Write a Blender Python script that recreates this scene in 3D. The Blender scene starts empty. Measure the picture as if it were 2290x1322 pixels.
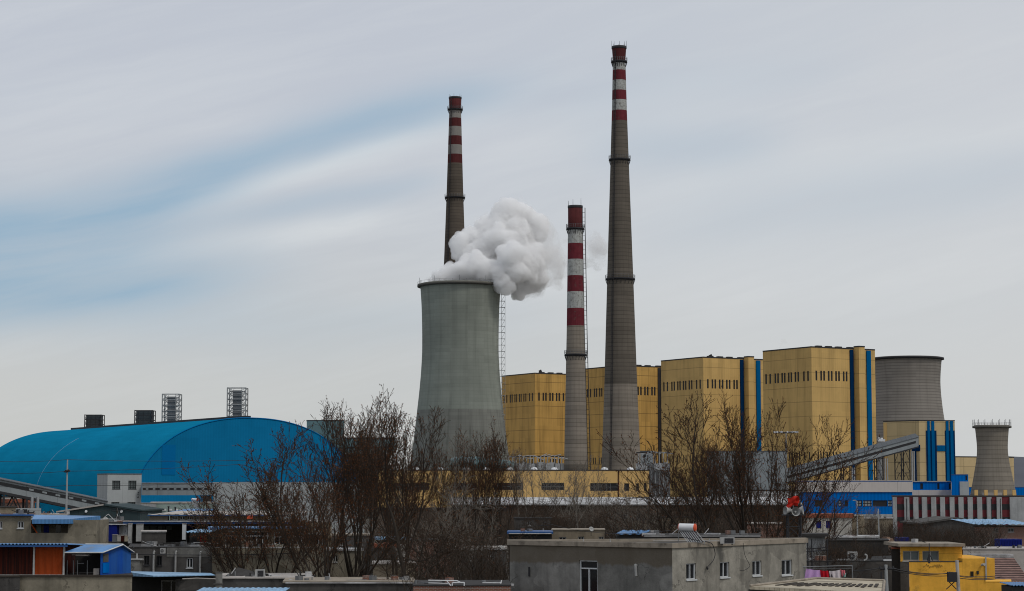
import bpy, math, random
from mathutils import Vector, noise as mn
from math import radians, sin, cos, pi, atan2, sqrt

# ------------------------------------------------------------------ camera geometry (photo pixels, 2290 x 1322)
F, CX, CY, HZ, H = 4600.0, 1145.0, 661.0, 1100.0, 10.0
TH = math.atan((HZ - CY) / F)
CT, ST = cos(TH), sin(TH)
scene = bpy.context.scene
COL = scene.collection

def ray(px, py):
    x = (px - CX) / F; v = (CY - py) / F
    return x, CT - v * ST, ST + v * CT
def at(px, py, D):
    dx, dy, dz = ray(px, py); s = D / dy
    return Vector((dx * s, D, H + dz * s))
def X(px, D, py=1150.0): return at(px, py, D).x
def Z(py, D): return at(CX, py, D).z
def G(px, D, py=1150.0):                      # plan point
    p = at(px, py, D); return Vector((p.x, p.y))
def hit(px, py, A, B):                        # view ray against the vertical plane through A, B -> (u, z)
    dx, dy, dz = ray(px, py)
    ex, ey = B[0] - A[0], B[1] - A[1]
    det = dx * (-ey) + dy * ex
    s = (A[0] * (-ey) + A[1] * ex) / det
    L = math.hypot(ex, ey)
    t = ((dx * s - A[0]) * ex + (dy * s - A[1]) * ey) / L
    return t, H + dz * s

# ------------------------------------------------------------------ mesh builder
class MB:
    def __init__(s): s.v = []; s.f = []; s.m = []; s.sm = []
    def add(s, vs, fs, m=0, smooth=False):
        b = len(s.v); s.v.extend([tuple(v) for v in vs])
        for f in fs:
            s.f.append([b + i for i in f]); s.m.append(m); s.sm.append(smooth)
        return s
    def quad(s, a, b, c, d, m=0): return s.add([a, b, c, d], [(0, 1, 2, 3)], m)
    def prism(s, poly, z0, z1, m=0, mt=None):
        n = len(poly); z1s = z1 if isinstance(z1, (list, tuple)) else [z1] * n
        vs = [(p[0], p[1], z0) for p in poly] + [(p[0], p[1], z) for p, z in zip(poly, z1s)]
        s.add(vs, [(i, (i + 1) % n, n + (i + 1) % n, n + i) for i in range(n)], m)
        s.add(vs, [tuple(range(n - 1, -1, -1))], m)
        s.add(vs, [tuple(range(n, 2 * n))], m if mt is None else mt)
        return s
    def box(s, c, sz, m=0, rz=0.0):
        hx, hy, hz = sz[0] / 2, sz[1] / 2, sz[2] / 2
        cr, sr = cos(rz), sin(rz)
        poly = [(c[0] + x * cr - y * sr, c[1] + x * sr + y * cr) for x, y in ((-hx, -hy), (hx, -hy), (hx, hy), (-hx, hy))]
        return s.prism(poly, c[2] - hz, c[2] + hz, m)
    def wbox(s, A, B, u0, u1, z0, z1, d0, d1, m=0):       # box on a wall A->B; d = metres outward from it
        L = math.hypot(B[0] - A[0], B[1] - A[1]); ex, ey = (B[0] - A[0]) / L, (B[1] - A[1]) / L
        nx, ny = ey, -ex
        P = lambda u, d: (A[0] + ex * u + nx * d, A[1] + ey * u + ny * d)
        return s.prism([P(u0, d1), P(u1, d1), P(u1, d0), P(u0, d0)], z0, z1, m)
    def tube(s, p0, p1, r0, r1=None, n=8, m=0, cap=True, smooth=True):
        r1 = r0 if r1 is None else r1
        p0 = Vector(p0); p1 = Vector(p1); d = (p1 - p0)
        if d.length < 1e-6: return s
        d.normalize()
        a = d.cross(Vector((0, 0, 1)) if abs(d.z) < .95 else Vector((1, 0, 0))).normalized(); b = d.cross(a)
        vs = []
        for p, r in ((p0, r0), (p1, r1)):
            for k in range(n):
                t = 2 * pi * k / n; vs.append(p + a * (r * cos(t)) + b * (r * sin(t)))
        s.add(vs, [(k, n + k, n + (k + 1) % n, (k + 1) % n) for k in range(n)], m, smooth)
        if cap: s.add(vs, [tuple(range(n)), tuple(range(2 * n - 1, n - 1, -1))], m)
        return s
    def path(s, pts, r, n=6, m=0):
        for a, b in zip(pts, pts[1:]): s.tube(a, b, r, r, n, m)
        return s
    def lathe(s, c, prof, n=64, mats=None, cap0=False, cap1=False):   # prof [(r, z)], mats per segment
        vs = []
        for r, z in prof:
            for k in range(n):
                t = 2 * pi * k / n; vs.append((c[0] + r * cos(t), c[1] + r * sin(t), z))
        for i in range(len(prof) - 1):
            mm = mats[i] if mats else 0
            s.add(vs, [], mm) if False else None
        b = len(s.v); s.v.extend(vs)
        for i in range(len(prof) - 1):
            mm = mats[i] if mats else 0
            for k in range(n):
                k2 = (k + 1) % n
                s.f.append([b + i * n + k, b + i * n + k2, b + (i + 1) * n + k2, b + (i + 1) * n + k]); s.m.append(mm); s.sm.append(True)
        if cap0: s.f.append([b + k for k in range(n - 1, -1, -1)]); s.m.append(0); s.sm.append(False)
        if cap1: s.f.append([b + (len(prof) - 1) * n + k for k in range(n)]); s.m.append(mats[-1] if mats else 0); s.sm.append(False)
        return s
    def gbox(s, A, B, n0, n1, h0, h1, m=0):               # sloping box: 3-D axis A->B, horizontal offsets n0..n1, vertical offsets h0..h1
        A = Vector(A); B = Vector(B); e = Vector((B.x - A.x, B.y - A.y, 0)).normalized(); n = Vector((e.y, -e.x, 0))
        vs = [P + n * a + Vector((0, 0, h)) for P in (A, B) for a, h in ((n1, h0), (n0, h0), (n0, h1), (n1, h1))]
        return s.add(vs, [(0, 4, 7, 3), (1, 2, 6, 5), (0, 1, 5, 4), (3, 7, 6, 2), (0, 3, 2, 1), (4, 5, 6, 7)], m)
    def facade(s, A, B, z0, z1, holes, rec, m=0):
        L = math.hypot(B[0] - A[0], B[1] - A[1]); ex, ey = (B[0] - A[0]) / L, (B[1] - A[1]) / L
        nx, ny = ey, -ex
        P = lambda u, z, d=0.0: (A[0] + ex * u + nx * d, A[1] + ey * u + ny * d, z)
        cl = lambda v, a, b: max(a, min(b, v))
        hs = [(cl(a, 0, L), cl(b, 0, L), cl(c, z0, z1), cl(d, z0, z1)) for a, b, c, d in holes]
        us = sorted({0.0, L} | {h[0] for h in hs} | {h[1] for h in hs})
        zs = sorted({z0, z1} | {h[2] for h in hs} | {h[3] for h in hs})
        for i in range(len(us) - 1):
            for j in range(len(zs) - 1):
                uc, zc = (us[i] + us[i + 1]) / 2, (zs[j] + zs[j + 1]) / 2
                if any(h[0] < uc < h[1] and h[2] < zc < h[3] for h in hs): continue
                s.quad(P(us[i], zs[j]), P(us[i + 1], zs[j]), P(us[i + 1], zs[j + 1]), P(us[i], zs[j + 1]), m)
        for (a, b, c, d) in hs:
            s.quad(P(a, c), P(a, c, -rec), P(a, d, -rec), P(a, d), m); s.quad(P(b, c, -rec), P(b, c), P(b, d), P(b, d, -rec), m)
            s.quad(P(a, c), P(b, c), P(b, c, -rec), P(a, c, -rec), m); s.quad(P(a, d, -rec), P(b, d, -rec), P(b, d), P(a, d), m)
        return s
    def build(s, name, mats, parent=None, loc=None):
        if not isinstance(mats, (list, tuple)): mats = [mats]
        base = Vector((0, 0, 0)); o = parent
        while o is not None: base += o.location; o = o.parent
        if loc is not None: base += Vector(loc)
        me = bpy.data.meshes.new(name)
        bx, by, bz = base
        me.from_pydata([(v[0] - bx, v[1] - by, v[2] - bz) for v in s.v], [], s.f)
        for mt in mats: me.materials.append(mt)
        me.polygons.foreach_set('material_index', s.m); me.polygons.foreach_set('use_smooth', s.sm)
        me.update()
        o = bpy.data.objects.new(name, me); COL.objects.link(o)
        if parent is not None: o.parent = parent
        if loc is not None: o.location = loc
        return o

def tag(o, label=None, cat=None, group=None, kind=None):
    if label: o['label'] = label
    if cat: o['category'] = cat
    if group: o['group'] = group
    if kind: o['kind'] = kind
    return o
def thing(name, label, cat, loc, group=None):
    o = bpy.data.objects.new(name, None); COL.objects.link(o); o.location = loc; o.empty_display_size = .1
    return tag(o, label, cat, group)
def dup(root, loc, label=None, rz=None, scale=None):
    r = root.copy(); COL.objects.link(r); r.location = loc
    if rz is not None: r.rotation_euler = (0, 0, rz)
    if scale is not None: r.scale = scale if isinstance(scale, (tuple, list)) else (scale,) * 3
    if label: r['label'] = label
    for ch in [c for c in bpy.data.objects if c.parent == root]:
        c = ch.copy(); COL.objects.link(c); c.parent = r
        for g in [g for g in bpy.data.objects if g.parent == ch]:
            d = g.copy(); COL.objects.link(d); d.parent = c
    return r

# ------------------------------------------------------------------ materials
class NT:
    def __init__(s, tree): s.t = tree; s.n = tree.nodes; s.l = tree.links
    def node(s, typ, **kw):
        n = s.n.new(typ)
        for k, v in kw.items():
            if k == 'ins':
                for i, val in v.items(): s.set(n, i, val)
            else: setattr(n, k, v)
        return n
    def set(s, n, i, val):
        sock = n.inputs[i]
        if isinstance(val, bpy.types.NodeSocket): s.l.new(val, sock)
        else:
            if sock.type == 'RGBA' and len(val) == 3: val = (*val, 1)
            sock.default_value = val
    def math(s, op, a, b=0.0, c=0.0, clamp=False):
        n = s.node('ShaderNodeMath', operation=op, use_clamp=clamp)
        s.set(n, 0, a); s.set(n, 1, b)
        if op in ('MULTIPLY_ADD', 'COMPARE', 'SMOOTH_MIN'): s.set(n, 2, c)
        return n.outputs[0]
    def noise(s, vec, scale, detail=3.0, rough=.55, dist=0.0):
        n = s.node('ShaderNodeTexNoise', ins={'Scale': scale, 'Detail': detail, 'Roughness': rough, 'Distortion': dist})
        s.set(n, 'Vector', vec); return n.outputs['Fac']
    def ramp(s, fac, a, b, clamp=True):         # linear remap of fac from [a,b] to [0,1]
        n = s.node('ShaderNodeMapRange', clamp=clamp, interpolation_type='SMOOTHSTEP' if clamp else 'LINEAR')
        s.set(n, 0, fac); s.set(n, 1, a); s.set(n, 2, b); return n.outputs[0]
    def mix(s, f, a, b, blend='MIX'):
        n = s.node('ShaderNodeMix', data_type='RGBA', blend_type=blend)
        s.set(n, 0, f); s.set(n, 6, a); s.set(n, 7, b); return n.outputs[2]
    def comb(s, x, y, z):
        n = s.node('ShaderNodeCombineXYZ'); s.set(n, 0, x); s.set(n, 1, y); s.set(n, 2, z); return n.outputs[0]
    def sep(s, v):
        n = s.node('ShaderNodeSeparateXYZ'); s.set(n, 0, v); return n.outputs
    def vmath(s, op, a, b=(0, 0, 0)):
        n = s.node('ShaderNodeVectorMath', operation=op); s.set(n, 0, a); s.set(n, 1, b)
        return n.outputs['Value'] if op in ('DOT_PRODUCT', 'LENGTH') else n.outputs[0]

def line(nt, c, sp, w, off=0.0):                # 1 on a thin line every sp metres
    f = nt.math('FRACT', nt.math('DIVIDE', nt.math('ADD', c, off), sp))
    return nt.math('LESS_THAN', f, w / sp)

def mat(name, col, rough=.85, metal=0.0, mott=.25, ms=.35, streak=0.0, ss=2.0, hj=None, vj=None, jd=.5, rib=None, ribd=.15,
        dirt=None, dirtc=(.03, .025, .02), dirts=.3, fine=0.0, bump=0.0, round_=False, brick=None, spec=None, top=None, rust=None, cell=None, crack=0.0, patch=0.0):
    m = bpy.data.materials.new(name); m.use_nodes = True
    nt = NT(m.node_tree); bs = nt.n['Principled BSDF']
    tc = nt.node('ShaderNodeTexCoord').outputs['Object']
    oi = nt.node('ShaderNodeObjectInfo').outputs['Location']
    ge = nt.node('ShaderNodeNewGeometry')
    pos = ge.outputs['Position']; sp = nt.sep(tc); spw = nt.sep(pos)
    if round_: u = nt.math('MULTIPLY', nt.math('ARCTAN2', sp[1], sp[0]), 20.0); z = spw[2]
    else:
        tan = nt.vmath('CROSS_PRODUCT', ge.outputs['True Normal'], (0, 0, 1))
        u = nt.vmath('DOT_PRODUCT', tan, pos); z = spw[2]
    uz = nt.comb(u, z, 0.0) if not round_ else nt.comb(u, z, 0.0)
    v3 = pos
    c = nt.mix(0.0, col, col)
    if mott:
        f = nt.noise(v3, ms, 5.0, .62)
        f = nt.math('MULTIPLY_ADD', nt.math('SUBTRACT', f, .5), mott * 3.2, 1.0)
        c = nt.mix(1.0, c, nt.comb(f, f, f), 'MULTIPLY')
    if fine:
        f = nt.noise(v3, 6.0 / max(ms, .05) * .35, 4.0, .7)
        f = nt.math('MULTIPLY_ADD', nt.math('SUBTRACT', f, .5), fine * 3.0, 1.0)
        c = nt.mix(1.0, c, nt.comb(f, f, f), 'MULTIPLY')
    if rust:
        f = nt.noise(nt.comb(nt.math('MULTIPLY', u, 1.2), nt.math('MULTIPLY', z, .12), 0.0), 1.0, 3.0)
        c = nt.mix(nt.ramp(f, .35, .62), c, rust)
    if streak:
        sv = nt.comb(nt.math('MULTIPLY', u, ss), nt.math('MULTIPLY', z, ss * .06), 0.0)
        f = nt.ramp(nt.noise(sv, 1.0, 4.0, .6), .45, .72)
        c = nt.mix(nt.math('MULTIPLY', f, streak), c, tuple(x * .35 for x in col))
    if dirt:
        f = nt.ramp(nt.noise(v3, dirts, 6.0, .65), .62 - dirt * .25, .72)
        c = nt.mix(nt.math('MULTIPLY', f, .75), c, dirtc)
    if cell:                                    # sheet / pour / panel to panel differences (width, height, amount)
        cu = nt.math('FLOOR', nt.math('DIVIDE', u, cell[0])); cz = nt.math('FLOOR', nt.math('DIVIDE', z, cell[1]))
        wn = nt.node('ShaderNodeTexWhiteNoise', noise_dimensions='2D'); nt.set(wn, 'Vector', nt.comb(cu, cz, 0.0))
        f = nt.math('MULTIPLY_ADD', nt.math('SUBTRACT', wn.outputs['Value'], .5), cell[2] * 2, 1.0)
        c = nt.mix(1.0, c, nt.comb(f, f, f), 'MULTIPLY')
    if patch:                                   # lighter and darker render repairs
        vo = nt.node('ShaderNodeTexVoronoi', ins={'Scale': .45}); nt.set(vo, 'Vector', nt.comb(nt.math('ADD', u, nt.math('MULTIPLY', nt.noise(v3, 1.3, 3.0), 1.6)), nt.math('MULTIPLY', z, 1.4), 0.0))
        f = nt.sep(vo.outputs['Color'])[0]
        f = nt.math('MULTIPLY_ADD', nt.math('SUBTRACT', nt.ramp(f, .3, .9), .4), patch, 1.0)
        c = nt.mix(1.0, c, nt.comb(f, f, f), 'MULTIPLY')
    if crack:
        vo = nt.node('ShaderNodeTexVoronoi', feature='DISTANCE_TO_EDGE', ins={'Scale': .33}); nt.set(vo, 'Vector', nt.comb(nt.math('ADD', u, nt.math('MULTIPLY', nt.noise(v3, 1.1, 4.0, .7), 2.4)), nt.math('ADD', z, nt.math('MULTIPLY', nt.noise(v3, .9, 4.0, .7), 2.0)), 0.0))
        f = nt.math('MULTIPLY', nt.math('LESS_THAN', vo.outputs['Distance'], .008), nt.ramp(nt.noise(v3, .6, 2.0), .45, .6))
        c = nt.mix(nt.math('MULTIPLY', f, crack), c, tuple(x * .25 for x in col))
    if brick:
        b = nt.node('ShaderNodeTexBrick', ins={'Scale': 1.0, 'Mortar Size': .012, 'Brick Width': .25, 'Row Height': .08})
        nt.set(b, 'Vector', uz); nt.set(b, 'Color1', c); nt.set(b, 'Color2', nt.mix(.5, c, brick)); nt.set(b, 'Mortar', (.25, .24, .22))
        c = b.outputs['Color']
    if top:                                     # (z_low, z_high, colour): damp band under the parapet, ragged lower edge
        zz = nt.math('ADD', z, nt.math('MULTIPLY', nt.noise(nt.comb(u, 0.0, 0.0), .9, 4.0, .6), 1.0))
        c = nt.mix(nt.math('MULTIPLY', nt.ramp(zz, top[0], top[1]), .8), c, top[2])
    lines = None
    if hj: lines = line(nt, z, hj[0], hj[1], hj[2] if len(hj) > 2 else 0.0)
    if vj:
        l2 = line(nt, u, vj[0], vj[1]); lines = l2 if lines is None else nt.math('MAXIMUM', lines, l2)
    if rib:
        f = nt.math('MULTIPLY_ADD', nt.math('SINE', nt.math('MULTIPLY', u, 2 * pi / rib)), ribd, 1.0 - ribd)
        c = nt.mix(1.0, c, nt.comb(f, f, f), 'MULTIPLY')
    if lines is not None:
        c = nt.mix(nt.math('MULTIPLY', lines, jd), c, (.015, .013, .01))
    nt.set(bs, 'Base Color', c); bs.inputs['Roughness'].default_value = rough; bs.inputs['Metallic'].default_value = metal
    bs.inputs['Specular IOR Level'].default_value = spec if spec is not None else (.15 if rough > .5 else .4)
    if bump:
        b = nt.node('ShaderNodeBump', ins={'Strength': bump, 'Distance': .03}); nt.set(b, 'Height', nt.noise(v3, 7.0, 5.0, .7)); nt.set(bs, 'Normal', b.outputs[0])
    return m

M = {}
def mk(k, *a, **kw): M[k] = mat(k, *a, **kw)
mk('concrete_stack', (.125, .108, .088), cell=(700.0, 1.5, .09), mott=.2, ms=.12, hj=(1.5, .3), jd=.32, streak=.25, ss=.6, round_=True, fine=.1)
mk('concrete_stack_dark', (.095, .078, .062), cell=(700.0, 1.5, .09), mott=.2, ms=.12, hj=(1.5, .3), jd=.3, streak=.3, ss=.6, round_=True, fine=.1)
mk('concrete_stack_pale', (.225, .195, .16), cell=(700.0, 1.5, .12), mott=.2, ms=.12, hj=(1.5, .3), jd=.3, streak=.3, ss=.6, round_=True, fine=.1)
mk('red_band', (.135, .022, .030), mott=.3, ms=.5, dirt=.3, dirts=.8, dirtc=(.10, .06, .055), streak=.5, ss=.9, round_=True)
mk('red_band_old', (.088, .022, .022), mott=.2, ms=.4, streak=.75, ss=1.6, round_=True)
mk('white_band', (.42, .43, .41), mott=.14, ms=.3, streak=.65, ss=1.6, dirt=.8, dirts=1.3, dirtc=(.12, .11, .1), round_=True)
mk('white_band_dirty', (.24, .225, .205), mott=.15, ms=.3, streak=.5, ss=1.4, round_=True)
mk('shell_teal', (.25, .268, .23), cell=(9.0, 1.45, .05), mott=.26, ms=.05, hj=(1.45, .2), vj=(2.2, .14), jd=.10, streak=.28, ss=.3, round_=True, fine=.14)
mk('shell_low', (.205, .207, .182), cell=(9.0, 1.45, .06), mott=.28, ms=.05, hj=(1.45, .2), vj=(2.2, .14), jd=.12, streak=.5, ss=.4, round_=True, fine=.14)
mk('shell_grey', (.24, .22, .195), cell=(15.0, 1.8, .06), mott=.12, ms=.05, hj=(1.8, .55), jd=.3, streak=.2, ss=.3, round_=True)
mk('shell_small', (.22, .195, .16), cell=(500.0, 1.5, .07), mott=.2, ms=.15, hj=(1.5, .3), jd=.3, streak=.35, ss=.5, round_=True, fine=.1)
mk('shell_inside', (.12, .115, .10), mott=.2)
mk('panel_yellow', (.60, .395, .145), cell=(6.0, 6.75, .045), rough=.6, mott=.16, ms=.06, hj=(6.75, .28, 2.6), jd=.36, rib=1.2, ribd=.025, streak=.32, ss=.35)
mk('panel_yellow_old', (.55, .33, .095), cell=(6.0, 6.75, .07), rough=.6, mott=.16, ms=.06, hj=(6.75, .32, 2.6), jd=.5, rib=1.2, ribd=.05, streak=.55, ss=.35)
mk('panel_tan', (.54, .41, .22), cell=(9.0, 5.5, .05), rough=.65, mott=.10, ms=.08, hj=(5.5, .22), vj=(9.0, .16), jd=.45, streak=.2, ss=.35)
mk('low_yellow', (.68, .44, .17), rough=.7, mott=.15, ms=.1, streak=.25, ss=.4, fine=.1)
mk('blue_strip', (.0, .10, .27), spec=.03, rough=.8, mott=.10, ms=.1, streak=.2, ss=.5)
mk('blue_panel', (.0, .14, .50), spec=.03, rough=.8, mott=.10, ms=.1, rib=1.0, ribd=.08, streak=.2, ss=.5)
mk('blue_dark', (.002, .028, .09), spec=.03, rough=.8, mott=.15, ms=.1)
mk('hall_blue', (.006, .19, .34), spec=.0, rough=.9, cell=(6.0, 5.0, .035), mott=.14, ms=.05, rib=1.0, ribd=.03, streak=.1, ss=.1)
mk('hall_gable', (.006, .165, .35), spec=.0, rough=.9, cell=(5.0, 4.0, .035), mott=.14, ms=.05, rib=1.0, ribd=.03, streak=.12, ss=.12)
mk('hall_patch', (.003, .13, .33), spec=.0, rough=.9, mott=.05)
mk('blue_roof', (.08, .24, .50), rough=.45, mott=.22, ms=.5, streak=.2, rib=.3, ribd=.12, dirt=.2, dirts=.6, dirtc=(.2, .2, .2))
mk('blue_roof_pale', (.22, .40, .60), rough=.5, mott=.3, ms=.6, rib=.3, ribd=.12, dirt=.2, dirts=.8, dirtc=(.5, .5, .5))
mk('blue_edge', (.012, .07, .22), rough=.5, mott=.2)
mk('blue_paint', (.006, .07, .36), rough=.55, mott=.3, ms=.8, streak=.4, ss=2.5, rust=(.02, .10, .34))
mk('blue_tarp', (.004, .012, .15), rough=.6, mott=.2, ms=.8)
mk('white_wall', (.36, .38, .38), mott=.10, ms=.3, streak=.22, ss=.6, hj=(3.9, .07), vj=(5.6, .06), jd=.3)
mk('white_wall_dirty', (.42, .40, .36), mott=.2, ms=.4, streak=.35, ss=.9, dirt=.35, dirts=.35, dirtc=(.11, .09, .07))
mk('white_band_wall', (.52, .48, .45), mott=.08, ms=.2, vj=(14.0, .10), jd=.45, streak=.1)
mk('gallery_grey', (.24, .265, .275), rough=.6, mott=.15, ms=.15, vj=(6.0, .14), jd=.3, streak=.35, ss=.5)
mk('gallery_roof', (.10, .11, .12), rough=.6, mott=.2, ms=.2, vj=(1.2, .1), jd=.3)
mk('stucco_grey', (.19, .186, .172), crack=.6, patch=.28, mott=.3, ms=.9, fine=.28, streak=.55, ss=1.0, bump=.6, top=(6.42, 6.6, (.12, .098, .07)), dirt=.15, dirts=.7, dirtc=(.09, .085, .08))
mk('stucco_pale', (.25, .235, .20), crack=.6, patch=.28, mott=.3, ms=.9, fine=.28, streak=.65, ss=1.1, bump=.5)
mk('stucco_tan', (.235, .21, .16), crack=.6, patch=.28, mott=.28, ms=.6, fine=.2, streak=.45, ss=1.0, bump=.4, dirt=.2, dirts=.5, dirtc=(.08, .07, .05))
mk('stucco_warm', (.24, .20, .145), crack=.6, patch=.28, mott=.25, ms=.6, fine=.2, streak=.4, ss=1.0, dirt=.2, dirts=.4, dirtc=(.07, .06, .05))
mk('stucco_dark', (.085, .08, .075), crack=.6, patch=.28, mott=.3, ms=.6, fine=.2, streak=.5, ss=1.2)
mk('stucco_black', (.035, .034, .033), mott=.3, ms=.6, fine=.2)
mk('coping', (.29, .25, .20), mott=.3, ms=1.5, fine=.2, dirt=.4, dirts=1.2, dirtc=(.09, .075, .06))
mk('roof_dark', (.045, .043, .042), mott=.35, ms=.6, fine=.2)
mk('roof_white', (.50, .50, .50), mott=.3, ms=.3, dirt=1.0, dirts=.5, dirtc=(.05, .045, .04), fine=.3)
mk('roof_pale', (.40, .37, .34), mott=.3, ms=.5, dirt=.3, dirts=.6)
mk('brown_wall', (.085, .066, .052), cell=(7.0, 3.0, .22), patch=.5, crack=.4, mott=.35, ms=.3, fine=.2, streak=.4, ss=.6)
mk('brick_red', (.22, .085, .05), mott=.25, ms=.8, brick=(.16, .05, .03), dirt=.2)
mk('tile_red', (.26, .085, .05), mott=.3, ms=.6, fine=.25, dirt=.3)
mk('rib_tile', (.24, .15, .13), mott=.35, ms=1.2, fine=.3, hj=(.155, .07), jd=.75, dirt=.4, dirts=1.0)
mk('rust', (.24, .042, .009), mott=.22, ms=.8, fine=.15, rust=(.26, .04, .006), rough=.8)
mk('rust_dark', (.055, .008, .003), mott=.3, ms=.8, rust=(.015, .004, .003), rough=.8)
mk('yellow_house', (.76, .40, .055), crack=.4, patch=.10, dirt=.1, dirts=.5, dirtc=(.16, .12, .05), mott=.25, ms=.5, fine=.12, streak=.4, ss=.9, hj=(2.9, .03), jd=.35, bump=.3)
mk('maroon_panel', (.145, .030, .036), mott=.15, ms=.3)
mk('pilaster_grey', (.34, .35, .35), mott=.22, ms=.4, fine=.15, streak=.5, ss=1.0)
mk('green_grey', (.035, .055, .06), mott=.2, ms=.3, vj=(1.0, .06), jd=.3)
mk('mint', (.27, .34, .31), mott=.15, ms=.3)
mk('glass', (.008, .009, .011), rough=.12, mott=0, spec=.6)
mk('glass_far', (.012, .012, .014), rough=.5, mott=0)
mk('glass_pale', (.10, .12, .12), rough=.3, mott=.4, ms=.8)
mk('frame_white', (.55, .57, .58), rough=.5, mott=.1)
mk('frame_dirty', (.36, .36, .35), rough=.6, mott=.3, ms=3.0)
mk('white_paint', (.66, .67, .68), rough=.5, mott=.08, ms=2.0)
mk('metal_dark', (.035, .035, .038), rough=.6, mott=.2)
mk('metal_grey', (.17, .175, .18), rough=.5, metal=.3, mott=.2)
mk('metal_pale', (.34, .35, .355), rough=.5, metal=.2, mott=.2)
mk('duct', (.12, .20, .21), rough=.4, metal=.3, mott=.25, ms=.4)
mk('box_dark', (.06, .07, .075), rough=.7, mott=.2, ms=.2, vj=(2.0, .25), jd=.4)
mk('wood_board', (.42, .37, .28), mott=.25, ms=1.5, streak=.3, ss=4.0, vj=(.22, .02))
mk('slat_dark', (.05, .042, .035), mott=.3, ms=2.0)
mk('orange_cap', (.62, .085, .025), rough=.45, mott=.1, ms=4.0)
mk('red_cloth', (.42, .022, .012), rough=.8, mott=.2, ms=3.0)
mk('cloth_red', (.42, .008, .018), rough=.9, mott=.15, ms=4.0)
mk('cloth_lilac', (.50, .30, .56), rough=.9, mott=.15, ms=3.0)
mk('cloth_white', (.58, .52, .53), rough=.9, mott=.15, ms=3.0)
mk('cloth_pink', (.60, .16, .19), rough=.9, mott=.3, ms=5.0)
mk('cloth_black', (.01, .01, .012), rough=.9)
mk('cloth_mint', (.35, .55, .5), rough=.9)
mk('bark', (.040, .033, .027), mott=.35, ms=2.0, fine=.3, rough=.95)
mk('bark_pale', (.15, .135, .115), mott=.35, ms=2.0, fine=.3, rough=.95)
mk('twig', (.044, .030, .021), mott=.2, ms=.5, rough=.95)
mk('bud', (.15, .055, .02), mott=.35, ms=.5, rough=.95)
mk('scrub', (.034, .026, .020), mott=.35, ms=.5, rough=.95)
mk('rubble', (.22, .15, .11), mott=.4, ms=1.0, fine=.3, dirt=.3, dirts=1.0)
mk('ground', (.085, .075, .06), mott=.35, ms=.05, fine=.2, dirt=.3, dirts=.1, dirtc=(.16, .15, .14))
mk('road', (.05, .05, .052), mott=.2, ms=.2)
mk('hill', (.10, .105, .12), mott=.2, ms=.005)
# ------------------------------------------------------------------ ground, hills
g = MB()
N = 60; S = 16000.0
gx = [-S + 2 * S * i / N for i in range(N + 1)]
gv = [(x, y - 200 + S * .9, 0.0) for y in gx for x in gx]
g.add(gv, [(j * (N + 1) + i, j * (N + 1) + i + 1, (j + 1) * (N + 1) + i + 1, (j + 1) * (N + 1) + i) for j in range(N) for i in range(N)])
tag(g.build('ground', M['ground']), 'brown dusty ground under the village and the plant', 'ground', kind='structure')
hm = MB(); hv = []
for i in range(81):
    x = -3500 + 7000 * i / 80
    h = 40 + 50 * mn.fractal(Vector((x / 500, 3.3, 0)), .8, 2, 4) + (60 if x > 1200 else 0) * min(1, max(0, (x - 1200) / 400))
    hv += [(x, 6200, -2), (x, 6600, max(12, h)), (x, 7600, -2)]
hm.add(hv, [(3 * i + k, 3 * i + 3 + k, 3 * i + 4 + k, 3 * i + 1 + k) for i in range(80) for k in (0, 1)], 0, True)
tag(hm.build('hills', M['hill']), 'low grey hills on the horizon', 'hills', kind='structure')

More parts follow.
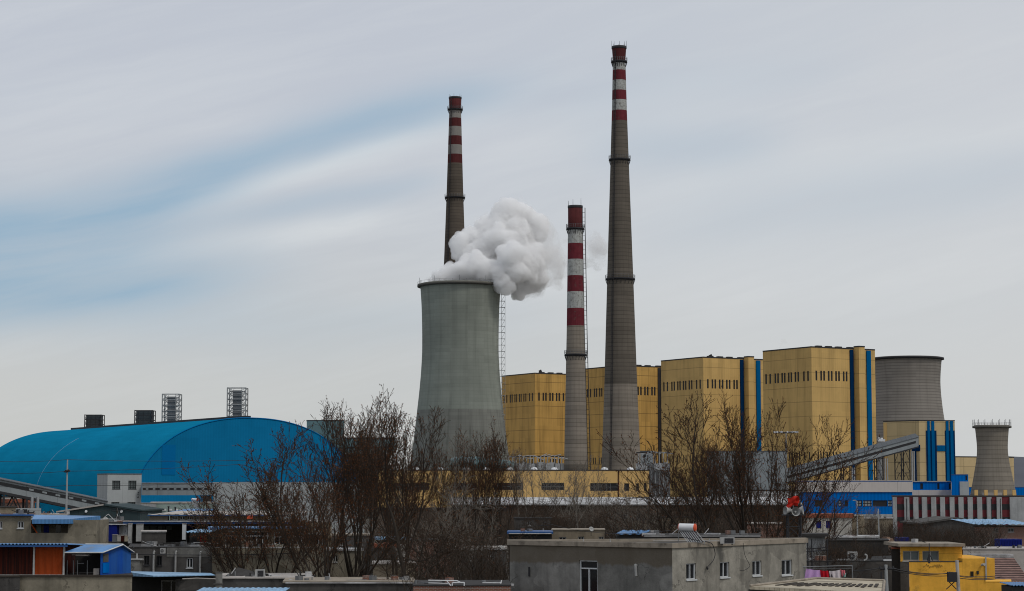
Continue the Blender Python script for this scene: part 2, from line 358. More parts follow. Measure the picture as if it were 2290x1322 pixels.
# ------------------------------------------------------------------ chimneys
def chimney(label, pc, D, prof, bands, plats, rods, ladder=None, lad_ang=0.0, old=False, base_py=1150, flange=1.16):
    k = D / F; x = X(pc, D, base_py)
    root = thing('chimney', label, 'chimney', (x, D, 0), 'tall power station chimneys')
    def R(py):
        for (a, ra), (b, rb) in zip(prof, prof[1:]):
            if a <= py <= b: return (ra + (rb - ra) * (py - a) / (b - a)) * k
        return prof[-1][1] * k if py > prof[-1][0] else prof[0][1] * k
    cuts = sorted({p for p, _ in prof} | {b[0] for b in bands} | {b[1] for b in bands} | set(range(int(prof[0][0]), int(base_py), 40)))
    cuts = [c for c in cuts if prof[0][0] <= c <= base_py][::-1]
    pr = [(prof[-1][1] * k, 0.0)] + [(R(c), Z(c, D)) for c in cuts]
    names = ['concrete_stack', 'red_band', 'white_band', 'red_band_old', 'white_band_dirty', 'shell_inside', 'concrete_stack_pale', 'concrete_stack_dark']
    ms = [0]
    for a, b in zip(cuts, cuts[1:]):
        mid = (a + b) / 2; m = 0
        for t, bt, mn_ in bands:
            if t <= mid <= bt: m = names.index(mn_)
        ms.append(m)
    top = pr[-1]
    pr += [(top[0] * .8, top[1]), (top[0] * .76, top[1] - 6)]; ms += [5, 5]
    MB().lathe((x, D, 0), pr, 72, ms, cap1=True).build('shaft', [M[n] for n in names], root)
    for py in plats:
        z = Z(py, D); r = R(py); w = 2.1 if D > 700 else 1.6
        w = 3.6 * k * 1.1
        pb = MB(); pb.lathe((x, D, 0), [(r, z - .9), (r + w, z - .45), (r + w, z), (r, z)], 40)
        for i in range(20):
            t = 2 * pi * i / 20
            pb.tube((x + r * cos(t), D + r * sin(t), z - 2.4), (x + (r + w) * cos(t), D + (r + w) * sin(t), z - .4), .09, n=4)
        po = pb.build('platform', M['metal_dark'], root)
        rb = MB()
        for i in range(24):
            t = 2 * pi * i / 24; c, s_ = cos(t), sin(t)
            rb.tube((x + (r + w) * c, D + (r + w) * s_, z), (x + (r + w) * c, D + (r + w) * s_, z + 1.3), .05, n=4)
        for hz in (.65, 1.3):
            rb.lathe((x, D, 0), [(r + w - .04, z + hz - .04), (r + w + .04, z + hz), (r + w - .04, z + hz + .04)], 40)
        rb.build('railing', M['metal_grey'], po)
    zt = Z(prof[0][0], D); rt = prof[0][1] * k
    MB().lathe((x, D, 0), [(rt, zt - .9), (rt * 1.04, zt - .7), (rt * 1.04, zt + .12), (rt * .8, zt + .12)], 48).build('rim', M['metal_dark'], root)
    for (ang, hh) in rods:
        t = radians(ang)
        MB().tube((x + rt * cos(t), D + rt * sin(t), zt), (x + rt * cos(t), D + rt * sin(t), zt + hh), .09, .05, n=4).build('lightning_rod', M['metal_grey'], root)
    if ladder:
        t = radians(lad_ang); lb = MB(); c, s_ = cos(t), sin(t); tx, ty = -s_, c
        z = 2.0; pts = []
        off = ladder
        def pt(z, d, w):
            r = 0
            for (ra, za), (rb_, zb) in zip(pr[:-2], pr[1:-2]):
                if za <= z <= zb: r = ra + (rb_ - ra) * (z - za) / max(zb - za, 1e-6)
            r = r or pr[-3][0]
            return (x + (r + d) * c + tx * w, D + (r + d) * s_ + ty * w, z)
        zs = [2 + 1.7 * i for i in range(int((zt - 1) / 1.7))]
        for a, b in zip(zs, zs[1:]):
            for w in (-.35, .35):
                lb.tube(pt(a, off, w), pt(b, off, w), .08, n=4, cap=False)
            lb.tube(pt(a, off, -.35), pt(a, off, .35), .06, n=4, cap=False)
            lb.tube(pt(a, 0.0, 0), pt(a, off, 0), .06, n=4, cap=False)
            lb.tube(pt(a, .1, -.4), pt(b, .1, -.4), .07, n=4, cap=False)
        lb.build('ladder', M['metal_dark'], root)
    return root

tall = [(105, 16.6), (108, 16.2), (134, 14.3), (138, 14.4), (248, 17.0), (352, 20.4), (620, 29.3), (900, 38.0), (1048, 43.8), (1150, 48.0)]
chimney('tallest chimney, grey brown concrete with red and white bands and three ring platforms', 1389.7, 780, tall,
        [(105, 136, 'red_band_old'), (138, 158, 'white_band'), (158, 180.5, 'red_band'), (180.5, 203, 'white_band'), (203, 224.5, 'red_band'), (224.5, 248, 'white_band'), (248, 271, 'red_band'), (860, 1150, 'concrete_stack_pale')],
        [137, 356, 623], [(a, 1.7 if a % 60 else 2.4) for a in range(0, 360, 45)], ladder=.9, lad_ang=238)
back = [(218, 14.2), (240, 13.6), (246, 13.4), (345, 16.2), (439, 19.0), (590, 24.4), (800, 32), (1150, 43)]
chimney('more distant red and white banded chimney rising from behind the steam', 1015.5, 1000, back,
        [(218, 246, 'red_band_old'), (248, 265, 'white_band_dirty'), (265, 284, 'red_band_old'), (284, 305, 'white_band_dirty'), (305, 325, 'red_band_old'), (325, 346, 'white_band_dirty'), (346, 366, 'red_band_old'), (366, 1150, 'concrete_stack_dark')],
        [244, 441], [(a, 1.5) for a in range(20, 360, 60)], ladder=.9, lad_ang=238)
mid = [(461, 16.4), (508, 16.4), (512, 16.6), (747, 20.2), (900, 23.6), (1090, 27.5), (1150, 29)]
chimney('shortest chimney, peeling red and white paint over concrete with a caged ladder on its right', 1288.5, 740, mid,
        [(461, 510, 'red_band_old'), (510, 545, 'white_band'), (545, 580.5, 'red_band'), (580.5, 617, 'white_band'), (617, 653, 'red_band'), (653, 690, 'white_band'), (690, 729, 'red_band'), (729, 1040, 'concrete_stack_pale')],
        [510, 792], [(200, 1.8), (250, 2.2), (320, 2.6)], ladder=.95, lad_ang=-12)

# ------------------------------------------------------------------ cooling towers
def cooling_tower(label, pc, D, prof, shell, rods=8, rodh=1.6, rail=True, rimw=.8, legs=True, stair=None, low=None):
    k = D / F; x = X(pc, D)
    root = thing('cooling_tower', label, 'cooling tower', (x, D, 0), 'concrete cooling towers')
    pts = [(r * k, Z(py, D)) for py, r in prof][::-1]
    # smooth
    out = []
    for i in range(len(pts) - 1):
        p0 = pts[max(i - 1, 0)]; p1 = pts[i]; p2 = pts[i + 1]; p3 = pts[min(i + 2, len(pts) - 1)]
        for j in range(6):
            t = j / 6; f = lambda a, b, c, d: .5 * (2 * b + (c - a) * t + (2 * a - 5 * b + 4 * c - d) * t * t + (3 * b - a - 3 * c + d) * t ** 3)
            out.append((f(p0[0], p1[0], p2[0], p3[0]), p1[1] + (p2[1] - p1[1]) * t))
    out.append(pts[-1])
    inner = [(r - .5, z) for r, z in out[::-1]]
    n = len(out)
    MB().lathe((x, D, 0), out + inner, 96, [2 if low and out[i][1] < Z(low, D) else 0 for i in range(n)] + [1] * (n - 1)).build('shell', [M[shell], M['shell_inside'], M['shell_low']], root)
    rt, zt = out[-1]
    MB().lathe((x, D, 0), [(rt - .3, zt - 1.8 * rimw), (rt + 1.3 * rimw, zt - 1.5 * rimw), (rt + 1.3 * rimw, zt - .3), (rt - .6, zt - .1)], 96).build('rim_walkway', M['metal_dark'] if rimw > .9 else M['shell_inside'], root)
    if rail:
        rb = MB()
        rr = rt + 1.1 * rimw; nn = 40
        for i in range(nn):
            t = 2 * pi * i / nn
            rb.tube((x + rr * cos(t), D + rr * sin(t), zt - .3), (x + rr * cos(t), D + rr * sin(t), zt + .8), .035, n=4)
        rb.lathe((x, D, 0), [(rr - .03, zt + .77), (rr + .03, zt + .8), (rr - .03, zt + .83)], 64)
        rb.build('railing', M['metal_grey'], root)
    for i in range(rods):
        t = 2 * pi * (i + .5) / rods; rr = rt + 1.0 * rimw
        MB().tube((x + rr * cos(t), D + rr * sin(t), zt - .3), (x + rr * cos(t), D + rr * sin(t), zt + rodh), .07, n=4).build('lightning_rod', M['metal_grey'], root)
    r0, z0 = out[0]
    if legs:
        for i in range(36):
            t = 2 * pi * i / 36; lb = MB()
            for dt in (-.5, .5):
                t2 = t + dt * 2 * pi / 36
                lb.tube((x + (r0 + 2.5) * cos(t2), D + (r0 + 2.5) * sin(t2), 0), (x + r0 * cos(t), D + r0 * sin(t), z0 + .2), .45, n=6)
            lb.build('support_leg', M['stucco_pale'], root)
    if stair:
        lb = MB(); sx, ty, tb = stair; xs = X(sx, D, (ty + tb) / 2)
        zt2, zb = Z(ty, D), 0.0; w = 1.5; yy = D - 4; z = zb
        def shell_r(z):
            for (ra, za), (rb_, zb_) in zip(out, out[1:]):
                if za <= z <= zb_: return ra + (rb_ - ra) * (z - za) / (zb_ - za)
            return out[-1][0]
        while z < zt2:
            z2 = min(z + 2.6, zt2)
            for (ax, ay) in ((-w / 2, -w / 2), (w / 2, -w / 2), (w / 2, w / 2), (-w / 2, w / 2)):
                lb.tube((xs + ax, yy + ay, z), (xs + ax, yy + ay, z2), .07, n=4, cap=False)
            lb.tube((xs - w / 2, yy - w / 2, z), (xs + w / 2, yy - w / 2, z2), .06, n=4, cap=False)
            for hz in (z2,):
                lb.tube((xs - w / 2, yy - w / 2, hz), (xs + w / 2, yy - w / 2, hz), .07, n=4, cap=False)
                lb.tube((xs - w / 2, yy + w / 2, hz), (xs + w / 2, yy + w / 2, hz), .07, n=4, cap=False)
            if z > z0:
                r = shell_r(z2); ex = x + sqrt(max(r * r - 16, 0)) - .2
                lb.tube((ex, yy, z2), (xs, yy, z2), .09, n=4, cap=False)
            z = z2
        lb.build('stair_tower', M['metal_pale'], root)
    return root
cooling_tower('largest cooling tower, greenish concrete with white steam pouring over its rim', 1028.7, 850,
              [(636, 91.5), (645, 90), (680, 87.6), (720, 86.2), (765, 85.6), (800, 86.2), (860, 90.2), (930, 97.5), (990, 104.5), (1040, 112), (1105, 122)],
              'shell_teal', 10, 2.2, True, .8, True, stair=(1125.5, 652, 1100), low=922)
cooling_tower('grey ribbed cooling tower half hidden behind the last yellow boiler block', 2035, 1300,
              [(800, 76.5), (812, 75), (840, 72.6), (865, 72.2), (900, 74.6), (940, 79.5), (1000, 88), (1110, 102)], 'shell_grey', 0, 2, False, 1.0, True)
cooling_tower('small narrow cooling tower at the far right with a railed dark rim', 2222.5, 700,
              [(951, 37.5), (962, 36.4), (985, 34.4), (1005, 33.6), (1025, 35.2), (1053, 40), (1085, 46), (1118, 52)], 'shell_small', 16, 1.9, True, .62, True)

# ------------------------------------------------------------------ window helper
def win(parent, A, B, h, rec=.2, nv=2, nh=1, fw=.06, fm='frame_white', pm='glass', sill=True, name='window', bars=None, ftop=None):
    u0, u1, z0, z1 = h; fb = MB(); d0, d1 = -rec + .01, -rec + .09
    fb.wbox(A, B, u0, u0 + fw, z0, z1, d0, d1); fb.wbox(A, B, u1 - fw, u1, z0, z1, d0, d1)
    fb.wbox(A, B, u0 + fw, u1 - fw, z0, z0 + fw, d0, d1); fb.wbox(A, B, u0 + fw, u1 - fw, z1 - fw, z1, d0, d1)
    zt = z1 - fw
    if ftop:
        zt = z1 - ftop; fb.wbox(A, B, u0 + fw, u1 - fw, zt - fw, zt, d0, d1); zt -= fw
    for i in range(1, nv):
        uc = u0 + (u1 - u0) * i / nv; fb.wbox(A, B, uc - fw / 2, uc + fw / 2, z0 + fw, zt, d0, d1)
    for i in range(1, nh):
        zc = z0 + (z1 - z0) * i / nh; fb.wbox(A, B, u0 + fw, u1 - fw, zc - fw * .4, zc + fw * .4, d0 + .01, d1 + .01)
    if sill: fb.wbox(A, B, u0 - .04, u1 + .04, z0 - .07, z0 - .003, -rec + .1, .06)
    w = fb.build(name, M[fm], parent)
    MB().wbox(A, B, u0, u1, z0, z1, -rec - .05, -rec).build('pane', M[pm], w)
    return w
def slot(parent, A, B, h, rec=.3, pm='glass_far', name='window'):
    return MB().wbox(A, B, h[0], h[1], h[2], h[3], -rec - .1, -rec).build(name, M[pm], parent)
def pxh(A, B, r):
    x0, y0, x1, y1 = r; ym = (y0 + y1) / 2; xm = (x0 + x1) / 2
    return (hit(x0, ym, A, B)[0], hit(x1, ym, A, B)[0], hit(xm, y1, A, B)[1], hit(xm, y0, A, B)[1])

# ------------------------------------------------------------------ yellow boiler blocks
e1 = Vector((-.52, .854)); e2 = Vector((.854, .52))
C4 = G(1816, 950, 900); L4 = C4 + e1 * 36; R4 = C4 + e2 * 38.6
K4 = L4 + e2 * 38.6; zt = Z(777, 950)
def boiler_block(label, wallm):
    root = thing('boiler_house', label, 'boiler house', (C4.x, C4.y, 0), 'row of yellow boiler houses')
    def pairs(xs, y0a, y1a, y0b, y1b, w, A, B):
        xa, xb = xs[0], xs[-1]; out = []
        for xx in xs:
            t = (xx - xa) / (xb - xa); px = xx
            out.append(pxh(A, B, (px - w, y0a + (y0b - y0a) * t, px + w, y1a + (y1b - y1a) * t)))
        return out
    zx = lambda l: [1400 + v / 3.81 for v in l]
    wl = pairs(zx([1193, 1228, 1272, 1295, 1330, 1352, 1386, 1408, 1443, 1467, 1515, 1550]), 837, 859, 830, 852, 2.0, L4, C4)
    wr = pairs(zx([1622, 1663, 1688, 1727, 1753, 1790, 1815, 1855, 1880]), 829, 851, 831, 853, 2.0, C4, R4)
    wl2 = pairs([1712, 1722, 1732, 1738, 1749, 1755, 1765, 1771, 1782, 1788, 1799, 1810], 1013, 1029, 1011, 1028, 1.5, L4, C4)
    wr2 = pairs([1830, 1836, 1842, 1850, 1856, 1864, 1870, 1879, 1885, 1894], 1010, 1028, 1011, 1028, 1.5, C4, R4)
    mb = MB(); mb.facade(L4, C4, 0, zt, wl + wl2, .25, 0); mb.facade(C4, R4, 0, zt, wr + wr2, .25, 0)
    mb.facade(R4, K4, 0, zt, [], .3, 0); mb.facade(K4, L4, 0, zt, [], .3, 0)
    mb.add([(p.x, p.y, zt) for p in (L4, C4, R4, K4)], [(0, 1, 2, 3)], 0)
    mb.build('wall', M[wallm], root)
    rb = MB()
    for A, B, LL in ((L4, C4, 36), (C4, R4, 38.6), (R4, K4, 36), (K4, L4, 38.6)):
        rb.wbox(A, B, 0, LL, zt + .01, zt + .55, -.4, .12)
    for u in (4, 10, 16, 23): rb.wbox(C4, R4, u, u + 3, zt + .56, zt + 1.1, -2.4, -.6)
    rb.build('roof_edge', M['metal_dark'], root)
    for h in wl: slot(root, L4, C4, h, .2)
    for h in wl2: slot(root, L4, C4, h, .2)
    for h in wr: slot(root, C4, R4, h, .2)
    for h in wr2: slot(root, C4, R4, h, .2)
    U = lambda px, py=900: hit(px, py, C4, R4)[0]
    for a, b, nm in ((1901.5, 1909, 'blue_dark'), (1938.5, 1948, 'blue_strip')):
        MB().wbox(C4, R4, U(a), U(b), .1, zt - .3, .004, .5).build('blue_strip', M[nm], root)
    MB().wbox(C4, R4, U(1911), U(1911) + 3.6, .05, zt + .9, .004, 3.6).build('pier', M[wallm], root)
    MB().wbox(C4, R4, U(1911) - .1, U(1911) + 3.7, zt + .91, zt + 1.5, .0, 3.7).build('pier_cap', M['metal_dark'], root)
    return root
b4 = boiler_block('nearest and largest looking yellow boiler house, beside the grey cooling tower', 'panel_yellow')
steps = [Vector((95.2, 1023)) - C4, Vector((58.6, 1092)) - C4, Vector((12.9, 1162)) - C4]
for i, (lab, mt) in enumerate((('yellow boiler house between the tallest chimney and the nearest block, bare tree in front', 'panel_yellow'),
                               ('streaked ochre boiler house mostly hidden behind the tallest chimney', 'panel_yellow_old'),
                               ('farthest yellow boiler house, immediately right of the large cooling tower', 'panel_yellow_old'))):
    k = i + 1
    r = dup(b4, (C4.x + steps[i].x, C4.y + steps[i].y, 0), lab)
    if i == 1:
        for ch in [c for c in bpy.data.objects if c.parent == r and c.name.startswith('blue_strip')]:
            ch.data = ch.data.copy(); ch.data.materials[0] = M['blue_edge'] if False else M['metal_dark']
    if mt != 'panel_yellow':
        for ch in [c for c in bpy.data.objects if c.parent == r and c.name.split('.')[0] in ('wall', 'pier')]:
            if i == 1:
                ch.data = ch.data.copy()
            else: ch.data = ch.data.copy()
            ch.data.materials[0] = M[mt]

def block(name, label, cat, L, C, R, ztop, wallm, holes=(), rec=.3, z0=0.0, roofm='roof_dark', over=.15, thick=.3, group=None, K=None, roof=True, filler=None, base=None):
    """corner building: plan points L, C, R (C nearest); holes = [(edge 0/1, pixel rect, style dict)]"""
    L, C, R = Vector(L[:2]), Vector(C[:2]), Vector(R[:2]); K = K or (L + R - C)
    root = thing(name, label, cat, (C.x, C.y, z0), group) if base is None else base
    hs = {0: [], 1: []}; specs = []
    E = {0: (L, C), 1: (C, R)}
    for e, r, st in holes:
        h = pxh(*E[e], r) if len(r) == 4 and r[0] > -9e3 and not st.get('metres') else r
        hs[e].append(h); specs.append((e, h, st))
    mb = MB(); mb.facade(L, C, z0, ztop, hs[0], rec); mb.facade(C, R, z0, ztop, hs[1], rec)
    mb.facade(R, K, z0, ztop, [], rec); mb.facade(K, L, z0, ztop, [], rec)
    mb.add([(p.x, p.y, ztop) for p in (L, C, R, K)], [(0, 1, 2, 3)])
    mb.build('wall', M[wallm], root)
    if roof:
        cen = (L + C + R + K) / 4
        poly = [(p + (p - cen).normalized() * over) for p in (L, C, R, K)]
        MB().prism(poly, ztop + .004, ztop + thick).build('roof', M[roofm], root)
    for e, h, st in specs:
        st = dict(st); st.pop('metres', None)
        if st.pop('slot', None): slot(root, *E[e], h, rec, **st)
        else: win(root, *E[e], h, rec, **st)
    return root
def facing(pxl, pxr, D, depth, Dr=None, py=1150):      # plan of a building seen face on
    L = G(pxl, D, py); R = G(pxr, Dr or D, py); n = ((L + R) / 2).normalized() * depth
    return L + n, L, R

S_ = dict(slot=True)
# annex with blue strips
C = G(2059, 850); L = C + e1 * 8; A_ = G(1978, 850)
# left part faces the camera, right part slightly lower-left : two joined volumes of one building
Lf = G(1979, 862); Cf = G(2059, 850); Rf = Cf + Vector((.99, .14)) * ((2142 - 2059) * 850 / F / 1.0)
an = block('coal_bunker_house', 'tan building with paired vertical blue strips left of the small cooling tower', 'building', Lf, Cf, Rf, Z(941.5, 850), 'panel_tan', roofm='metal_dark', thick=.4, over=.1)
UR = lambda px, A, B, py=1000: hit(px, py, A, B)[0]
def strip(root, A, B, x0, y0, x1, y1, d, m, name='blue_strip'):
    h = pxh(A, B, (x0, y0, x1, y1)); MB().wbox(A, B, *h, .004, d).build(name, M[m], root)
for (x0, x1) in ((2074.5, 2080), (2083.5, 2090), (2116, 2122), (2125.5, 2132)):
    strip(an, Cf, Rf, x0, 942, x1, 1076, .35, 'blue_strip')
for (x0, x1) in ((2071.5, 2095), (2114, 2136)):
    strip(an, Cf, Rf, x0, 963, x1, 1076, .15, 'blue_dark', 'recess_panel')
strip(an, Lf, Cf, 2040, 995, 2058, 1009, .3, 'blue_dark', 'blue_band')
strip(an, Cf, Rf, 2095.5, 996, 2113.5, 1009, .3, 'blue_strip', 'blue_band')
strip(an, Lf, Cf, 2044, 1009, 2050, 1100, .4, 'blue_dark')
MB().wbox(Lf, Cf, .1, 1.6, 4, Z(945, 855), .004, .15).build('orange_panel', M['low_yellow'], an)
Ra = G(2270, 1000); La = G(2140, 985)
block('turbine_hall', 'low plain yellow hall behind the small cooling tower', 'building', La + Vector((0, 30)), La, Ra, Z(1023, 990), 'panel_tan', [], roofm='metal_dark', thick=.5)

# blue / white units between annex and red building
bu = block('pump_house', 'bright blue and white pump house under the blue striped tan building', 'building', *facing(2039, 2128, 640, 14), Z(1078, 640), 'blue_panel',
           [(1, (2058, 1081, 2064, 1094), S_), (1, (2096, 1081, 2101, 1094), S_), (1, (2122, 1081, 2127, 1094), S_)], roofm='roof_pale', over=.4)
A_, B_ = facing(2039, 2128, 640, 14)[1:]
strip(bu, A_, B_, 2039.3, 1096, 2127.7, 1145, .3, 'white_band_wall', 'lower_wall')
block('stair_block', 'narrow blue and white stair block left of the small cooling tower base', 'building', *facing(2129, 2167, 630, 12), Z(1063, 630), 'blue_panel', [(1, (2159, 1064, 2163, 1074), S_)], roofm='blue_edge', over=.05)
sb = [o for o in bpy.data.objects if o.name.startswith('stair_block')][0]
A_, B_ = facing(2129, 2167, 630, 12)[1:]
strip(sb, A_, B_, 2146, 1077, 2166.6, 1109, .3, 'white_wall', 'white_panel')
block('water_tank_house', 'bright blue shed showing at both sides of the small cooling tower base', 'shed', *facing(2150, 2330, 760, 10), Z(1091, 760), 'blue_panel', [], roofm='blue_edge', over=.05)

# long white-over-blue workshop
def z3(l): return 1790 + l / 4.58
ww = [(1, (z3(a), 1119, z3(b), 1133), S_) for a, b in ((388, 424), (452, 487), (578, 632), (640, 730), (740, 888), (893, 938))]
ww += [(1, (1822, 1119, 1840, 1133), S_), (1, (z3(660), 1149.5, z3(780), 1158), S_)]
wk = block('workshop', 'long workshop, white upper wall over bright blue, beside the red and grey building', 'building', *facing(1778, 2041, 600, 22), Z(1076, 600), 'blue_panel', ww, roofm='roof_pale', over=.3, thick=.25)
A_, B_ = facing(1778, 2041, 600, 22)[1:]
strip(wk, A_, B_, 1778.3, 1077.5, 2040.8, 1100.5, .35, 'white_band_wall', 'upper_wall')
strip(wk, A_, B_, 1778.3, 1150, 2040.8, 1156, .2, 'pilaster_grey', 'plinth')
for a, b in ((388, 424), (578, 632), (640, 730), (893, 938)):
    x = z3(a) + 1.5; wb = MB()
    while x < z3(b) - 1:
        for (y0, y1) in ((1120.5, 1125), (1127, 1131.5)):
            h = pxh(A_, B_, (x, y0, x + 1.7, y1)); wb.wbox(A_, B_, *h, -.28, -.22)
        x += 3.3
    tag(wb.build('window_lights', M['white_wall'], wk), kind='stuff')

# red and grey factory
A_ = G(1996, 450); B_ = G(2296, 450)
red = thing('factory', 'factory with maroon panels between grey piers and dark window bands', 'factory', (A_.x, 450, 0))
ztf = Z(1108, 450)
MB().prism([A_, B_, B_ + Vector((3.2, 16)), A_ + Vector((3.2, 16))], 0, ztf - .3).build('wall', M['maroon_panel'], red)
MB().prism([A_ + Vector((-.2, -.1)), B_ + Vector((0, -.1)), B_ + Vector((3.2, 16)), A_ + Vector((3, 16))], ztf - .29, ztf).build('roof', M['roof_dark'], red)
ed = [945, 975, 1065, 1105, 1155, 1200, 1250, 1290, 1340, 1384, 1432, 1475, 1530, 1575, 1620, 1662, 1715, 1757, 1812, 1855, 1912, 1955, 2012, 2050, 2150, 2290 + 60]
piers = [(945, 985)] + [(1062, 1113), (1153, 1205), (1243, 1295), (1338, 1388), (1430, 1478), (1528, 1575), (1617, 1668), (1712, 1762), (1808, 1858), (1907, 1955), (2008, 2060), (2143, 2345)]
for a, b in piers:
    h = pxh(A_, B_, (z3(a), 1110, z3(b), 1190)); MB().wbox(A_, B_, h[0], h[1], .05, ztf - .35, .004, .55).build('pier', M['pilaster_grey'], red)
for (a, b), (c, d) in zip(piers, piers[1:]):
    for y0, y1 in ((1127.5, 1140), (1156.5, 1166)):
        h = pxh(A_, B_, (z3(b) + .1, y0, z3(c) - .1, y1)); MB().wbox(A_, B_, *h, .003, .04).build('window', M['glass_far'], red)
for px in (1067, 1935, 2028):
    h = pxh(A_, B_, (z3(px) + 3, 1115, z3(px) + 4.3, 1180)); MB().wbox(A_, B_, *h, .553, .62).build('drainpipe', M['metal_dark'], red)
for px in (2185, 2207, 2229, 2250, 2270):
    MB().box((X(px, 452), 452.5, ztf + .6), (.7, .7, 1.2)).build('roof_vent', M['low_yellow'], red)
MB().box((X(2220, 455), 455, ztf + .3), (4, 1.5, .6)).build('roof_unit', M['roof_pale'], red)

# ------------------------------------------------------------------ right conveyor gallery on trestles
def gallery(label, A, B, w, h, roofh, trestles, strip_h=(.42, .66), lights=.5):
    A = Vector(A); B = Vector(B); base = (A + B) / 2
    root = thing('conveyor_gallery', label, 'conveyor', (base.x, base.y, 0))
    MB().gbox(A, B, -w / 2, w / 2, 0, h).build('casing', M['gallery_grey'], root)
    e = Vector((B.x - A.x, B.y - A.y, 0)).normalized(); n = Vector((e.y, -e.x, 0))
    rb = MB(); vs = []
    for P in (A, B):
        for a, hh in ((-w / 2 - .3, h + .003), (w / 2 + .3, h + .003), (w / 2 + .3, h + .15), (0, h + roofh), (-w / 2 - .3, h + .15)):
            vs.append(P + n * a + Vector((0, 0, hh)))
    rb.add(vs, [(0, 1, 6, 5), (1, 2, 7, 6), (2, 3, 8, 7), (3, 4, 9, 8), (4, 0, 5, 9), (0, 4, 3, 2, 1), (5, 6, 7, 8, 9)])
    rb.build('roof', M['gallery_roof'], root)
    MB().gbox(A + (B - A) * .01, A + (B - A) * .985, w / 2 + .003, w / 2 + .05, h * strip_h[0], h * strip_h[1]).build('window_strip', M['glass_far'], root)
    n_ = int((B - A).length / 2.6)
    for i in range(1, n_):
        if random.random() < lights:
            P = A + (B - A) * (i / n_); MB().gbox(P, P + (B - A).normalized() * .9, w / 2 + .052, w / 2 + .09, h * strip_h[0] + .15, h * strip_h[1] - .15).build('window', M['gallery_grey'], root)
    MB().gbox(A, B, -w / 2 - .1, w / 2 + .1, -.5, -.003).build('underside_beam', M['metal_dark'], root)
    for t in trestles:
        P = A + (B - A) * t; hb = P.z - .5; tb = MB()
        for da in (-2.2, 2.2):
            for dn in (-w / 2 + .1, w / 2 - .1):
                q = P + e * da + n * dn; tb.tube((q.x, q.y, 0), (q.x, q.y, hb + da * (B - A).z / (B - A).length), .24, n=6)
        nz = max(2, int(hb / 4)); 
        for i in range(nz):
            z0_, z1_ = hb * i / nz, hb * (i + 1) / nz
            for dn in (-w / 2 + .1, w / 2 - .1):
                a = P + e * -2.2 + n * dn; b = P + e * 2.2 + n * dn; m_ = (a + b) / 2
                tb.tube((a.x, a.y, z0_), (m_.x, m_.y, z1_), .13, n=4); tb.tube((b.x, b.y, z0_), (m_.x, m_.y, z1_), .13, n=4)
                tb.tube((a.x, a.y, z1_), (b.x, b.y, z1_), .13, n=4)
        tb.build('trestle', M['metal_dark'], root)
        q = P + e * 3.2 + n * (w / 2)
        MB().tube((q.x, q.y, 0), (q.x, q.y, hb), .3, n=8).build('support_column', M['metal_pale'], root)
        q = P + e * 4.3 + n * (w / 2)
        MB().tube((q.x, q.y, 0), (q.x, q.y, hb), .3, n=8).build('support_column', M['metal_pale'], root)
    return root
random.seed(4)
gallery('grey inclined conveyor gallery rising from the bare tree to the blue striped tan building', at(1600, 1121, 790), at(2047, 998, 838), 4.2, 3.7, 1.5, (.03, .3, .62, .79, .93), (.40, .66), 0.0)
gallery('grey conveyor gallery sloping down from the left edge to the white tower', at(-60, 1087, 390), at(236, 1147, 402), 2.6, 2.15, .5, (.30,), (.52, .82), .75)

# ------------------------------------------------------------------ blue barrel-roofed coal hall
hc = G(562, 700, 1000); hz = Z(935, 700); W = 42.6; LEN = 172.0
ax = Vector((-.541, .841)); cr = Vector((.841, .541))
hall = thing('coal_storage_hall', 'huge bright blue barrel roofed storage hall', 'hall', (hc.x, hc.y, 0))
def arc(t):                                      # t 0..1 left foot -> right foot
    a = pi * (1 - t); c_, s_ = cos(a), sin(a)
    return W * (abs(c_) ** .92) * (1 if c_ > 0 else -1), (hz - 2) * (s_ ** .86)
NA = 72
ring = [arc(i / NA) for i in range(NA + 1)]
def ringpts(o, sc=1.0, zoff=2.0): return [(hc.x + ax.x * o + cr.x * a * sc, hc.y + ax.y * o + cr.y * a * sc, zoff * (1 if 0 < i < NA else 0) + z * sc) for i, (a, z) in enumerate(ring)]
rm = MB(); offs = [0 + LEN * k / 14 for k in range(15)]
for o0, o1 in zip(offs, offs[1:]):
    p0, p1 = ringpts(o0), ringpts(o1)
    rm.add(p0 + p1, [(i, NA + 1 + i, NA + 2 + i, i + 1) for i in range(NA)], 0, True)
rm.build('barrel_roof', M['hall_blue'], hall)
gm = MB(); gp = ringpts(.02); cb = (hc.x, hc.y, 0)
gm.add(gp + [(hc.x - cr.x * W, hc.y - cr.y * W, 0), (hc.x + cr.x * W, hc.y + cr.y * W, 0)], [tuple([NA + 1] + list(range(0, NA + 1)) + [NA + 2])[::-1]])
gm.build('gable_wall', M['hall_gable'], hall); gm = MB(); gp = ringpts(LEN - .02); gm.add(gp + [(hc.x + ax.x * LEN, hc.y + ax.y * LEN, 0)], [tuple(range(NA + 1))])
gm.build('gable_wall', M['hall_gable'], hall)
A_ = Vector((hc.x, hc.y)) - cr * W; B_ = Vector((hc.x, hc.y)) + cr * W
h = pxh(A_, B_, (362, 995, 392, 1062)); MB().wbox(A_, B_, *h, .02, .12).build('door_panel', M['hall_patch'], hall)
vb = MB()
for (a, b) in ((ringpts(0, 1.0, 2.0), ringpts(-.5, 1.0, 2.0)),):
    for i in range(NA):
        vb.tube(a[i], a[i + 1], .22, n=5)
vb.build('gable_trim', M['hall_patch'], hall)
sm_ = MB(); s0 = ringpts(94)
for i in range(4, NA // 2 - 14): sm_.tube(Vector(s0[i]) + Vector((0, 0, .05)), Vector(s0[i + 1]) + Vector((0, 0, .05)), .06, n=4)
sm_.build('roof_seam', M['blue_roof_pale'], hall)
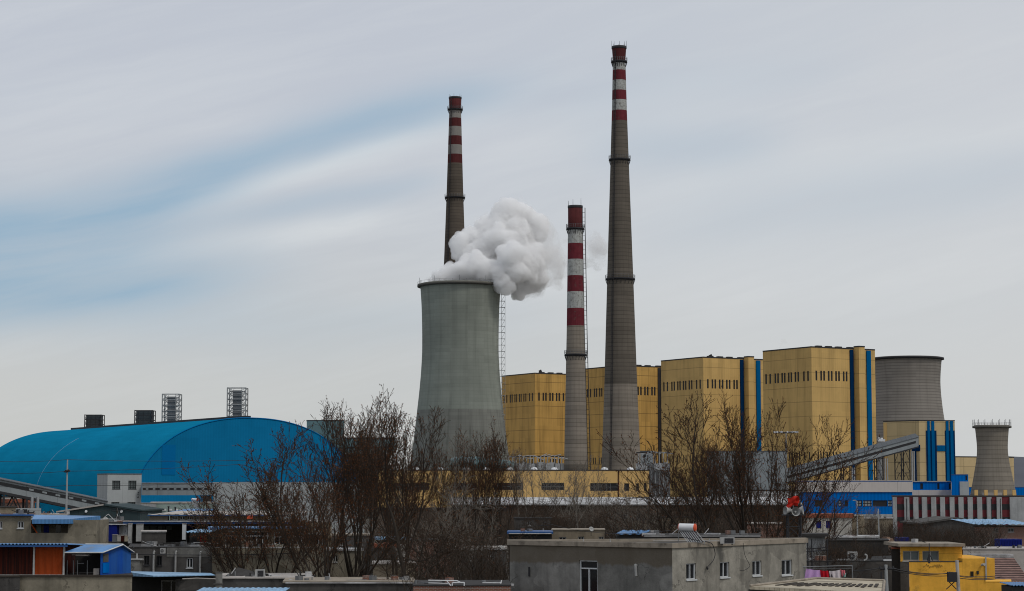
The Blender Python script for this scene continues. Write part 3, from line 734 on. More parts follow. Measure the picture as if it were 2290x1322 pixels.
Pm = Vector((hc.x + ax.x * 4, hc.y + ax.y * 4, hz - .2)); Pn = Vector((hc.x + ax.x * (LEN - 6), hc.y + ax.y * (LEN - 6), hz - .2))
MB().gbox(Pm, Pn, -1.6, 1.6, 0, 1.1).build('ridge_vent', M['metal_dark'], hall)

# things behind the hall
def dark_box(px0, px1, pyt, D, label):
    x0, x1 = X(px0, D), X(px1, D); w = x1 - x0; cx_ = (x0 + x1) / 2; zt_ = Z(pyt, D)
    r = thing('exhaust_stack', label, 'exhaust stack', (cx_, D, 0), 'louvred exhaust boxes behind the blue hall')
    MB().box((cx_, D + w / 2, zt_ / 2), (w * .82, w * .82, zt_ - .2)).build('casing', M['box_dark'], r)
    fb = MB()
    for sx in (-1, 1):
        for sy in (0, 1): fb.box((cx_ + sx * w * .47, D + sy * w, zt_ / 2), (.3, .3, zt_))
    for i in range(6):
        z = zt_ - i * 2.0 - .2
        for sy in (0, 1): fb.box((cx_, D + sy * w, z), (w * .93, .25, .3))
        for sx in (-1, 1): fb.box((cx_ + sx * w * .47, D + w / 2, z), (.25, w * .95, .3))
        for sx in (-1, 1): fb.tube((cx_ + sx * w * .47, D, z), (cx_ + sx * w * .40, D, z - 2), .12, n=4)
    fb.build('frame', M['metal_dark'], r)
dark_box(184, 223, 927, 900, 'dark louvred exhaust box standing behind the left end of the blue hall ridge')
dark_box(296, 338, 917, 860, 'dark louvred exhaust box next to the first lattice framed stack')
def lattice(px0, px1, pyt, D, label):
    x0, x1 = X(px0, D), X(px1, D); w = x1 - x0; cx_ = (x0 + x1) / 2; zt_ = Z(pyt, D)
    r = thing('lattice_stack', label, 'stack', (cx_, D, 0), 'lattice framed stacks behind the blue hall')
    cb_ = MB()
    cb_.box((cx_, D + w / 2, (zt_ - 1) / 2), (w * .46, w * .46, zt_ - 1))
    for i in range(9): cb_.box((cx_, D + w / 2, zt_ - 1.5 - i * 1.75), (w * (.60 if i else .8), w * .6, .35))
    cb_.build('duct', M['metal_grey'], r)
    fb = MB(); n = 6; hh = 2.35
    cs = [(cx_ - w / 2, D), (cx_ + w / 2, D), (cx_ + w / 2, D + w), (cx_ - w / 2, D + w)]
    for c_ in cs: fb.tube((*c_, 0), (*c_, zt_), .17, n=4)
    for i in range(n + 1):
        z = zt_ - i * hh
        for a, b in zip(cs, cs[1:] + cs[:1]):
            fb.tube((*a, z), (*b, z), .12, n=4)
            q = (a[0] + (b[0] - a[0]) * .22, a[1] + (b[1] - a[1]) * .22); q2 = (a[0] + (b[0] - a[0]) * .78, a[1] + (b[1] - a[1]) * .78)
            fb.tube((*a, z), (*q, z - hh / 2), .10, n=4); fb.tube((*q, z - hh / 2), (*a, z - hh), .10, n=4)
            fb.tube((*b, z), (*q2, z - hh / 2), .10, n=4); fb.tube((*q2, z - hh / 2), (*b, z - hh), .10, n=4)
    for q in (.22, .78):
        for a, b in zip(cs, cs[1:] + cs[:1]):
            p_ = (a[0] + (b[0] - a[0]) * q, a[1] + (b[1] - a[1]) * q); fb.tube((*p_, zt_ - 15), (*p_, zt_), .08, n=4)
    fb.build('frame', M['pilaster_grey'], r)
lattice(358.5, 396.5, 881, 850, 'lattice framed stack left of the hall crown, the shorter looking one')
lattice(504.5, 546, 867, 850, 'lattice framed stack directly above the crown of the blue hall')

block('transfer_house', 'grey green flat box behind the right shoulder of the blue hall', 'building', *facing(684, 768, 850, 14), Z(941, 850), 'duct', [], roofm='metal_dark', over=.2)
tr = thing('conveyor_house', 'dark elevated conveyor house left of the large cooling tower', 'building', (X(825, 780), 780, 0))
x0, x1 = X(768, 780), X(882, 780)
MB().box(((x0 + x1) / 2, 784, (Z(981, 780) + Z(1013, 780)) / 2), (x1 - x0, 8, Z(981, 780) - Z(1013, 780))).build('upper_box', M['duct'], tr)
MB().box(((x0 + x1) / 2, 784, Z(980, 780) + .1), (x1 - x0 + .6, 8.6, .35)).build('roof', M['metal_dark'], tr)
MB().box(((x0 + x1) / 2 - 1.3, 785, Z(1014, 780) / 2), (x1 - x0 - 3, 6, Z(1014, 780) - .1)).build('lower_box', M['stucco_dark'], tr)
MB().wbox((x0, 780), (x1, 780), 1, x1 - x0 - 1, Z(1003, 780), Z(999, 780), .003, .06).build('window_strip', M['glass_far'], tr)

# ------------------------------------------------------------------ white transfer tower and level gallery
Ct = G(240, 418, 1100); Lt = G(217, 424, 1100); Rt = G(316, 422, 1100)
wt = block('transfer_tower', 'pale concrete transfer tower with square windows in front of the blue hall', 'tower', Lt, Ct, Rt, Z(1061, 418), 'white_wall',
      [(1, (251, 1075, 269, 1094), dict(nv=3, nh=4, fm='metal_dark', pm='glass_pale', fw=.05)), (1, (287, 1075, 305, 1094), dict(nv=3, nh=4, fm='metal_dark', pm='glass_pale', fw=.05)),
       (1, (249, 1123, 267, 1137), dict(nv=3, nh=3, fm='metal_dark', pm='glass_pale', fw=.05)), (1, (285, 1123, 303, 1137), dict(nv=3, nh=3, fm='metal_dark', pm='glass_pale', fw=.05))], roofm='gallery_roof', over=.1, thick=.2)
mk_ = MB()
for (x, y, w, h_) in ((308, 1101, 2.5, 2), (307.5, 1105, 2, 2), (308, 1109, 1.5, 3), (307, 1112, 3, 1.5)):
    q = pxh(Ct, Rt, (x, y, x + w, y + h_)); mk_.wbox(Ct, Rt, *q, .003, .02)
mk_.build('wall_marks', M['metal_dark'], wt)
lg = thing('level_gallery', 'level grey gallery joining the pale tower to the white wall block', 'conveyor', (X(396, 420), 420, 0))
A_ = G(316.5, 420, 1090); B_ = G(476, 420, 1090)
MB().wbox(A_, B_, 0, (B_ - A_).length, Z(1107.5, 420), Z(1081, 420), -3, 0).build('casing', M['gallery_grey'], lg)
MB().wbox(A_, B_, .3, (B_ - A_).length - .2, Z(1096, 420), Z(1091, 420), .003, .04).build('window_strip', M['glass_far'], lg)
MB().wbox(A_, B_, 0, (B_ - A_).length, Z(1080.9, 420), Z(1079.6, 420), -3.1, .12).build('roof', M['roof_pale'], lg)
for i in range(10):
    u = .9 + i * 1.42; MB().wbox(A_, B_, u, u + .5, Z(1095.3, 420), Z(1091.8, 420), .042, .07).build('window', M['gallery_grey'], lg)
fx = X(463, 421)
MB().tube((fx, 421, 0), (fx, 421, Z(1108, 420)), .5, .9, n=8).build('support_column', M['metal_dark'], lg)
block('wall_block', 'tall blank pale wall block behind the left bare tree', 'building', *facing(476.5, 815, 420, 12), Z(1080.5, 420), 'white_wall', [], roofm='roof_pale', over=.1, thick=.15)
block('low_shed', 'low pale shed under the level gallery', 'shed', *facing(338, 478, 400, 8), Z(1126, 400), 'mint', [], roofm='roof_pale', over=.2)
block('low_store', 'small grey brick store against the pale tower foot', 'shed', *facing(314, 349, 395, 5), Z(1126, 395), 'pilaster_grey', [], roofm='coping', over=.1, thick=.12)
pw = thing('compound_wall', 'pale green compound wall with a scalloped top behind the village', 'wall', (X(350, 350), 350, 0))
A_ = G(308, 350); B_ = G(400, 350); q = (B_ - A_).length
pm_ = MB(); pm_.wbox(A_, B_, 0, q, 0, Z(1141, 350), -.3, 0)
pm_.build('panel', M['mint'], pw)
cb_ = MB()
for i in range(7): 
    u = q * (i + .5) / 7
    cb_.tube((A_.x + u, 350.15, Z(1141, 350) - .1), (A_.x + u, 350.15, Z(1141, 350) + .22), .42, .25, n=10)
cb_.build('coping', M['roof_white'], pw)

# ------------------------------------------------------------------ long low yellow building, sheds, ducts
ly = [(1, (880, 1080, 960, 1096), S_), (1, (1048, 1080, 1066, 1096), S_), (1, (1012, 1080, 1046, 1096), dict(slot=True)), (1, (1104, 1080, 1170, 1096), S_), (1, (1212, 1080, 1262, 1096), S_), (1, (1320, 1080.5, 1384, 1098), S_), (1, (1396, 1081, 1407, 1098), S_), (1, (1423, 1081, 1429, 1098), S_), (1, (1440, 1081, 1446, 1098), S_)]
lowb = block('canteen_building', 'long low yellow building with dark window bands below the chimneys', 'building', *facing(845, 1452, 560, 18), Z(1053, 560), 'low_yellow', ly, roofm='roof_dark', over=.3, thick=.3)
A_, B_ = facing(845, 1452, 560, 18)[1:]
fb = MB()
for (e, r, s__) in ly[:6]:
    fb = MB(); h = pxh(A_, B_, r); n_ = int((h[1] - h[0]) / 1.1)
    for i in range(1, n_):
        if i % 3: u = h[0] + (h[1] - h[0]) * i / n_; fb.wbox(A_, B_, u - .05, u + .05, h[2], h[3], -.28, -.2)
    fb.wbox(A_, B_, h[0], h[1], (h[2] + h[3]) / 2 - .05, (h[2] + h[3]) / 2 + .05, -.28, -.2)
    fb.build('glazing_bars', M['metal_grey'], lowb)
u = hit(1383.5, 1080, A_, B_)[0]; MB().wbox(A_, B_, u - .12, u + .12, 2, Z(1053, 560), .004, .25).build('drainpipe', M['rust_dark'], lowb)
for px in (930, 985, 1042, 1088, 1140, 1195, 1240, 1352, 1410):
    p = at(px, 1053, 566); MB().lathe((p.x, p.y, 0), [(1.0, Z(1053, 566) + .1), (1.0, Z(1053, 566) + .4), (.75, Z(1053, 566) + .8), (.05, Z(1053, 566) + 1.0)], 12).build('roof_vent', M['white_paint'], lowb)

du = thing('flue_duct', 'fat pale teal duct lying behind the long low yellow building', 'duct', (X(1080, 640), 640, 0))
db = MB()
P = [at(1008, 1034, 640), at(1032, 1034, 640), at(1048, 1036, 640), at(1060, 1035, 640), at(1110, 1038, 640), at(1150, 1042, 640)]
rr = [1.2, 1.9, 1.75, 1.95, 1.75, 1.3]
for a, b, ra, rb_ in zip(P, P[1:], rr, rr[1:]): db.tube(a, b, ra, rb_, 20)
db.build('pipe', M['duct'], du)
rb2 = MB()
for t in range(1, 18):
    a = P[0].lerp(P[-1], t / 18); rb2.tube(a, a + Vector((.18, 0, 0)), 2.02 - abs(t - 7) * .03, None, 20)
rb2.build('hoops', M['metal_grey'], du)
sb_ = MB()
for px in (1020, 1060, 1100, 1140): 
    p = at(px, 1040, 640); sb_.box((p.x, p.y, p.z / 2), (.6, 2, p.z))
sb_.build('saddle', M['stucco_pale'], du)

random.seed(9)
def clutter_row(px0, px1, py_top, D, label, n=10):
    r = thing('switchgear', label, 'switchgear', (X((px0 + px1) / 2, D), D, 0))
    x0, x1 = X(px0, D), X(px1, D)
    MB().box(((x0 + x1) / 2, D + 5, Z(1036, D) / 2), (x1 - x0, 6, Z(1036, D))).build('cabinet', M['metal_grey'], r)
    MB().box(((x0 + x1) / 2, D + 5, Z(py_top, D)), (x1 - x0, 5, .35)).build('deck', M['metal_dark'], r)
    fb = MB()
    for i in range(n):
        x = x0 + (x1 - x0) * (i + .3) / n; h_ = Z(py_top, D) + random.uniform(-.5, .6)
        fb.tube((x, D, 0), (x, D, h_), .16, n=5); fb.tube((x, D, h_ - .2), (x + 2, D, h_ - .2 + random.uniform(-1, 1)), .12, n=4)
    fb.build('posts', M['metal_pale'], r)
    bb = MB()
    for i in range(n): bb.box((random.uniform(x0, x1), D - random.uniform(0, 2), Z(1042, D) - .5), (random.uniform(1, 2.2), 1, random.uniform(1.5, 3.4)))
    bb.build('boxes', M['metal_pale'], r)
clutter_row(1136, 1262, 1020, 650, 'cluttered grey switchgear frames behind the long yellow building right of the teal duct', 16)
clutter_row(1426, 1500, 1012, 700, 'grey machinery frames immediately right of the tallest chimney foot', 8)
MB_ = MB(); 
block('precipitator_house', 'pale grey metal clad house behind the right bare tree', 'building', *facing(1582, 1762, 720, 16), Z(1010, 720), 'gallery_grey', [], roofm='gallery_roof', over=.3)
block('ash_silo_house', 'small grey clad box between the tallest chimney foot and the right bare tree', 'building', *facing(1433, 1462, 735, 8), Z(1010, 735), 'gallery_grey', [(1, (1436, 1018, 1450, 1022), S_)], roofm='gallery_roof', over=.3)

ws = thing('long_shed', 'very long low shed with a patchy white roof and brown wall behind the trees', 'shed', (X(1400, 400), 400, 0))
A_ = G(1010, 400); B_ = G(1790, 400)
zf, zb = Z(1130, 400), Z(1112, 414)
MB().wbox(A_, B_, 0, (B_ - A_).length, 0, zf, -14, 0).build('wall', M['brown_wall'], ws)
rfm = MB(); q = (B_ - A_).length
rfm.prism([(A_.x - .5, 399.4), (B_.x + .5, 399.4), (B_.x + .5, 414), (A_.x - .5, 414)], zf + .004, [zf + .25, zf + .25, zb, zb])
rfm.build('roof', M['roof_white'], ws)
random.seed(21)
for px in (1372, 1393, 1422, 1560, 1604):
    h = pxh(A_, B_, (px, 1148, px + 9, 1160)); MB().wbox(A_, B_, *h, .003, .05).build('window', M['glass_far'], ws)
block('long_store', 'dull brown store with pale eaves behind the left tree thicket', 'shed', *facing(840, 1130, 330, 9), Z(1140, 330), 'brown_wall', [], roofm='roof_dark', over=.3)
block('far_white_shed', 'dirty white flat shed at the foot of the grey conveyor trestles', 'shed', *facing(1640, 1790, 480, 10), Z(1098, 480), 'roof_white', [], roofm='roof_dark', over=.2)

# far small things: left horizon houses, mast lights
block('row_house', 'long red roofed brick row under the left conveyor gallery', 'house', *facing(-10, 78, 520, 10), Z(1124, 520), 'brick_red', [], roofm='tile_red', over=.6, thick=.8)
block('far_house', 'pale distant house at the left edge above the red roofed row', 'house', *facing(-10, 60, 640, 10), Z(1116, 640), 'white_wall_dirty', [], roofm='roof_pale', over=.5, thick=.6)
ml = thing('mast_light', 'ring of floodlights on a tall mast inside the right bare tree', 'mast light', (X(1760, 690), 690, 0))
mx = X(1760, 690); mz = Z(968, 690)
MB().tube((mx, 690, 0), (mx, 690, mz), .35, .18, 10).build('mast', M['metal_pale'], ml)
rg = MB(); rg.lathe((mx, 690, 0), [(3.2, mz - .15), (3.5, mz), (3.2, mz + .15), (3.0, mz)], 24); 
for i in range(4): t = pi * i / 2; rg.tube((mx, 690, mz), (mx + 3.2 * cos(t), 690 + 3.2 * sin(t), mz), .08, n=4)
rg.build('ring', M['metal_dark'], ml)
for i in range(12):
    t = 2 * pi * i / 12; MB().box((mx + 3.7 * cos(t), 690 + 3.7 * sin(t), mz + .2), (.8, .5, .5), 0, t).build('floodlight', M['white_paint'], ml)
vt = thing('roof_fan', 'white vent cowl on the roof beside the nearest yellow boiler house', 'vent', (X(1971, 845), 845, 0))
MB().tube((X(1971, 845), 845, 0), (X(1971, 845), 845, Z(988, 845)), .5, n=8).build('pipe', M['metal_pale'], vt)
p = at(1971, 985, 845); MB().box((p.x, p.y, p.z), (2.8, 1.6, .9)).tube((p.x - .9, p.y, p.z + .3), (p.x - .9, p.y, p.z + 1.3), .6, .35, 8).tube((p.x + .2, p.y, p.z + .3), (p.x + .2, p.y, p.z + 1.1), .5, .3, 8).build('cowl', M['white_paint'], vt)
for px, py, D, lab in ((1590, 797, 1030, 'small dark roof cowl on the second nearest yellow boiler house'), (1209, 831, 1170, 'tiny tilted cowl on the roof of the farthest boiler house')):
    p = at(px, py, D); c_ = thing('roof_cowl', lab, 'cowl', (p.x, p.y, p.z - 3))
    MB().tube((p.x, p.y, p.z - 3), (p.x, p.y, p.z - .3), .35, n=8).build('stem', M['metal_dark'], c_)
    MB().tube((p.x + .6, p.y, p.z - 1.2), (p.x - .5, p.y, p.z + .8), .75, .9, 10).build('hood', M['metal_dark'], c_)
# ------------------------------------------------------------------ village builders
def ac_unit(px0, py0, px1, py1, D, label, square=False, name='air_conditioner'):
    x0, x1 = X(px0, D, py1), X(px1, D, py1); zb, zt_ = Z(py1, D), Z(py0, D); w, h = x1 - x0, zt_ - zb
    r = thing(name, label, 'air conditioner', ((x0 + x1) / 2, D, zb), 'outdoor air conditioner units')
    cx_ = (x0 + x1) / 2; zc = (zb + zt_) / 2
    MB().box((cx_, D + .18, zc), (w, .36, h)).build('casing', M['frame_dirty'], r)
    gb = MB(); gr_ = min(w * .33, h * .42)
    if square: gb.box((cx_ + w * .1, D - .012, zc), (w * .62, .02, h * .74)); gr_ = .01
    else: gb.tube((cx_ - w * .1, D - .012, zc), (cx_ - w * .1, D - .004, zc), gr_, n=20)
    gb.build('fan_opening', M['metal_dark'], r)
    f2 = MB()
    for i in range(4):
        t = pi * i / 4; f2.tube((cx_ - w * .1 - gr_ * cos(t), D - .02, zc - gr_ * sin(t)), (cx_ - w * .1 + gr_ * cos(t), D - .02, zc + gr_ * sin(t)), .008, n=4)
    f2.build('grille', M['frame_dirty'], r)
    fe = MB()
    for sx in (-.35, .35): fe.box((cx_ + sx * w, D + .18, zb - .03), (.06, .34, .06))
    fe.build('foot', M['metal_dark'], r)
    return r

def corr(A, B, back, zf, zb, wave=.2, amp=.03, thick=.03, n=None):
    """corrugated sheet: front edge A->B (plan), back edge offset by vector, heights zf / zb"""
    A = Vector(A[:2]); B = Vector(B[:2]); L = (B - A).length; n = n or int(L / wave * 6); n = min(n, 700)
    mb = MB(); vs = []
    for i in range(n + 1):
        t = i / n; p = A + (B - A) * t; w = amp * sin(2 * pi * t * L / wave)
        q = p + Vector(back)
        vs += [(p.x, p.y, zf + w), (q.x, q.y, zb + w), (p.x, p.y, zf + w - thick), (q.x, q.y, zb + w - thick)]
    fs = []
    for i in range(n):
        a = 4 * i; b = 4 * i + 4
        fs += [(a, b, b + 1, a + 1), (a + 2, a + 3, b + 3, b + 2), (a, a + 2, b + 2, b), (a + 1, b + 1, b + 3, a + 3)]
    fs += [(0, 1, 3, 2), (4 * n, 4 * n + 2, 4 * n + 3, 4 * n + 1)]
    return mb.add(vs, fs)

def house(name, label, pxl, pxr, D, depth, pyt, wallm, holes=(), roofm='roof_dark', over=.2, thick=.2, rec=.18, cat='house', z0=0, Dr=None, C=None, **kw):
    L, A, B = facing(pxl, pxr, D, depth, Dr)
    return block(name, label, cat, L, A, B, Z(pyt, D), wallm, [(1, r, st) for r, st in holes], rec, z0, roofm, over, thick, **kw)
def span(pxl, pxr, D): return G(pxl, D), G(pxr, D)

W2 = dict(nv=2); WD = dict(nv=2, fm='frame_dirty')

# ---- main grey two faced building
Lm = G(1140, 119, 1215); Cm = G(1503, 112, 1215); Rm = G(1803, 124, 1215); Km = Lm + Vector((0, 1.2)); Kr = Rm + Vector((0, 1.2))
zm = Z(1226, 112)
holes = [(0, (1295, 1253, 1336, 1335), dict(nv=2, fw=.07, ftop=.42)), ]
for x0, y0, x1, y1 in ((1534.5, 1260, 1556.5, 1296), (1610, 1257, 1631, 1291), (1682.5, 1254, 1703, 1287), (1748, 1252, 1771.5, 1286)):
    holes.append((1, (x0, y0, x1, y1), dict(nv=2, fw=.05)))
main = thing('grey_house', 'large bare grey rendered flat roofed house in the foreground, two faces showing', 'house', (Cm.x, Cm.y, 0))
mb = MB(); hh = {0: [], 1: []}; E = {0: (Lm, Cm), 1: (Cm, Rm)}; sp_ = []
for e, r, st in holes:
    h = pxh(*E[e], r); hh[e].append(h); sp_.append((e, h, st))
mb.facade(Lm, Cm, 0, zm, hh[0], .22); mb.build('side_wall', M['stucco_grey'], main)
mb = MB(); mb.facade(Cm, Rm, 0, zm, hh[1], .22); mb.facade(Rm, Kr, 0, zm, [], .2); mb.facade(Kr, Km, 0, zm, [], .2); mb.facade(Km, Lm, 0, zm, [], .2); mb.build('front_wall', M['stucco_pale'], main)
for e, h, st in sp_: win(main, *E[e], h, .16, **st)
cp = MB(); ring_ = (Lm, Cm, Rm, Kr, Km)
cen = (Lm + Cm + Rm) / 3
outp = [p + (p - cen).normalized() * .16 for p in ring_]; inp = [p - (p - cen).normalized() * .35 for p in ring_]
outp[3] = Kr + Vector((.15, .1)); outp[4] = Km + Vector((-.15, .1)); inp[3] = Kr + Vector((-.35, -.3)); inp[4] = Km + Vector((.35, -.3)); inp[0] = Lm + Vector((.5, .15)); inp[2] = Rm + Vector((-.5, .15))
vs = [(p.x, p.y, z) for z in (zm + .002, zm + .27) for p in outp] + [(p.x, p.y, z) for z in (zm - .05, zm + .27) for p in inp]
fs = []
for i in range(5):
    j = (i + 1) % 5; fs += [(i, j, 5 + j, 5 + i), (5 + i, 5 + j, 15 + j, 15 + i), (15 + i, 15 + j, 10 + j, 10 + i), (j, i, 10 + i, 10 + j)]
cp.add(vs, fs)
MBc = cp.build('parapet', M['coping'], main)
MB().prism([p.to_tuple() for p in inp], zm - .3, zm + .1).build('roof', M['roof_dark'], main)
# strip joint on the pale wall, downpipe stains as material; vent pipe on the side wall
h = pxh(Lm, Cm, (1419, 1262, 1428, 1288)); un = (h[0] + h[1]) / 2
eL = (Cm - Lm).normalized(); nL = Vector((eL.y, -eL.x))
p0 = Lm + eL * un + nL * .12
vp = MB(); vp.path([(p0.x - nL.x * .12, p0.y - nL.y * .12, h[3] - .08), (p0.x, p0.y, h[3] - .04), (p0.x + .02, p0.y, h[3] - .2), (p0.x + .05, p0.y, h[2])], .075, 10)
tag(vp.build('vent_pipe', M['frame_dirty'], None, (p0.x, p0.y, h[2])), 'short bent white vent pipe on the side wall of the grey house', 'vent pipe')
hk = pxh(Lm, Cm, (1183, 1268, 1186, 1289)); tag(MB().wbox(Lm, Cm, *hk, .02, .07).build('iron_bar', M['metal_dark'], None, (Lm.x + eL.x * hk[0], Lm.y + eL.y * hk[0], hk[2])), 'thin dark iron bar fixed to the left part of the grey house wall', 'bar')
# black hose loops
eR = (Rm - Cm).normalized(); nR = Vector((eR.y, -eR.x))
def wallpath(pts, off=.06):
    out = []
    for px, py in pts:
        u, z = hit(px, py, Cm, Rm); q = Cm + eR * u + nR * off; out.append(Vector((q.x, q.y, z)))
    return out
def smooth_path(P, k=6):
    out = []
    for i in range(len(P) - 1):
        p0, p1, p2, p3 = P[max(i - 1, 0)], P[i], P[i + 1], P[min(i + 2, len(P) - 1)]
        for j in range(k):
            t = j / k; out.append(.5 * (2 * p1 + (p2 - p0) * t + (2 * p0 - 5 * p1 + 4 * p2 - p3) * t * t + (3 * p1 - p0 - 3 * p2 + p3) * t ** 3))
    return out + [P[-1]]
for pts, lab in (([(1523, 1201), (1540, 1206), (1562, 1210), (1578, 1213), (1586, 1217), (1591, 1230), (1592, 1242), (1587, 1255), (1577, 1266), (1575, 1270)], 'dark hose curving from the solar heater down the pale wall'),
                 ([(1655, 1214), (1657, 1232), (1660, 1244), (1668, 1260), (1670, 1266), (1664, 1272), (1655, 1276), (1648, 1275)], 'thin dark cable looping down the pale wall right of the air conditioner')):
    P_ = smooth_path(wallpath(pts, .2)); c_ = MB(); c_.path(P_, .022 if 'hose' in lab else .015, 5)
    if 'hose' in lab: c_.tube(P_[-1] + Vector((0, -.05, -.05)), P_[-1] + Vector((0, .2, .03)), .06, n=8)
    tag(c_.build('hose' if 'hose' in lab else 'cable', M['metal_dark'], None, P_[-1]), lab, 'hose' if 'hose' in lab else 'cable')

# ---- solar water heater
def solar_heater(px0, py0, px1, py1, D, pyb, label, rev=False, group='solar water heaters on roofs'):
    a = at(px0, (py0 + py1) / 2, D); b = at(px1, (py0 + py1) / 2 + 1, D - .35); r = (Z(py0, D) - Z(py1, D)) / 2; zb = Z(pyb, D)
    t = thing('solar_water_heater', label, 'solar water heater', ((a.x + b.x) / 2, D, zb), group)
    d = (b - a).normalized()
    MB().tube(a, b, r, n=28).build('tank', M['white_paint'], t)
    cb_ = MB(); cb_.tube(b + d * .003, b + d * .07, r * 1.03, r * 1.0, 28).tube(b + d * .0705, b + d * .12, r * 1.0, r * .45, 28)
    cb_.build('end_cap', M['orange_cap'], t)
    MB().tube(a - d * .003, a - d * .06, r * 1.02, r * .8, 28).build('end_cap', M['orange_cap'], t)
    n_ = 12
    gp = [a.lerp(b, (i + .8) / (n_ + .6)) for i in range(n_)]
    sl = Vector((.55, -1.1, -(a.z - zb) + r)) ; sl = Vector((.42, -.9, -(a.z - zb - .12)))
    for i, g_ in enumerate(gp):
        q = g_ + Vector((0, -.02, -r * .7)); tb_ = MB(); tb_.tube(q, q + Vector((sl.x, sl.y, sl.z + r * .7)), .024, n=6); tb_.build('glass_tube', M['metal_dark'] if i % 2 else M['metal_pale'], t)
    fb = MB()
    for g_ in (gp[0] - d * .12, gp[-1] + d * .12):
        top_ = g_ + Vector((0, 0, -r * .7)); ft = g_ + sl; bk = Vector((g_.x, g_.y + .25, zb))
        fb.tube(top_, ft, .02, n=5); fb.tube(top_, bk, .02, n=5); fb.tube(Vector((ft.x, ft.y, zb)), ft, .018, n=5); fb.tube(bk, Vector((ft.x, ft.y, zb + .02)), .018, n=5)
    fb.tube(gp[0] + sl, gp[-1] + sl, .03, n=6)
    fb.build('stand', M['metal_pale'], t)
    return t
solar_heater(1520, 1170.5, 1553, 1187.5, 115, 1216, 'solar water heater with white tank and orange ends on the grey house roof')
solar_heater(430, 1114, 441, 1119.5, 235, 1137, 'small distant solar water heater on the blue roof in front of the level gallery')
ac_unit(1611, 1202, 1643, 1216, 115.5, 'white air conditioner with square dark opening on the grey house roof', True)
gp_ = MB(); zr = Z(1212, 116); xs0, xs1 = X(1400, 116), X(1608, 116)
gp_.tube((xs0 + 1.5, 116, zr + .05), (xs1, 116, zr + .06), .02, n=5)
for px in (1305, 1365, 1587): gp_.tube((X(px, 116), 116, zm - .1), (X(px - 1, 116), 116, Z(1205, 116)), .025, n=5)
tag(gp_.build('roof_pipes', M['metal_pale'], None, (X(1500, 116), 116, zr)), 'thin pale pipes standing along the roof of the grey house', 'pipes')

# ---- foreground canopy roof lower right
cz = Z(1297, 98); cA = at(1680, 1316, 92); cB = at(1975, 1320, 92); cC = at(1982, 1298, 101); cD = at(1790, 1296, 101); cE = at(1682, 1309, 95)
can = thing('shed_roof', 'patched board shed roof with dark battens at the bottom right edge', 'shed', (X(1830, 95), 96, 0))
rb_ = MB(); pts = [(X(1680, 90, 1310), 90.5), (X(1975, 90, 1322), 90), (X(1982, 100, 1298), 100.5), (X(1832, 100, 1294), 101)]
zz = [Z(1312, 90.5), Z(1326, 90), Z(1300, 100.5), Z(1295, 101)]
top_ = [(p[0], p[1], z) for p, z in zip(pts, zz)]; bot = [(p[0], p[1], z - .12) for p, z in zip(pts, zz)]
rb_.add(bot + top_, [(3, 2, 1, 0), (4, 5, 6, 7), (0, 1, 5, 4), (1, 2, 6, 5), (2, 3, 7, 6), (3, 0, 4, 7)])
rb_.build('roof_boards', M['wood_board'], can)
random.seed(3)
sb_ = MB()
A3, B3, C3, D3 = [Vector(p) for p in top_]
for i in range(15):
    t = .12 + .86 * i / 15
    a = A3.lerp(B3, t) ; b = D3.lerp(C3, t); q0 = a.lerp(b, .12 + .1 * random.random() + .22 * t); q1 = a.lerp(b, .42 + .2 * t + .08 * random.random()); up = Vector((0, 0, .03))
    e_ = Vector((.075, 0, 0)); sb_.add([q0 - e_ + up * .2, q0 + e_ + up * .2, q1 + e_ + up * .2, q1 - e_ + up * .2, q0 - e_ + up * 1.6, q0 + e_ + up * 1.6, q1 + e_ + up * 1.6, q1 - e_ + up * 1.6], [(0, 1, 5, 4), (1, 2, 6, 5), (2, 3, 7, 6), (3, 0, 4, 7), (4, 5, 6, 7)])
sb_.build('battens', M['slat_dark'], can)
eb = MB()
for a, b in ((D3, C3), (C3, B3), (D3, A3)): eb.tube(a + Vector((0, 0, .03)), b + Vector((0, 0, .03)), .07, n=4)
eb.build('edge_trim', M['coping'], can)
wb_ = MB(); wb_.prism([(p[0] * .995, p[1] + .15) for p in pts[:2]] + [(p[0] * .995, p[1] - .15) for p in pts[2:]], 0, [z - .125 for z in zz]); wb_.build('wall', M['stucco_dark'], can)

# ---- dark courtyard wall, yard wall, laundry
house('yard_building', 'dark grey rendered block left of the ochre yellow house', 1801, 2030, 150, 6, 1256, 'stucco_dark', roofm='stucco_black', over=.03, thick=.03)
ac_unit(1896, 1234, 1918, 1254, 152, 'white air conditioner with a ragged dark fan hole on the dark grey block')
pt_ = MB(); q = at(1938, 1252, 151); pt_.path(smooth_path([at(1932, 1254, 151), at(1937, 1252, 151), at(1939, 1246, 151), at(1937, 1241, 151), at(1934, 1241, 151)]), .07, 8)
tag(pt_.build('elbow_pipe', M['frame_dirty'], None, at(1932, 1255, 151)), 'white bent elbow pipe on the dark grey block beside its air conditioner', 'pipe')
tp = MB(); tp.add([at(1945, 1254, 151), at(2000, 1254, 151), at(1998, 1246, 152), at(1960, 1244, 152), at(1945, 1247, 153)], [(0, 1, 2, 3, 4)])
tp2 = MB(); tp2.prism([(X(1944, 151), 150.5), (X(2000, 151), 150.5), (X(2000, 153), 153), (X(1948, 153), 153)], Z(1255, 151), [Z(1253, 151), Z(1252, 151), Z(1244, 151), Z(1246, 151)])
tag(tp2.build('tarpaulin', M['stucco_black'], None, (X(1970, 151), 151, Z(1255, 151))), 'black tarpaulin heap edged with white on the dark grey block', 'tarpaulin')
bd = MB(); bd.box((X(1988, 150.2), 150.4, Z(1253.5, 150.2)), (.85, .3, .12))
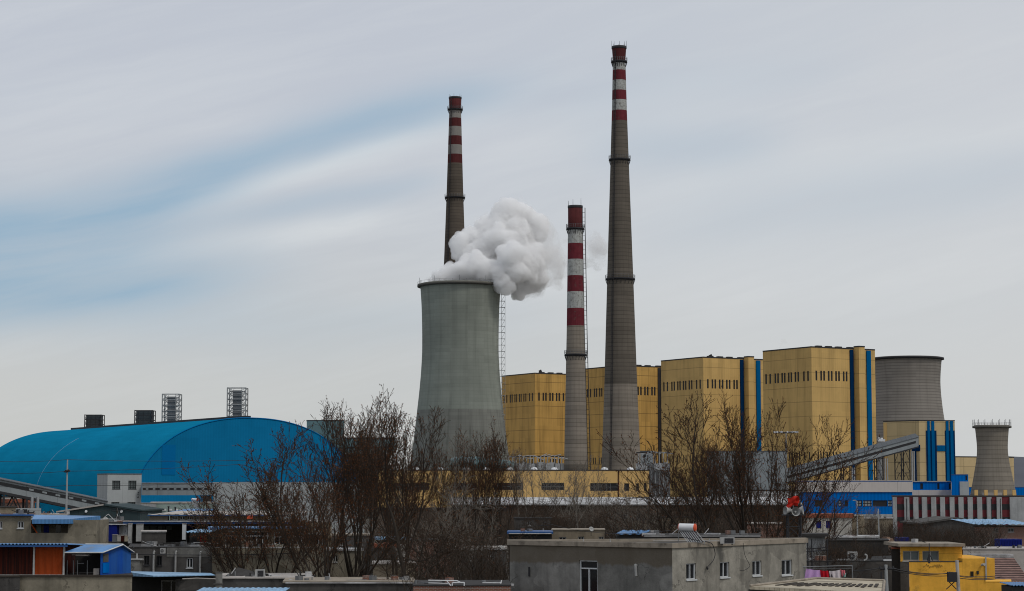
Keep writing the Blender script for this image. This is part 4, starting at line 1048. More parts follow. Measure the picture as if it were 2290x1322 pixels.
tag(bd.build('white_board', M['white_paint'], None, (X(1988, 150.2), 150.4, Z(1254, 150))), 'short white board lying along the top of the dark grey block', 'board')
# clothes line
dl = 108.0
cl = thing('clothes_line_frame', 'thin metal clothes line frame right of the grey house', 'clothes line', (X(1850, dl), dl, 0))
fb = MB(); fb.tube(at(1795, 1268, dl), at(1906, 1265, dl), .03, n=6); fb.tube(at(1906, 1265, dl), (X(1908, dl), dl, 0), .03, n=6); fb.tube(at(1800, 1268, dl + 1), (X(1800, dl), dl + 1, 0), .03, n=6)
fb.tube(at(1800, 1272, dl), at(1906, 1272, dl), .008, n=4); fb.build('frame', M['metal_grey'], cl)
def garment(pts, m, lab, name, cat='laundry'):
    mb_ = MB(); nx, ny = 14, 8; vs = []; ((ax_, ay), (bx, by), (cx_, cy), (dx, dy)) = pts   # tl tr br bl
    for j in range(ny + 1):
        for i in range(nx + 1):
            u, v = i / nx, j / ny
            px = (ax_ * (1 - u) + bx * u) * (1 - v) + (dx * (1 - u) + cx_ * u) * v
            py = (ay * (1 - u) + by * u) * (1 - v) + (dy * (1 - u) + cy * u) * v + 1.4 * sin(pi * u) * (1 - v)
            p = at(px, py, dl); p.y += .06 * sin(u * 14 + v) * (.3 + v) ; vs.append(p)
    n1 = len(vs); vs += [Vector((p.x, p.y + .02, p.z)) for p in vs]
    fs = []
    for j in range(ny):
        for i in range(nx):
            a = j * (nx + 1) + i; q = (a, a + nx + 1, a + nx + 2, a + 1); fs.append(q); fs.append(tuple(n1 + k for k in q[::-1]))
    mb_.add(vs, fs, 0, True); return tag(mb_.build(name, M[m], None, at((ax_ + bx) / 2, ay, dl)), lab, cat, 'washing on the line')
garment([(1803, 1271), (1834, 1275), (1837, 1295), (1799, 1296)], 'cloth_lilac', 'wide lilac bed sheet hanging at the left of the clothes line', 'sheet')
garment([(1834, 1275), (1852, 1276), (1856, 1295), (1837, 1295)], 'cloth_red', 'dark red cloth hanging beside the lilac sheet', 'cloth')
garment([(1854, 1277), (1879, 1274), (1882, 1294), (1858, 1295)], 'cloth_white', 'whitish towel with black marks hanging right of the red cloth', 'towel')
garment([(1859, 1284), (1864, 1284), (1866, 1294), (1859, 1294)], 'cloth_black', 'black patch of clothing in front of the whitish towel', 'sock')
garment([(1879, 1273), (1890, 1275), (1891, 1284), (1883, 1290)], 'cloth_pink', 'bunched pink and red baby clothes at the right end of the line', 'baby_clothes')
garment([(1886, 1281), (1892, 1281), (1892, 1291), (1887, 1291)], 'cloth_mint', 'tiny pale green garment below the pink baby clothes', 'garment')

# ---- utility pole, transformer, wires
up = thing('utility_pole', 'grey utility pole with a dark crossarm in front of the dark grey block', 'utility pole', (X(1981, 120), 120, 0))
MB().tube((X(1983, 120), 120, 0), at(1981, 1263, 120), .16, .09, 10).build('pole', M['pilaster_grey'], up)
cb_ = MB(); cb_.tube(at(1968, 1272, 120), at(2000, 1272, 120), .07, n=6)
cb_.tube(at(1971, 1300, 119.8), at(1971, 1279, 119.8), .05, n=6); cb_.build('crossarm', M['metal_dark'], up)
for px in (1968, 1976, 1988, 1997): MB().tube(at(px, 1272, 120), at(px, 1266.5, 120), .07, .05, 8).build('insulator', M['metal_dark'], up)
tp_ = thing('transformer_pole', 'pale pole carrying a black transformer box before the ochre house', 'utility pole', (X(2143, 125), 125, 0))
MB().tube((X(2145, 125), 125, 0), at(2140, 1253, 125), .14, .10, 10).build('pole', M['roof_pale'], tp_)
p = at(2129, 1290.5, 124.6); MB().box((p.x, p.y, p.z), (.52, .4, .58)).build('transformer', M['metal_dark'], tp_)
for q in ((2121, 1300, 2139, 1318), (2136, 1300, 2116, 1318)): MB().tube(at(q[0], q[1], 124.6), at(q[2], q[3], 124.6), .03, n=5).build('brace', M['metal_dark'], tp_)
for px in (2119, 2124, 2129): MB().tube(at(px, 1286, 124.5), at(px, 1279, 124.5), .035, n=6).build('insulator', M['metal_dark'], tp_)
def wire(pts, r, lab, sagm=0.0, name='wire'):
    P_ = [at(*q) for q in pts]; out = []
    for a, b in zip(P_, P_[1:]):
        for i in range(10):
            t = i / 10; q = a.lerp(b, t); q.z -= sagm * 4 * t * (1 - t); out.append(q)
    out.append(P_[-1]); m_ = MB(); m_.path(out, r, 4)
    tag(m_.build(name, M['metal_dark'], None, out[0]), lab, 'wire')
wire([(1905, 1276, 119), (1968, 1270, 120)], .025, 'dark wire running left from the crossarm pole to the clothes line', .05)
for i, (y0, y1, y2) in enumerate(((1271, 1280, 1286), (1275, 1285, 1293))):
    wire([(1997, y0, 120), (2118, y1 + 3, 124.6), (2228, y2 + 2, 130)], .022, ['upper dark wire pair crossing the ochre yellow house', 'lower dark wire crossing the ochre yellow house'][i], .12)
wire([(1997, 1270, 120.1), (2118, 1282, 124.7), (2240, 1290, 130)], .018, 'thin middle wire crossing the ochre yellow house', .2)
for k, (y0, y1) in enumerate(((1031, 1029), (1057, 1037), (1090, 1077))):
    wire([(-30, y0 + (0, 0, -3)[k], 300), (150, (1028, 1054, 1086)[k], 300), (560, y1, 330)], .03, ['topmost thin wire crossing the blue hall', 'middle thin wire crossing the blue hall at the pole head', 'lowest thin wire crossing the blue hall above the pale tower'][k], .2)
lp = thing('power_pole', 'thin pale power pole with crossarm standing before the blue hall', 'utility pole', (X(148, 300), 300, 0))
MB().tube((X(148, 300), 300, 0), at(151, 1028, 300), .22, .09, 10).build('pole', M['metal_pale'], lp)
MB().tube(at(143, 1055, 299.8), at(157, 1053, 299.8), .12, n=6).tube(at(147, 1051, 299.8), at(147, 1057, 299.8), .14, n=6).tube(at(153, 1050, 299.8), at(153, 1056, 299.8), .14, n=6).build('crossarm', M['metal_dark'], lp)

# ---- ochre house on the right
Ly, Cy, Ry = facing(2031, 2222, 140, 7)[0], G(2031, 140), G(2222, 140)
yh = block('ochre_house', 'ochre yellow rendered house at the lower right with a smaller upper storey', 'house', *facing(2031, 2150, 140, 8), Z(1257, 140), 'yellow_house',
           [], roofm='stucco_black', over=.02, thick=.02)
A_ = G(2150.2, 140); B_ = G(2222, 140)
MB().wbox(A_, B_, 0, (B_ - A_).length, 0, Z(1249, 140), -8, 0).build('right_wall', M['yellow_house'], yh)
MB().wbox(A_, B_, .5, 1.0, Z(1299, 140), Z(1278, 140), .0, .03)
h = pxh(A_, B_, (2170, 1278, 2177, 1289)); MB().wbox(A_, B_, *h, .003, .05).build('vent', M['glass'], yh)
h = pxh(A_, B_, (2184, 1277, 2188, 1284)); MB().wbox(A_, B_, *h, .003, .12).build('meter', M['metal_dark'], yh)
h = pxh(A_, B_, (2203, 1244, 2206, 1300)); MB().wbox(A_, B_, h[0], h[1], h[2], h[3], .003, .09).build('drainpipe', M['frame_dirty'], yh)
h = pxh(A_, B_, (2195, 1262, 2200, 1267)); MB().tube((A_.x + h[0], 139.9, h[2] + .1), (A_.x + h[0] + .1, 139.6, h[3]), .09, n=10).build('dish', M['frame_dirty'], yh)
up_ = G(2012, 142.5); ur = G(2149, 142.5)
# upper storey, resting on the block roof
Lu, Au, Bu = facing(2012, 2106, 141.5, 5)
zt_u = Z(1222, 141.5); zb_u = Z(1256, 141.5)
hls = [pxh(Au, Bu, r) for r in ((2019, 1232, 2056, 1254), (2063, 1232, 2100, 1254))]
mu = MB(); mu.facade(Au, Bu, zb_u, zt_u, hls, .2); mu.facade(Lu, Au, zb_u, zt_u, [], .2)
Cu = G(2150, 141.2); mu.facade(Bu, Cu, zb_u, zt_u, [], .2); mu.facade(Cu, Cu + Vector((0, 5)), zb_u, zt_u, [], .2); mu.facade(Cu + Vector((0, 5)), Lu, zb_u, zt_u, [], .2)
mu.build('upper_storey', M['yellow_house'], yh)
for h in hls: win(yh, Au, Bu, h, .2, nv=2, fm='frame_dirty', pm='glass_pale', fw=.06)
MB().prism([(Au.x - .2, Au.y - .35), (Cu.x + .15, Cu.y - .35), (Cu.x + .15, Cu.y + 5.2), (Au.x - .2, Au.y + 5.2)], zt_u + .003, zt_u + .2).build('roof', M['coping'], yh)
sc = MB(); random.seed(12)
A_ = G(2031, 140)
P_ = [at(2064 + i * 2.1, 1266 + random.uniform(-3, 4) + (1.5 if i % 2 else -1.5), 139.98) for i in range(22)]
sc.path(P_, .008, 4); sc.build('scribble', M['metal_dark'], yh)
ap = MB(); ap.path([at(2078, 1257, 139.5), at(2078, 1215, 139.5)], .03, 6)
ap.path([at(2078, 1236, 139.5), at(2073, 1256, 139.5)], .025, 5); ap.path([at(2078, 1238, 139.5), at(2086, 1254, 139.5)], .025, 5)
ap.box(at(2078, 1250, 139.4), (.12, .1, .6)); tag(ap.build('aerial_mast', M['metal_dark'], None, at(2078, 1257, 139.5)), 'short black aerial mast on three legs before the ochre house windows', 'aerial')
house('sandy_yard_wall', 'low sandy tan terrace wall between the ochre house and the blue box container', 2152, 2300, 215, 8, 1229, 'roof_pale', roofm='roof_pale', over=.1, thick=.1)
house('ochre_annex', 'low ochre wall block at the bottom right below the ochre house', 2201, 2258, 132, 3, 1302, 'yellow_house', roofm='yellow_house', over=.02, thick=.05)
house('side_hut', 'tiny dark hut with a red edge against the left of the ochre upper storey', 1992, 2011, 143, 3, 1228, 'stucco_black', roofm='tile_red', over=.1, thick=.1)
# ribbed roofs at the far right
rr_ = thing('ribbed_roof_house', 'house with a steep red brown ribbed tile roof at the right edge', 'house', (X(2250, 160), 160, 0))
A_, B_ = span(2206, 2300, 158)
cmb = MB(); nr = 13; z0_, z1_ = Z(1301, 158), Z(1248, 163); y0_, y1_ = 158.0, 163.0
for i in range(nr):
    t0, t1 = i / nr, (i + 1) / nr; za, zb_ = z0_ + (z1_ - z0_) * t0, z0_ + (z1_ - z0_) * t1; ya, yb = y0_ + (y1_ - y0_) * t0, y0_ + (y1_ - y0_) * t1
    cmb.prism([(A_.x, ya - .06), (B_.x, ya - .06), (B_.x, yb), (A_.x, yb)], 0 if i == 0 else za - .25, [za + .04, za + .04, zb_ + .02, zb_ + .02])
cmb.build('roof', M['rib_tile'], rr_)
MB().prism([(A_.x - .1, 163), (B_.x, 163), (B_.x, 164.5), (A_.x - .1, 164.5)], z1_ - .05, z1_ + .28).build('ridge', M['roof_white'], rr_)
MB().prism([(A_.x + .01, 163.01), (B_.x, 163.01), (B_.x, 168), (A_.x + .01, 168)], 0, z1_ - .2).build('wall', M['stucco_warm'], rr_)
lr = thing('lean_to', 'lean-to with a bright blue sheet roof at the bottom right corner', 'shed', (X(2275, 128), 128, 0))
A_, B_ = span(2258, 2310, 126); corr(A_, B_, (0, 3), Z(1309, 126), Z(1302, 129)).build('roof', M['blue_roof'], lr)
MB().prism([A_ + Vector((.1, .15)), B_ + Vector((0, .15)), B_ + Vector((0, 3)), A_ + Vector((.1, 3))], 0, Z(1309, 126) - .1).build('wall', M['stucco_black'], lr)

# ---- right middle distance
house('blue_roof_house', 'brick house with a bright blue sheet roof in front of the factory at right', 2178, 2310, 300, 8, 1178, 'brick_red', [((2222, 1181, 2232, 1190), WD), ((2254, 1181, 2268, 1190), WD)], roofm='stucco_black', over=.2, thick=.1)
brf = [o for o in bpy.data.objects if o.name == 'blue_roof_house'][0]
A_, B_ = span(2178, 2312, 299); corr(A_, B_, (-1.5, 9), Z(1172.5, 299), Z(1161, 308), wave=.9, amp=.05).build('sheet_roof', M['blue_roof_pale'], brf)
dk = thing('dark_gabled_shed', 'wide dark grey shed with a shallow pitched roof behind the right scrub', 'shed', (X(2130, 320), 320, 0))
A_, B_ = span(2060, 2216, 320); xm = (A_.x + B_.x) / 2
MB().add([(A_.x, 320, 0), (B_.x, 320, 0), (B_.x, 320, Z(1172, 320)), (xm, 320, Z(1161, 320)), (A_.x, 320, Z(1172, 320)), (A_.x, 335, 0), (B_.x, 335, 0), (B_.x, 335, Z(1172, 320)), (xm, 335, Z(1161, 320)), (A_.x, 335, Z(1172, 320))],
         [(0, 1, 2, 3, 4), (1, 6, 7, 2), (5, 0, 4, 9), (9, 8, 7, 6, 5)]).build('wall', M['stucco_dark'], dk)
rf = MB(); zl, zh = Z(1172, 320), Z(1161, 320)
for xa, za, xb_, zb_ in ((A_.x - .5, zl - .1, xm, zh), (xm, zh, B_.x + .5, zl - .1)):
    rf.add([(xa, 319.6, za + .01), (xb_, 319.6, zb_ + .01), (xb_, 335.4, zb_ + .01), (xa, 335.4, za + .01), (xa, 319.6, za + .3), (xb_, 319.6, zb_ + .3), (xb_, 335.4, zb_ + .3), (xa, 335.4, za + .3)], [(0, 1, 5, 4), (4, 5, 6, 7), (1, 2, 6, 5), (3, 0, 4, 7), (2, 3, 7, 6), (0, 3, 2, 1)])
rf.build('roof', M['stucco_dark'], dk)
for (x0, y0, x1, y1, D, m, lab) in ((2234, 1206, 2284, 1226, 230, 'blue_tarp', 'deep blue box container near the right edge'), (2008, 1202, 2032, 1212, 240, 'blue_tarp', 'small deep blue container above the ochre house')):
    bx = thing('container', lab, 'container', (X((x0 + x1) / 2, D), D, 0)); a, b = span(x0, x1, D)
    MB().wbox(a, b, 0, (b - a).length, 0 if y1 > 1220 else 0, Z(y0, D), -2.4, 0).build('body', M[m], bx)
    rb_ = MB()
    for i in range(14):
        u = (b - a).length * (i + .5) / 14; rb_.wbox(a, b, u - .05, u + .05, Z(y1, D), Z(y0, D) - .1, .003, .05)
    rb_.build('ribs', M[m], bx)
house('white_blue_window_house', 'dirty white house with two blue shuttered windows below the long workshop', 1785, 1905, 290, 8, 1158, 'white_wall_dirty',
      [((1825, 1165, 1837, 1182), dict(nv=1, fm='metal_dark', pm='blue_tarp', sill=False)), ((1847, 1165, 1859, 1182), dict(nv=1, fm='metal_dark', pm='blue_tarp', sill=False))], roofm='tile_red', over=.3, thick=.55)
house('broken_wall_house', 'pale rough walled ruin beside the dirty white house', 1900, 1932, 295, 6, 1155, 'stucco_warm', roofm='coping', over=.05, thick=.1)
house('brown_outhouse', 'brown outhouse under the pale lamp posts in front of the workshop', 1930, 1996, 330, 6, 1160, 'stucco_warm', roofm='roof_pale', over=.2, thick=.12)
house('flat_dark_house', 'dark house with a thin white roof edge right of the dirty white house', 1860, 1962, 200, 6, 1203, 'stucco_black', roofm='roof_white', over=.3, thick=.15)
house('pale_door_shed', 'pale sheet metal shed between the grey house and the leaning branches', 1796, 1845, 160, 4, 1200, 'pilaster_grey', roofm='roof_dark', over=.6, thick=.2)
fr = thing('gate_frame', 'black iron gate frame before the pale sheet metal shed', 'gate', (X(1815, 150), 150, 0))
fb = MB()
for px in (1806, 1815, 1850): fb.tube((X(px, 150), 150, 0), at(px, 1205, 150), .05, n=6)
for py in (1226, 1232): fb.tube(at(1800, py + 2, 150), at(1850, py - 2, 150), .04, n=5)
fb.build('bars', M['metal_dark'], fr)
house('dark_fence_shed', 'black tarred shed wall behind the leaning bare branches', 1845, 1985, 175, 5, 1210, 'stucco_black', roofm='stucco_black', over=.1, thick=.1)
rk = MB(); random.seed(5)
for i in range(420):
    px = random.gauss(1985, 22); f = max(0, 1 - abs(px - 1985) / 58); py = 1246 - random.random() * f * 44; D = random.uniform(186, 196)
    p = at(px, py, D); s_ = random.uniform(.12, .42)
    rk.box(p, (s_ * random.uniform(.6, 1.6), s_, s_ * random.uniform(.4, 1)), random.choice((0, 0, 1, 2)), random.uniform(0, 3))
hv_ = []; nn = 20
xr0, xr1 = X(1925, 190), X(2045, 190)
for j in range(nn + 1):
    for i in range(nn + 1):
        u, v = i / nn, j / nn; xx = xr0 + (xr1 - xr0) * u; yy = 186 + 10 * v
        hh_ = max(0, 1 - abs(u - .5) * 2) ** .7 * sin(pi * min(1, v * 1.1 + .05)) ** .5
        hv_.append((xx, yy, (Z(1205, 190)) * max(0.0, hh_) + .25 * mn.noise(Vector((xx, yy, 0)) * 1.4)))
rk.add(hv_, [(j * (nn + 1) + i, j * (nn + 1) + i + 1, (j + 1) * (nn + 1) + i + 1, (j + 1) * (nn + 1) + i) for j in range(nn) for i in range(nn)], 0)
tag(rk.build('rubble_heap', [M['rubble'], M['roof_pale'], M['brick_red']], None, (X(1985, 190), 190, 0)), 'heap of brick rubble left of the ochre yellow house', 'rubble', kind='stuff')
for px, pt, pb, D, lab in ((1916, 1120, 1202, 230, 'slender pale lamp post before the blue workshop windows'), (1964, 1138, 1203, 230, 'shorter pale lamp post with a bent arm near the red factory corner')):
    l_ = thing('lamp_post', lab, 'lamp post', (X(px, D), D, 0))
    MB().tube((X(px + 2, D), D, 0), at(px, pt, D), .11, .06, 8).build('pole', M['pilaster_grey'], l_)
    MB().tube(at(px, pt + 2, D), at(px - 4, pt - 1 if px < 1950 else pt + 16, D), .04, n=5).box(at(px - 5, pt - 1 if px < 1950 else pt + 16, D), (.35, .15, .1)).build('lamp_arm', M['pilaster_grey'], l_)
dp = thing('dark_pole', 'thin dark pole in front of the dirty white house', 'pole', (X(1866, 240), 240, 0))
MB().tube((X(1866, 240), 240, 0), at(1866, 1119, 240), .1, .07, 8).build('shaft', M['metal_dark'], dp)
MB().tube(at(1866, 1119, 240), at(1866, 1117, 240), .11, .02, 8).build('cap', M['metal_dark'], dp)

# loudspeaker mast
LD = 140
lm = thing('loudspeaker_mast', 'dark lattice mast with white horn loudspeakers and a red flag', 'mast', (X(1773, LD), LD, 0))
mb_ = MB(); zt_ = Z(1153, LD); w = .42; xm = X(1775, LD)
cs = [(xm - w, LD - w), (xm + w, LD - w), (xm + w, LD + w), (xm - w, LD + w)]
for c_ in cs: mb_.tube((c_[0] , c_[1], 0), (*c_, zt_), .05, n=5)
for i in range(12):
    za, zb_ = zt_ - i * .75, zt_ - (i + 1) * .75
    for a, b in zip(cs, cs[1:] + cs[:1]): mb_.tube((*a, za), (*b, za), .03, n=4); mb_.tube((*a, za), (*b, zb_), .025, n=4)
mb_.box((xm, LD, zt_ + .04), (1.5, 1.0, .08)); mb_.build('lattice', M['metal_dark'], lm)
for px, py, dx, dy in ((1779, 1145, .12, -1), (1762, 1143, -1, -.35), (1790, 1142, 1, -.3), (1770, 1144, -.5, .8)):
    p = at(px, py, LD); d = Vector((dx, dy, .05)).normalized(); hb_ = MB()
    a = Vector((xm, LD, p.z)); q = a + d * .62
    hb_.tube(a, a + d * .25, .09, .12, 16); hb_.tube(a + d * .25, q, .1, .30, 20, cap=False); hb_.tube(q, q + d * .03, .31, .31, 20, cap=False); hb_.tube(a + d * .2, a + d * .5, .05, .07, 10)
    hb_.build('loudspeaker', M['frame_dirty'], lm)
fl = MB(); vs = []; nx, ny = 16, 10
for j_ in range(ny + 1):
    for i_ in range(nx + 1):
        u_, v_ = i_ / nx, j_ / ny; p = at(1761 + 25 * u_ + 2 * sin(v_ * 5), 1112 + 21 * v_ + 3.0 * sin(u_ * 5 + 1) + 2.5 * mn.noise(Vector((u_ * 3, v_ * 3, 1))), LD - .1); p.y += .13 * sin(u_ * 9 + v_ * 2) + .06 * sin(v_ * 11 + u_ * 4); vs.append(p)
n1_ = len(vs); vs += [p + Vector((0, .02, 0)) for p in vs]; fs = []
for j_ in range(ny):
    for i_ in range(nx):
        a_ = j_ * (nx + 1) + i_; q_ = (a_, a_ + nx + 1, a_ + nx + 2, a_ + 1); fs += [q_, tuple(n1_ + k for k in q_[::-1])]
fl.add(vs, fs, 0, True)
fl.build('red_flag', M['red_cloth'], lm)
MB().tube((xm, LD, zt_ + .08), (xm, LD + .3, Z(1112, LD)), .03, n=6).build('flag_pole', M['metal_grey'], lm)

# behind the grey house
house('beige_house', 'beige house with three small windows behind the grey house roof', 1234, 1352, 185, 6, 1186, 'stucco_warm', [((1250, 1201, 1266, 1214), dict(nv=2, fm='frame_dirty')), ((1293, 1200, 1306, 1214), dict(nv=2, fm='frame_dirty')), ((1339, 1200, 1350, 1214), dict(nv=2, fm='frame_dirty'))], roofm='coping', over=.1, thick=.08)
house('dark_blue_eave_house', 'low black walled house with a dark blue eave left of the beige house', 1138, 1233, 180, 6, 1194, 'stucco_black', roofm='blue_edge', over=.3, thick=.2)
bt = thing('blue_sheet_shed', 'small shed with a bright blue sheet roof between bare trees behind the grey house', 'shed', (X(1408, 200), 200, 0))
A_, B_ = span(1376, 1441, 199); corr(A_, B_, (.8, 3), Z(1194, 199), Z(1186, 202), wave=.8, amp=.05).build('roof', M['blue_roof'], bt)
MB().prism([A_ + Vector((.2, .2)), B_ + Vector((0, .2)), B_ + Vector((0, 3)), A_ + Vector((.2, 3))], 0, Z(1194, 199) - .15).build('wall', M['stucco_black'], bt)
house('rear_dark_house', 'low dark house with a ragged pale roof line behind the air conditioner', 1440, 1700, 165, 6, 1199, 'stucco_black', roofm='roof_dark', over=.1, thick=.1)
house('far_brick_hut', 'weathered brown hut behind the solar heater among the bare trees', 1415, 1475, 260, 5, 1164, 'stucco_warm', roofm='roof_dark', over=.2, thick=.15)

# ---- bottom centre
rd = house('brick_low_house', 'low dark red brick house at the bottom centre behind the left of the grey house', 925, 1142, 112, 6, 1311, 'brick_red', roofm='roof_dark', over=.05, thick=.08)
pf = MB(); D = 111.5
pf.path([at(958, 1298, D), at(1022, 1299, D), at(1030, 1303, D), at(1039, 1303.5, D)], .035, 6); pf.path([at(999, 1299, D), at(1008, 1310, D)], .035, 6)
pf.path([at(1011, 1310, D), at(1012, 1303, D), at(1038, 1303, D), at(1038, 1310, D)], .04, 6); pf.path([at(958, 1304, D), at(1005, 1305, D)], .025, 5)
tag(pf.build('pipe_frame', M['white_paint'], None, at(1000, 1311, D)), 'white bent pipe frame lying on the dark red brick house', 'pipe frame')
house('long_dark_house', 'long black house with a sagging white edged roof at the bottom centre', 640, 925, 128, 6, 1304, 'stucco_dark', roofm='coping', over=.2, thick=.12)
house('hidden_tiled_house', 'small house with a red brown roof seen through the left tree thicket', 832, 892, 215, 5, 1225, 'stucco_dark', roofm='tile_red', over=.2, thick=.4)
house('hidden_blue_eave_house', 'house with a pale blue eave half hidden by the dark leaning trunk', 838, 906, 240, 5, 1207, 'stucco_black', roofm='blue_roof_pale', over=.2, thick=.25)
house('hidden_white_hut', 'small whitish hut glimpsed beside the dark leaning trunk', 890, 911, 205, 4, 1222, 'white_wall_dirty', roofm='roof_pale', over=.1, thick=.1)

# ---- left foreground : rusty store and blue shed on a concrete wall
Dq = 128
cw = house('concrete_yard_house', 'stained concrete lower storey at the bottom left under the rusty sheets', 48, 298, Dq, 9, 1290, 'stucco_tan', roofm='slat_dark', over=.12, thick=.1)
house('dark_stained_wall', 'dark damp stained wall at the bottom left corner', -40, 47.8, Dq - .3, 8, 1291, 'stucco_dark', roofm='slat_dark', over=.05, thick=.1)
rs = thing('rusty_store', 'rusty sheet metal store with a blue corrugated roof at the left edge', 'store', (X(50, Dq), Dq + .6, Z(1288, Dq)))
zb_, zt_ = Z(1288, Dq), Z(1221, Dq)
def sheet(px0, px1, m, wave, amp=.035):
    a, b = X(px0, Dq), X(px1, Dq); n_ = int((b - a) / wave * 8); s = MB(); vs = []
    for i in range(n_ + 1):
        x = a + (b - a) * i / n_; w = amp * sin(2 * pi * (x - a) / wave); vs += [(x, Dq + .5 + w, zb_ + .02), (x, Dq + .5 + w, zt_), (x, Dq + .54 + w, zb_ + .02), (x, Dq + .54 + w, zt_)]
    fs = [(4 * i, 4 * i + 4, 4 * i + 5, 4 * i + 1) for i in range(n_)] + [(4 * i + 2, 4 * i + 3, 4 * i + 7, 4 * i + 6) for i in range(n_)]
    s.add(vs, fs, 0, True); return s.build('rusty_sheet', M[m], rs)
sheet(-30, 72, 'rust_dark', .42, .03); sheet(77, 140, 'rust', .42, .03)
pb = MB()
for px in (74.5, 141.5): pb.box((X(px, Dq), Dq + .45, (zb_ + zt_) / 2), (.1, .14, zt_ - zb_))
pb.box(((X(-30, Dq) + X(143, Dq)) / 2, Dq + .42, zb_ + .03), (X(143, Dq) - X(-30, Dq), .2, .06)); pb.build('posts', M['frame_dirty'], rs)
bk = MB(); bk.box(((X(-30, Dq) + X(141, Dq)) / 2, Dq + 3.1, (zb_ + zt_) / 2), (X(141, Dq) - X(-30, Dq) - .1, 4.6, zt_ - zb_ - .06)); bk.build('body', M['rust_dark'], rs)
corr(G(-35, Dq), G(153, Dq), (0, 6), zt_ + .13, zt_ - .06, wave=.22, amp=.035).build('roof', M['blue_roof'], rs)
MB().box(((X(-35, Dq) + X(153, Dq)) / 2, Dq - .06, zt_ - .01), (X(153, Dq) - X(-35, Dq), .04, .10)).build('fascia', M['blue_edge'], rs)
# blue shed
bs_ = thing('blue_shed', 'open fronted shed with a bright blue roof and peeling blue gable', 'shed', (X(220, Dq), Dq + 1, Z(1288, Dq)))
xg0, xg1 = X(226, Dq), X(288, Dq + 2.2); zb_ = Z(1287, Dq)
Ag = Vector((xg0, Dq + .3)); Bg = Vector((xg1, Dq + 3.2)); Mg = (Ag + Bg) / 2 * 1.0; Mg = Ag.lerp(Bg, .62)
za, zm_, zb2 = Z(1237, Dq), Z(1222, Dq + 2), Z(1236, Dq + 3.2)
xl = X(146, Dq)
gm = MB(); gm.add([(Ag.x, Ag.y, zb_), (Bg.x, Bg.y, zb_), (Bg.x, Bg.y, zb2), (Mg.x, Mg.y, zm_), (Ag.x, Ag.y, za)] + [(Ag.x - .06, Ag.y + .04, zb_), (Bg.x - .06, Bg.y + .04, zb_), (Bg.x - .06, Bg.y + .04, zb2), (Mg.x - .06, Mg.y + .04, zm_), (Ag.x - .06, Ag.y + .04, za)],
     [(0, 1, 2, 3, 4), (9, 8, 7, 6, 5), (0, 4, 9, 5), (1, 6, 7, 2)]); gm.build('gable_wall', M['blue_paint'], bs_)
h = pxh(Ag, Bg, (229, 1259, 243, 1281)); MB().wbox(Ag, Bg, *h, .004, .05).build('door', M['blue_panel'], bs_)
h = pxh(Ag, Bg, (230, 1238, 242, 1257)); MB().wbox(Ag, Bg, h[0], h[1], h[2], h[3], .004, .03).build('grey_patch', M['stucco_dark'], bs_)
rf = MB(); f = 3.0
rf.add([(xl, Ag.y - .25, za + .0), (Ag.x + .15, Ag.y - .25, za + .0), (Mg.x + .2, Mg.y, zm_ + .04), (xl + .8, Mg.y + .3, zm_ + .04), (xl, Ag.y - .25, za + .07), (Ag.x + .15, Ag.y - .25, za + .07), (Mg.x + .2, Mg.y, zm_ + .11), (xl + .8, Mg.y + .3, zm_ + .11)],
       [(0, 1, 5, 4), (4, 5, 6, 7), (1, 2, 6, 5), (3, 0, 4, 7), (3, 2, 1, 0), (2, 3, 7, 6)])
rf.add([(Mg.x + .2, Mg.y, zm_ + .04), (Bg.x + .18, Bg.y + .1, zb2 - .02), (Bg.x - 2.5, Bg.y + .8, zb2 - .02), (xl + .8, Mg.y + .31, zm_ + .04), (Mg.x + .2, Mg.y, zm_ + .11), (Bg.x + .18, Bg.y + .1, zb2 + .05), (Bg.x - 2.5, Bg.y + .8, zb2 + .05), (xl + .8, Mg.y + .31, zm_ + .11)],
       [(0, 1, 5, 4), (4, 5, 6, 7), (1, 2, 6, 5), (3, 0, 4, 7), (3, 2, 1, 0)])
rf.build('roof', M['blue_roof'], bs_)
tb = MB(); tb.tube((xl, Ag.y - .27, za + .03), (Ag.x + .15, Ag.y - .27, za + .03), .045, n=5); tb.tube((Ag.x + .15, Ag.y - .27, za + .03), (Mg.x + .2, Mg.y - .02, zm_ + .1), .045, n=5); tb.tube((Mg.x + .2, Mg.y - .02, zm_ + .1), (Bg.x + .18, Bg.y + .1, zb2 + .02), .04, n=5)
tb.tube((xl + .8, Mg.y + .3, zm_ + .12), (Mg.x + .2, Mg.y, zm_ + .12), .05, n=5); tb.build('edge_trim', M['frame_white'], bs_)
bw = MB(); bw.box(((xl + xg0) / 2, Dq + 3.3, (zb_ + za) / 2), (xg0 - xl, .1, za - zb_ - .1)); bw.build('back_wall', M['stucco_black'], bs_)
pp = MB()
for px in (148, 162, 171, 193): pp.tube((X(px, Dq), Dq + .6, zb_), (X(px, Dq), Dq + .6, Z(1254, Dq)), .025, n=5)
pp.tube((X(170, Dq), Dq + .6, Z(1261, Dq)), (X(185, Dq), Dq + .6, Z(1261, Dq)), .02, n=5); pp.build('inner_posts', M['metal_grey'], bs_)
jk = MB(); random.seed(6)
for i in range(9): jk.box((random.uniform(xl + .2, xg0 - .8), Dq + .3 + random.random(), Z(1243, Dq) + random.uniform(-.06, .06)), (random.uniform(.3, .9), .4, .05), 0, random.uniform(-.3, .3))
jk.box((X(213, Dq), Dq + .8, zb_ + .2), (.35, .3, .4))
jk.build('hanging_boards', M['roof_pale'], bs_)

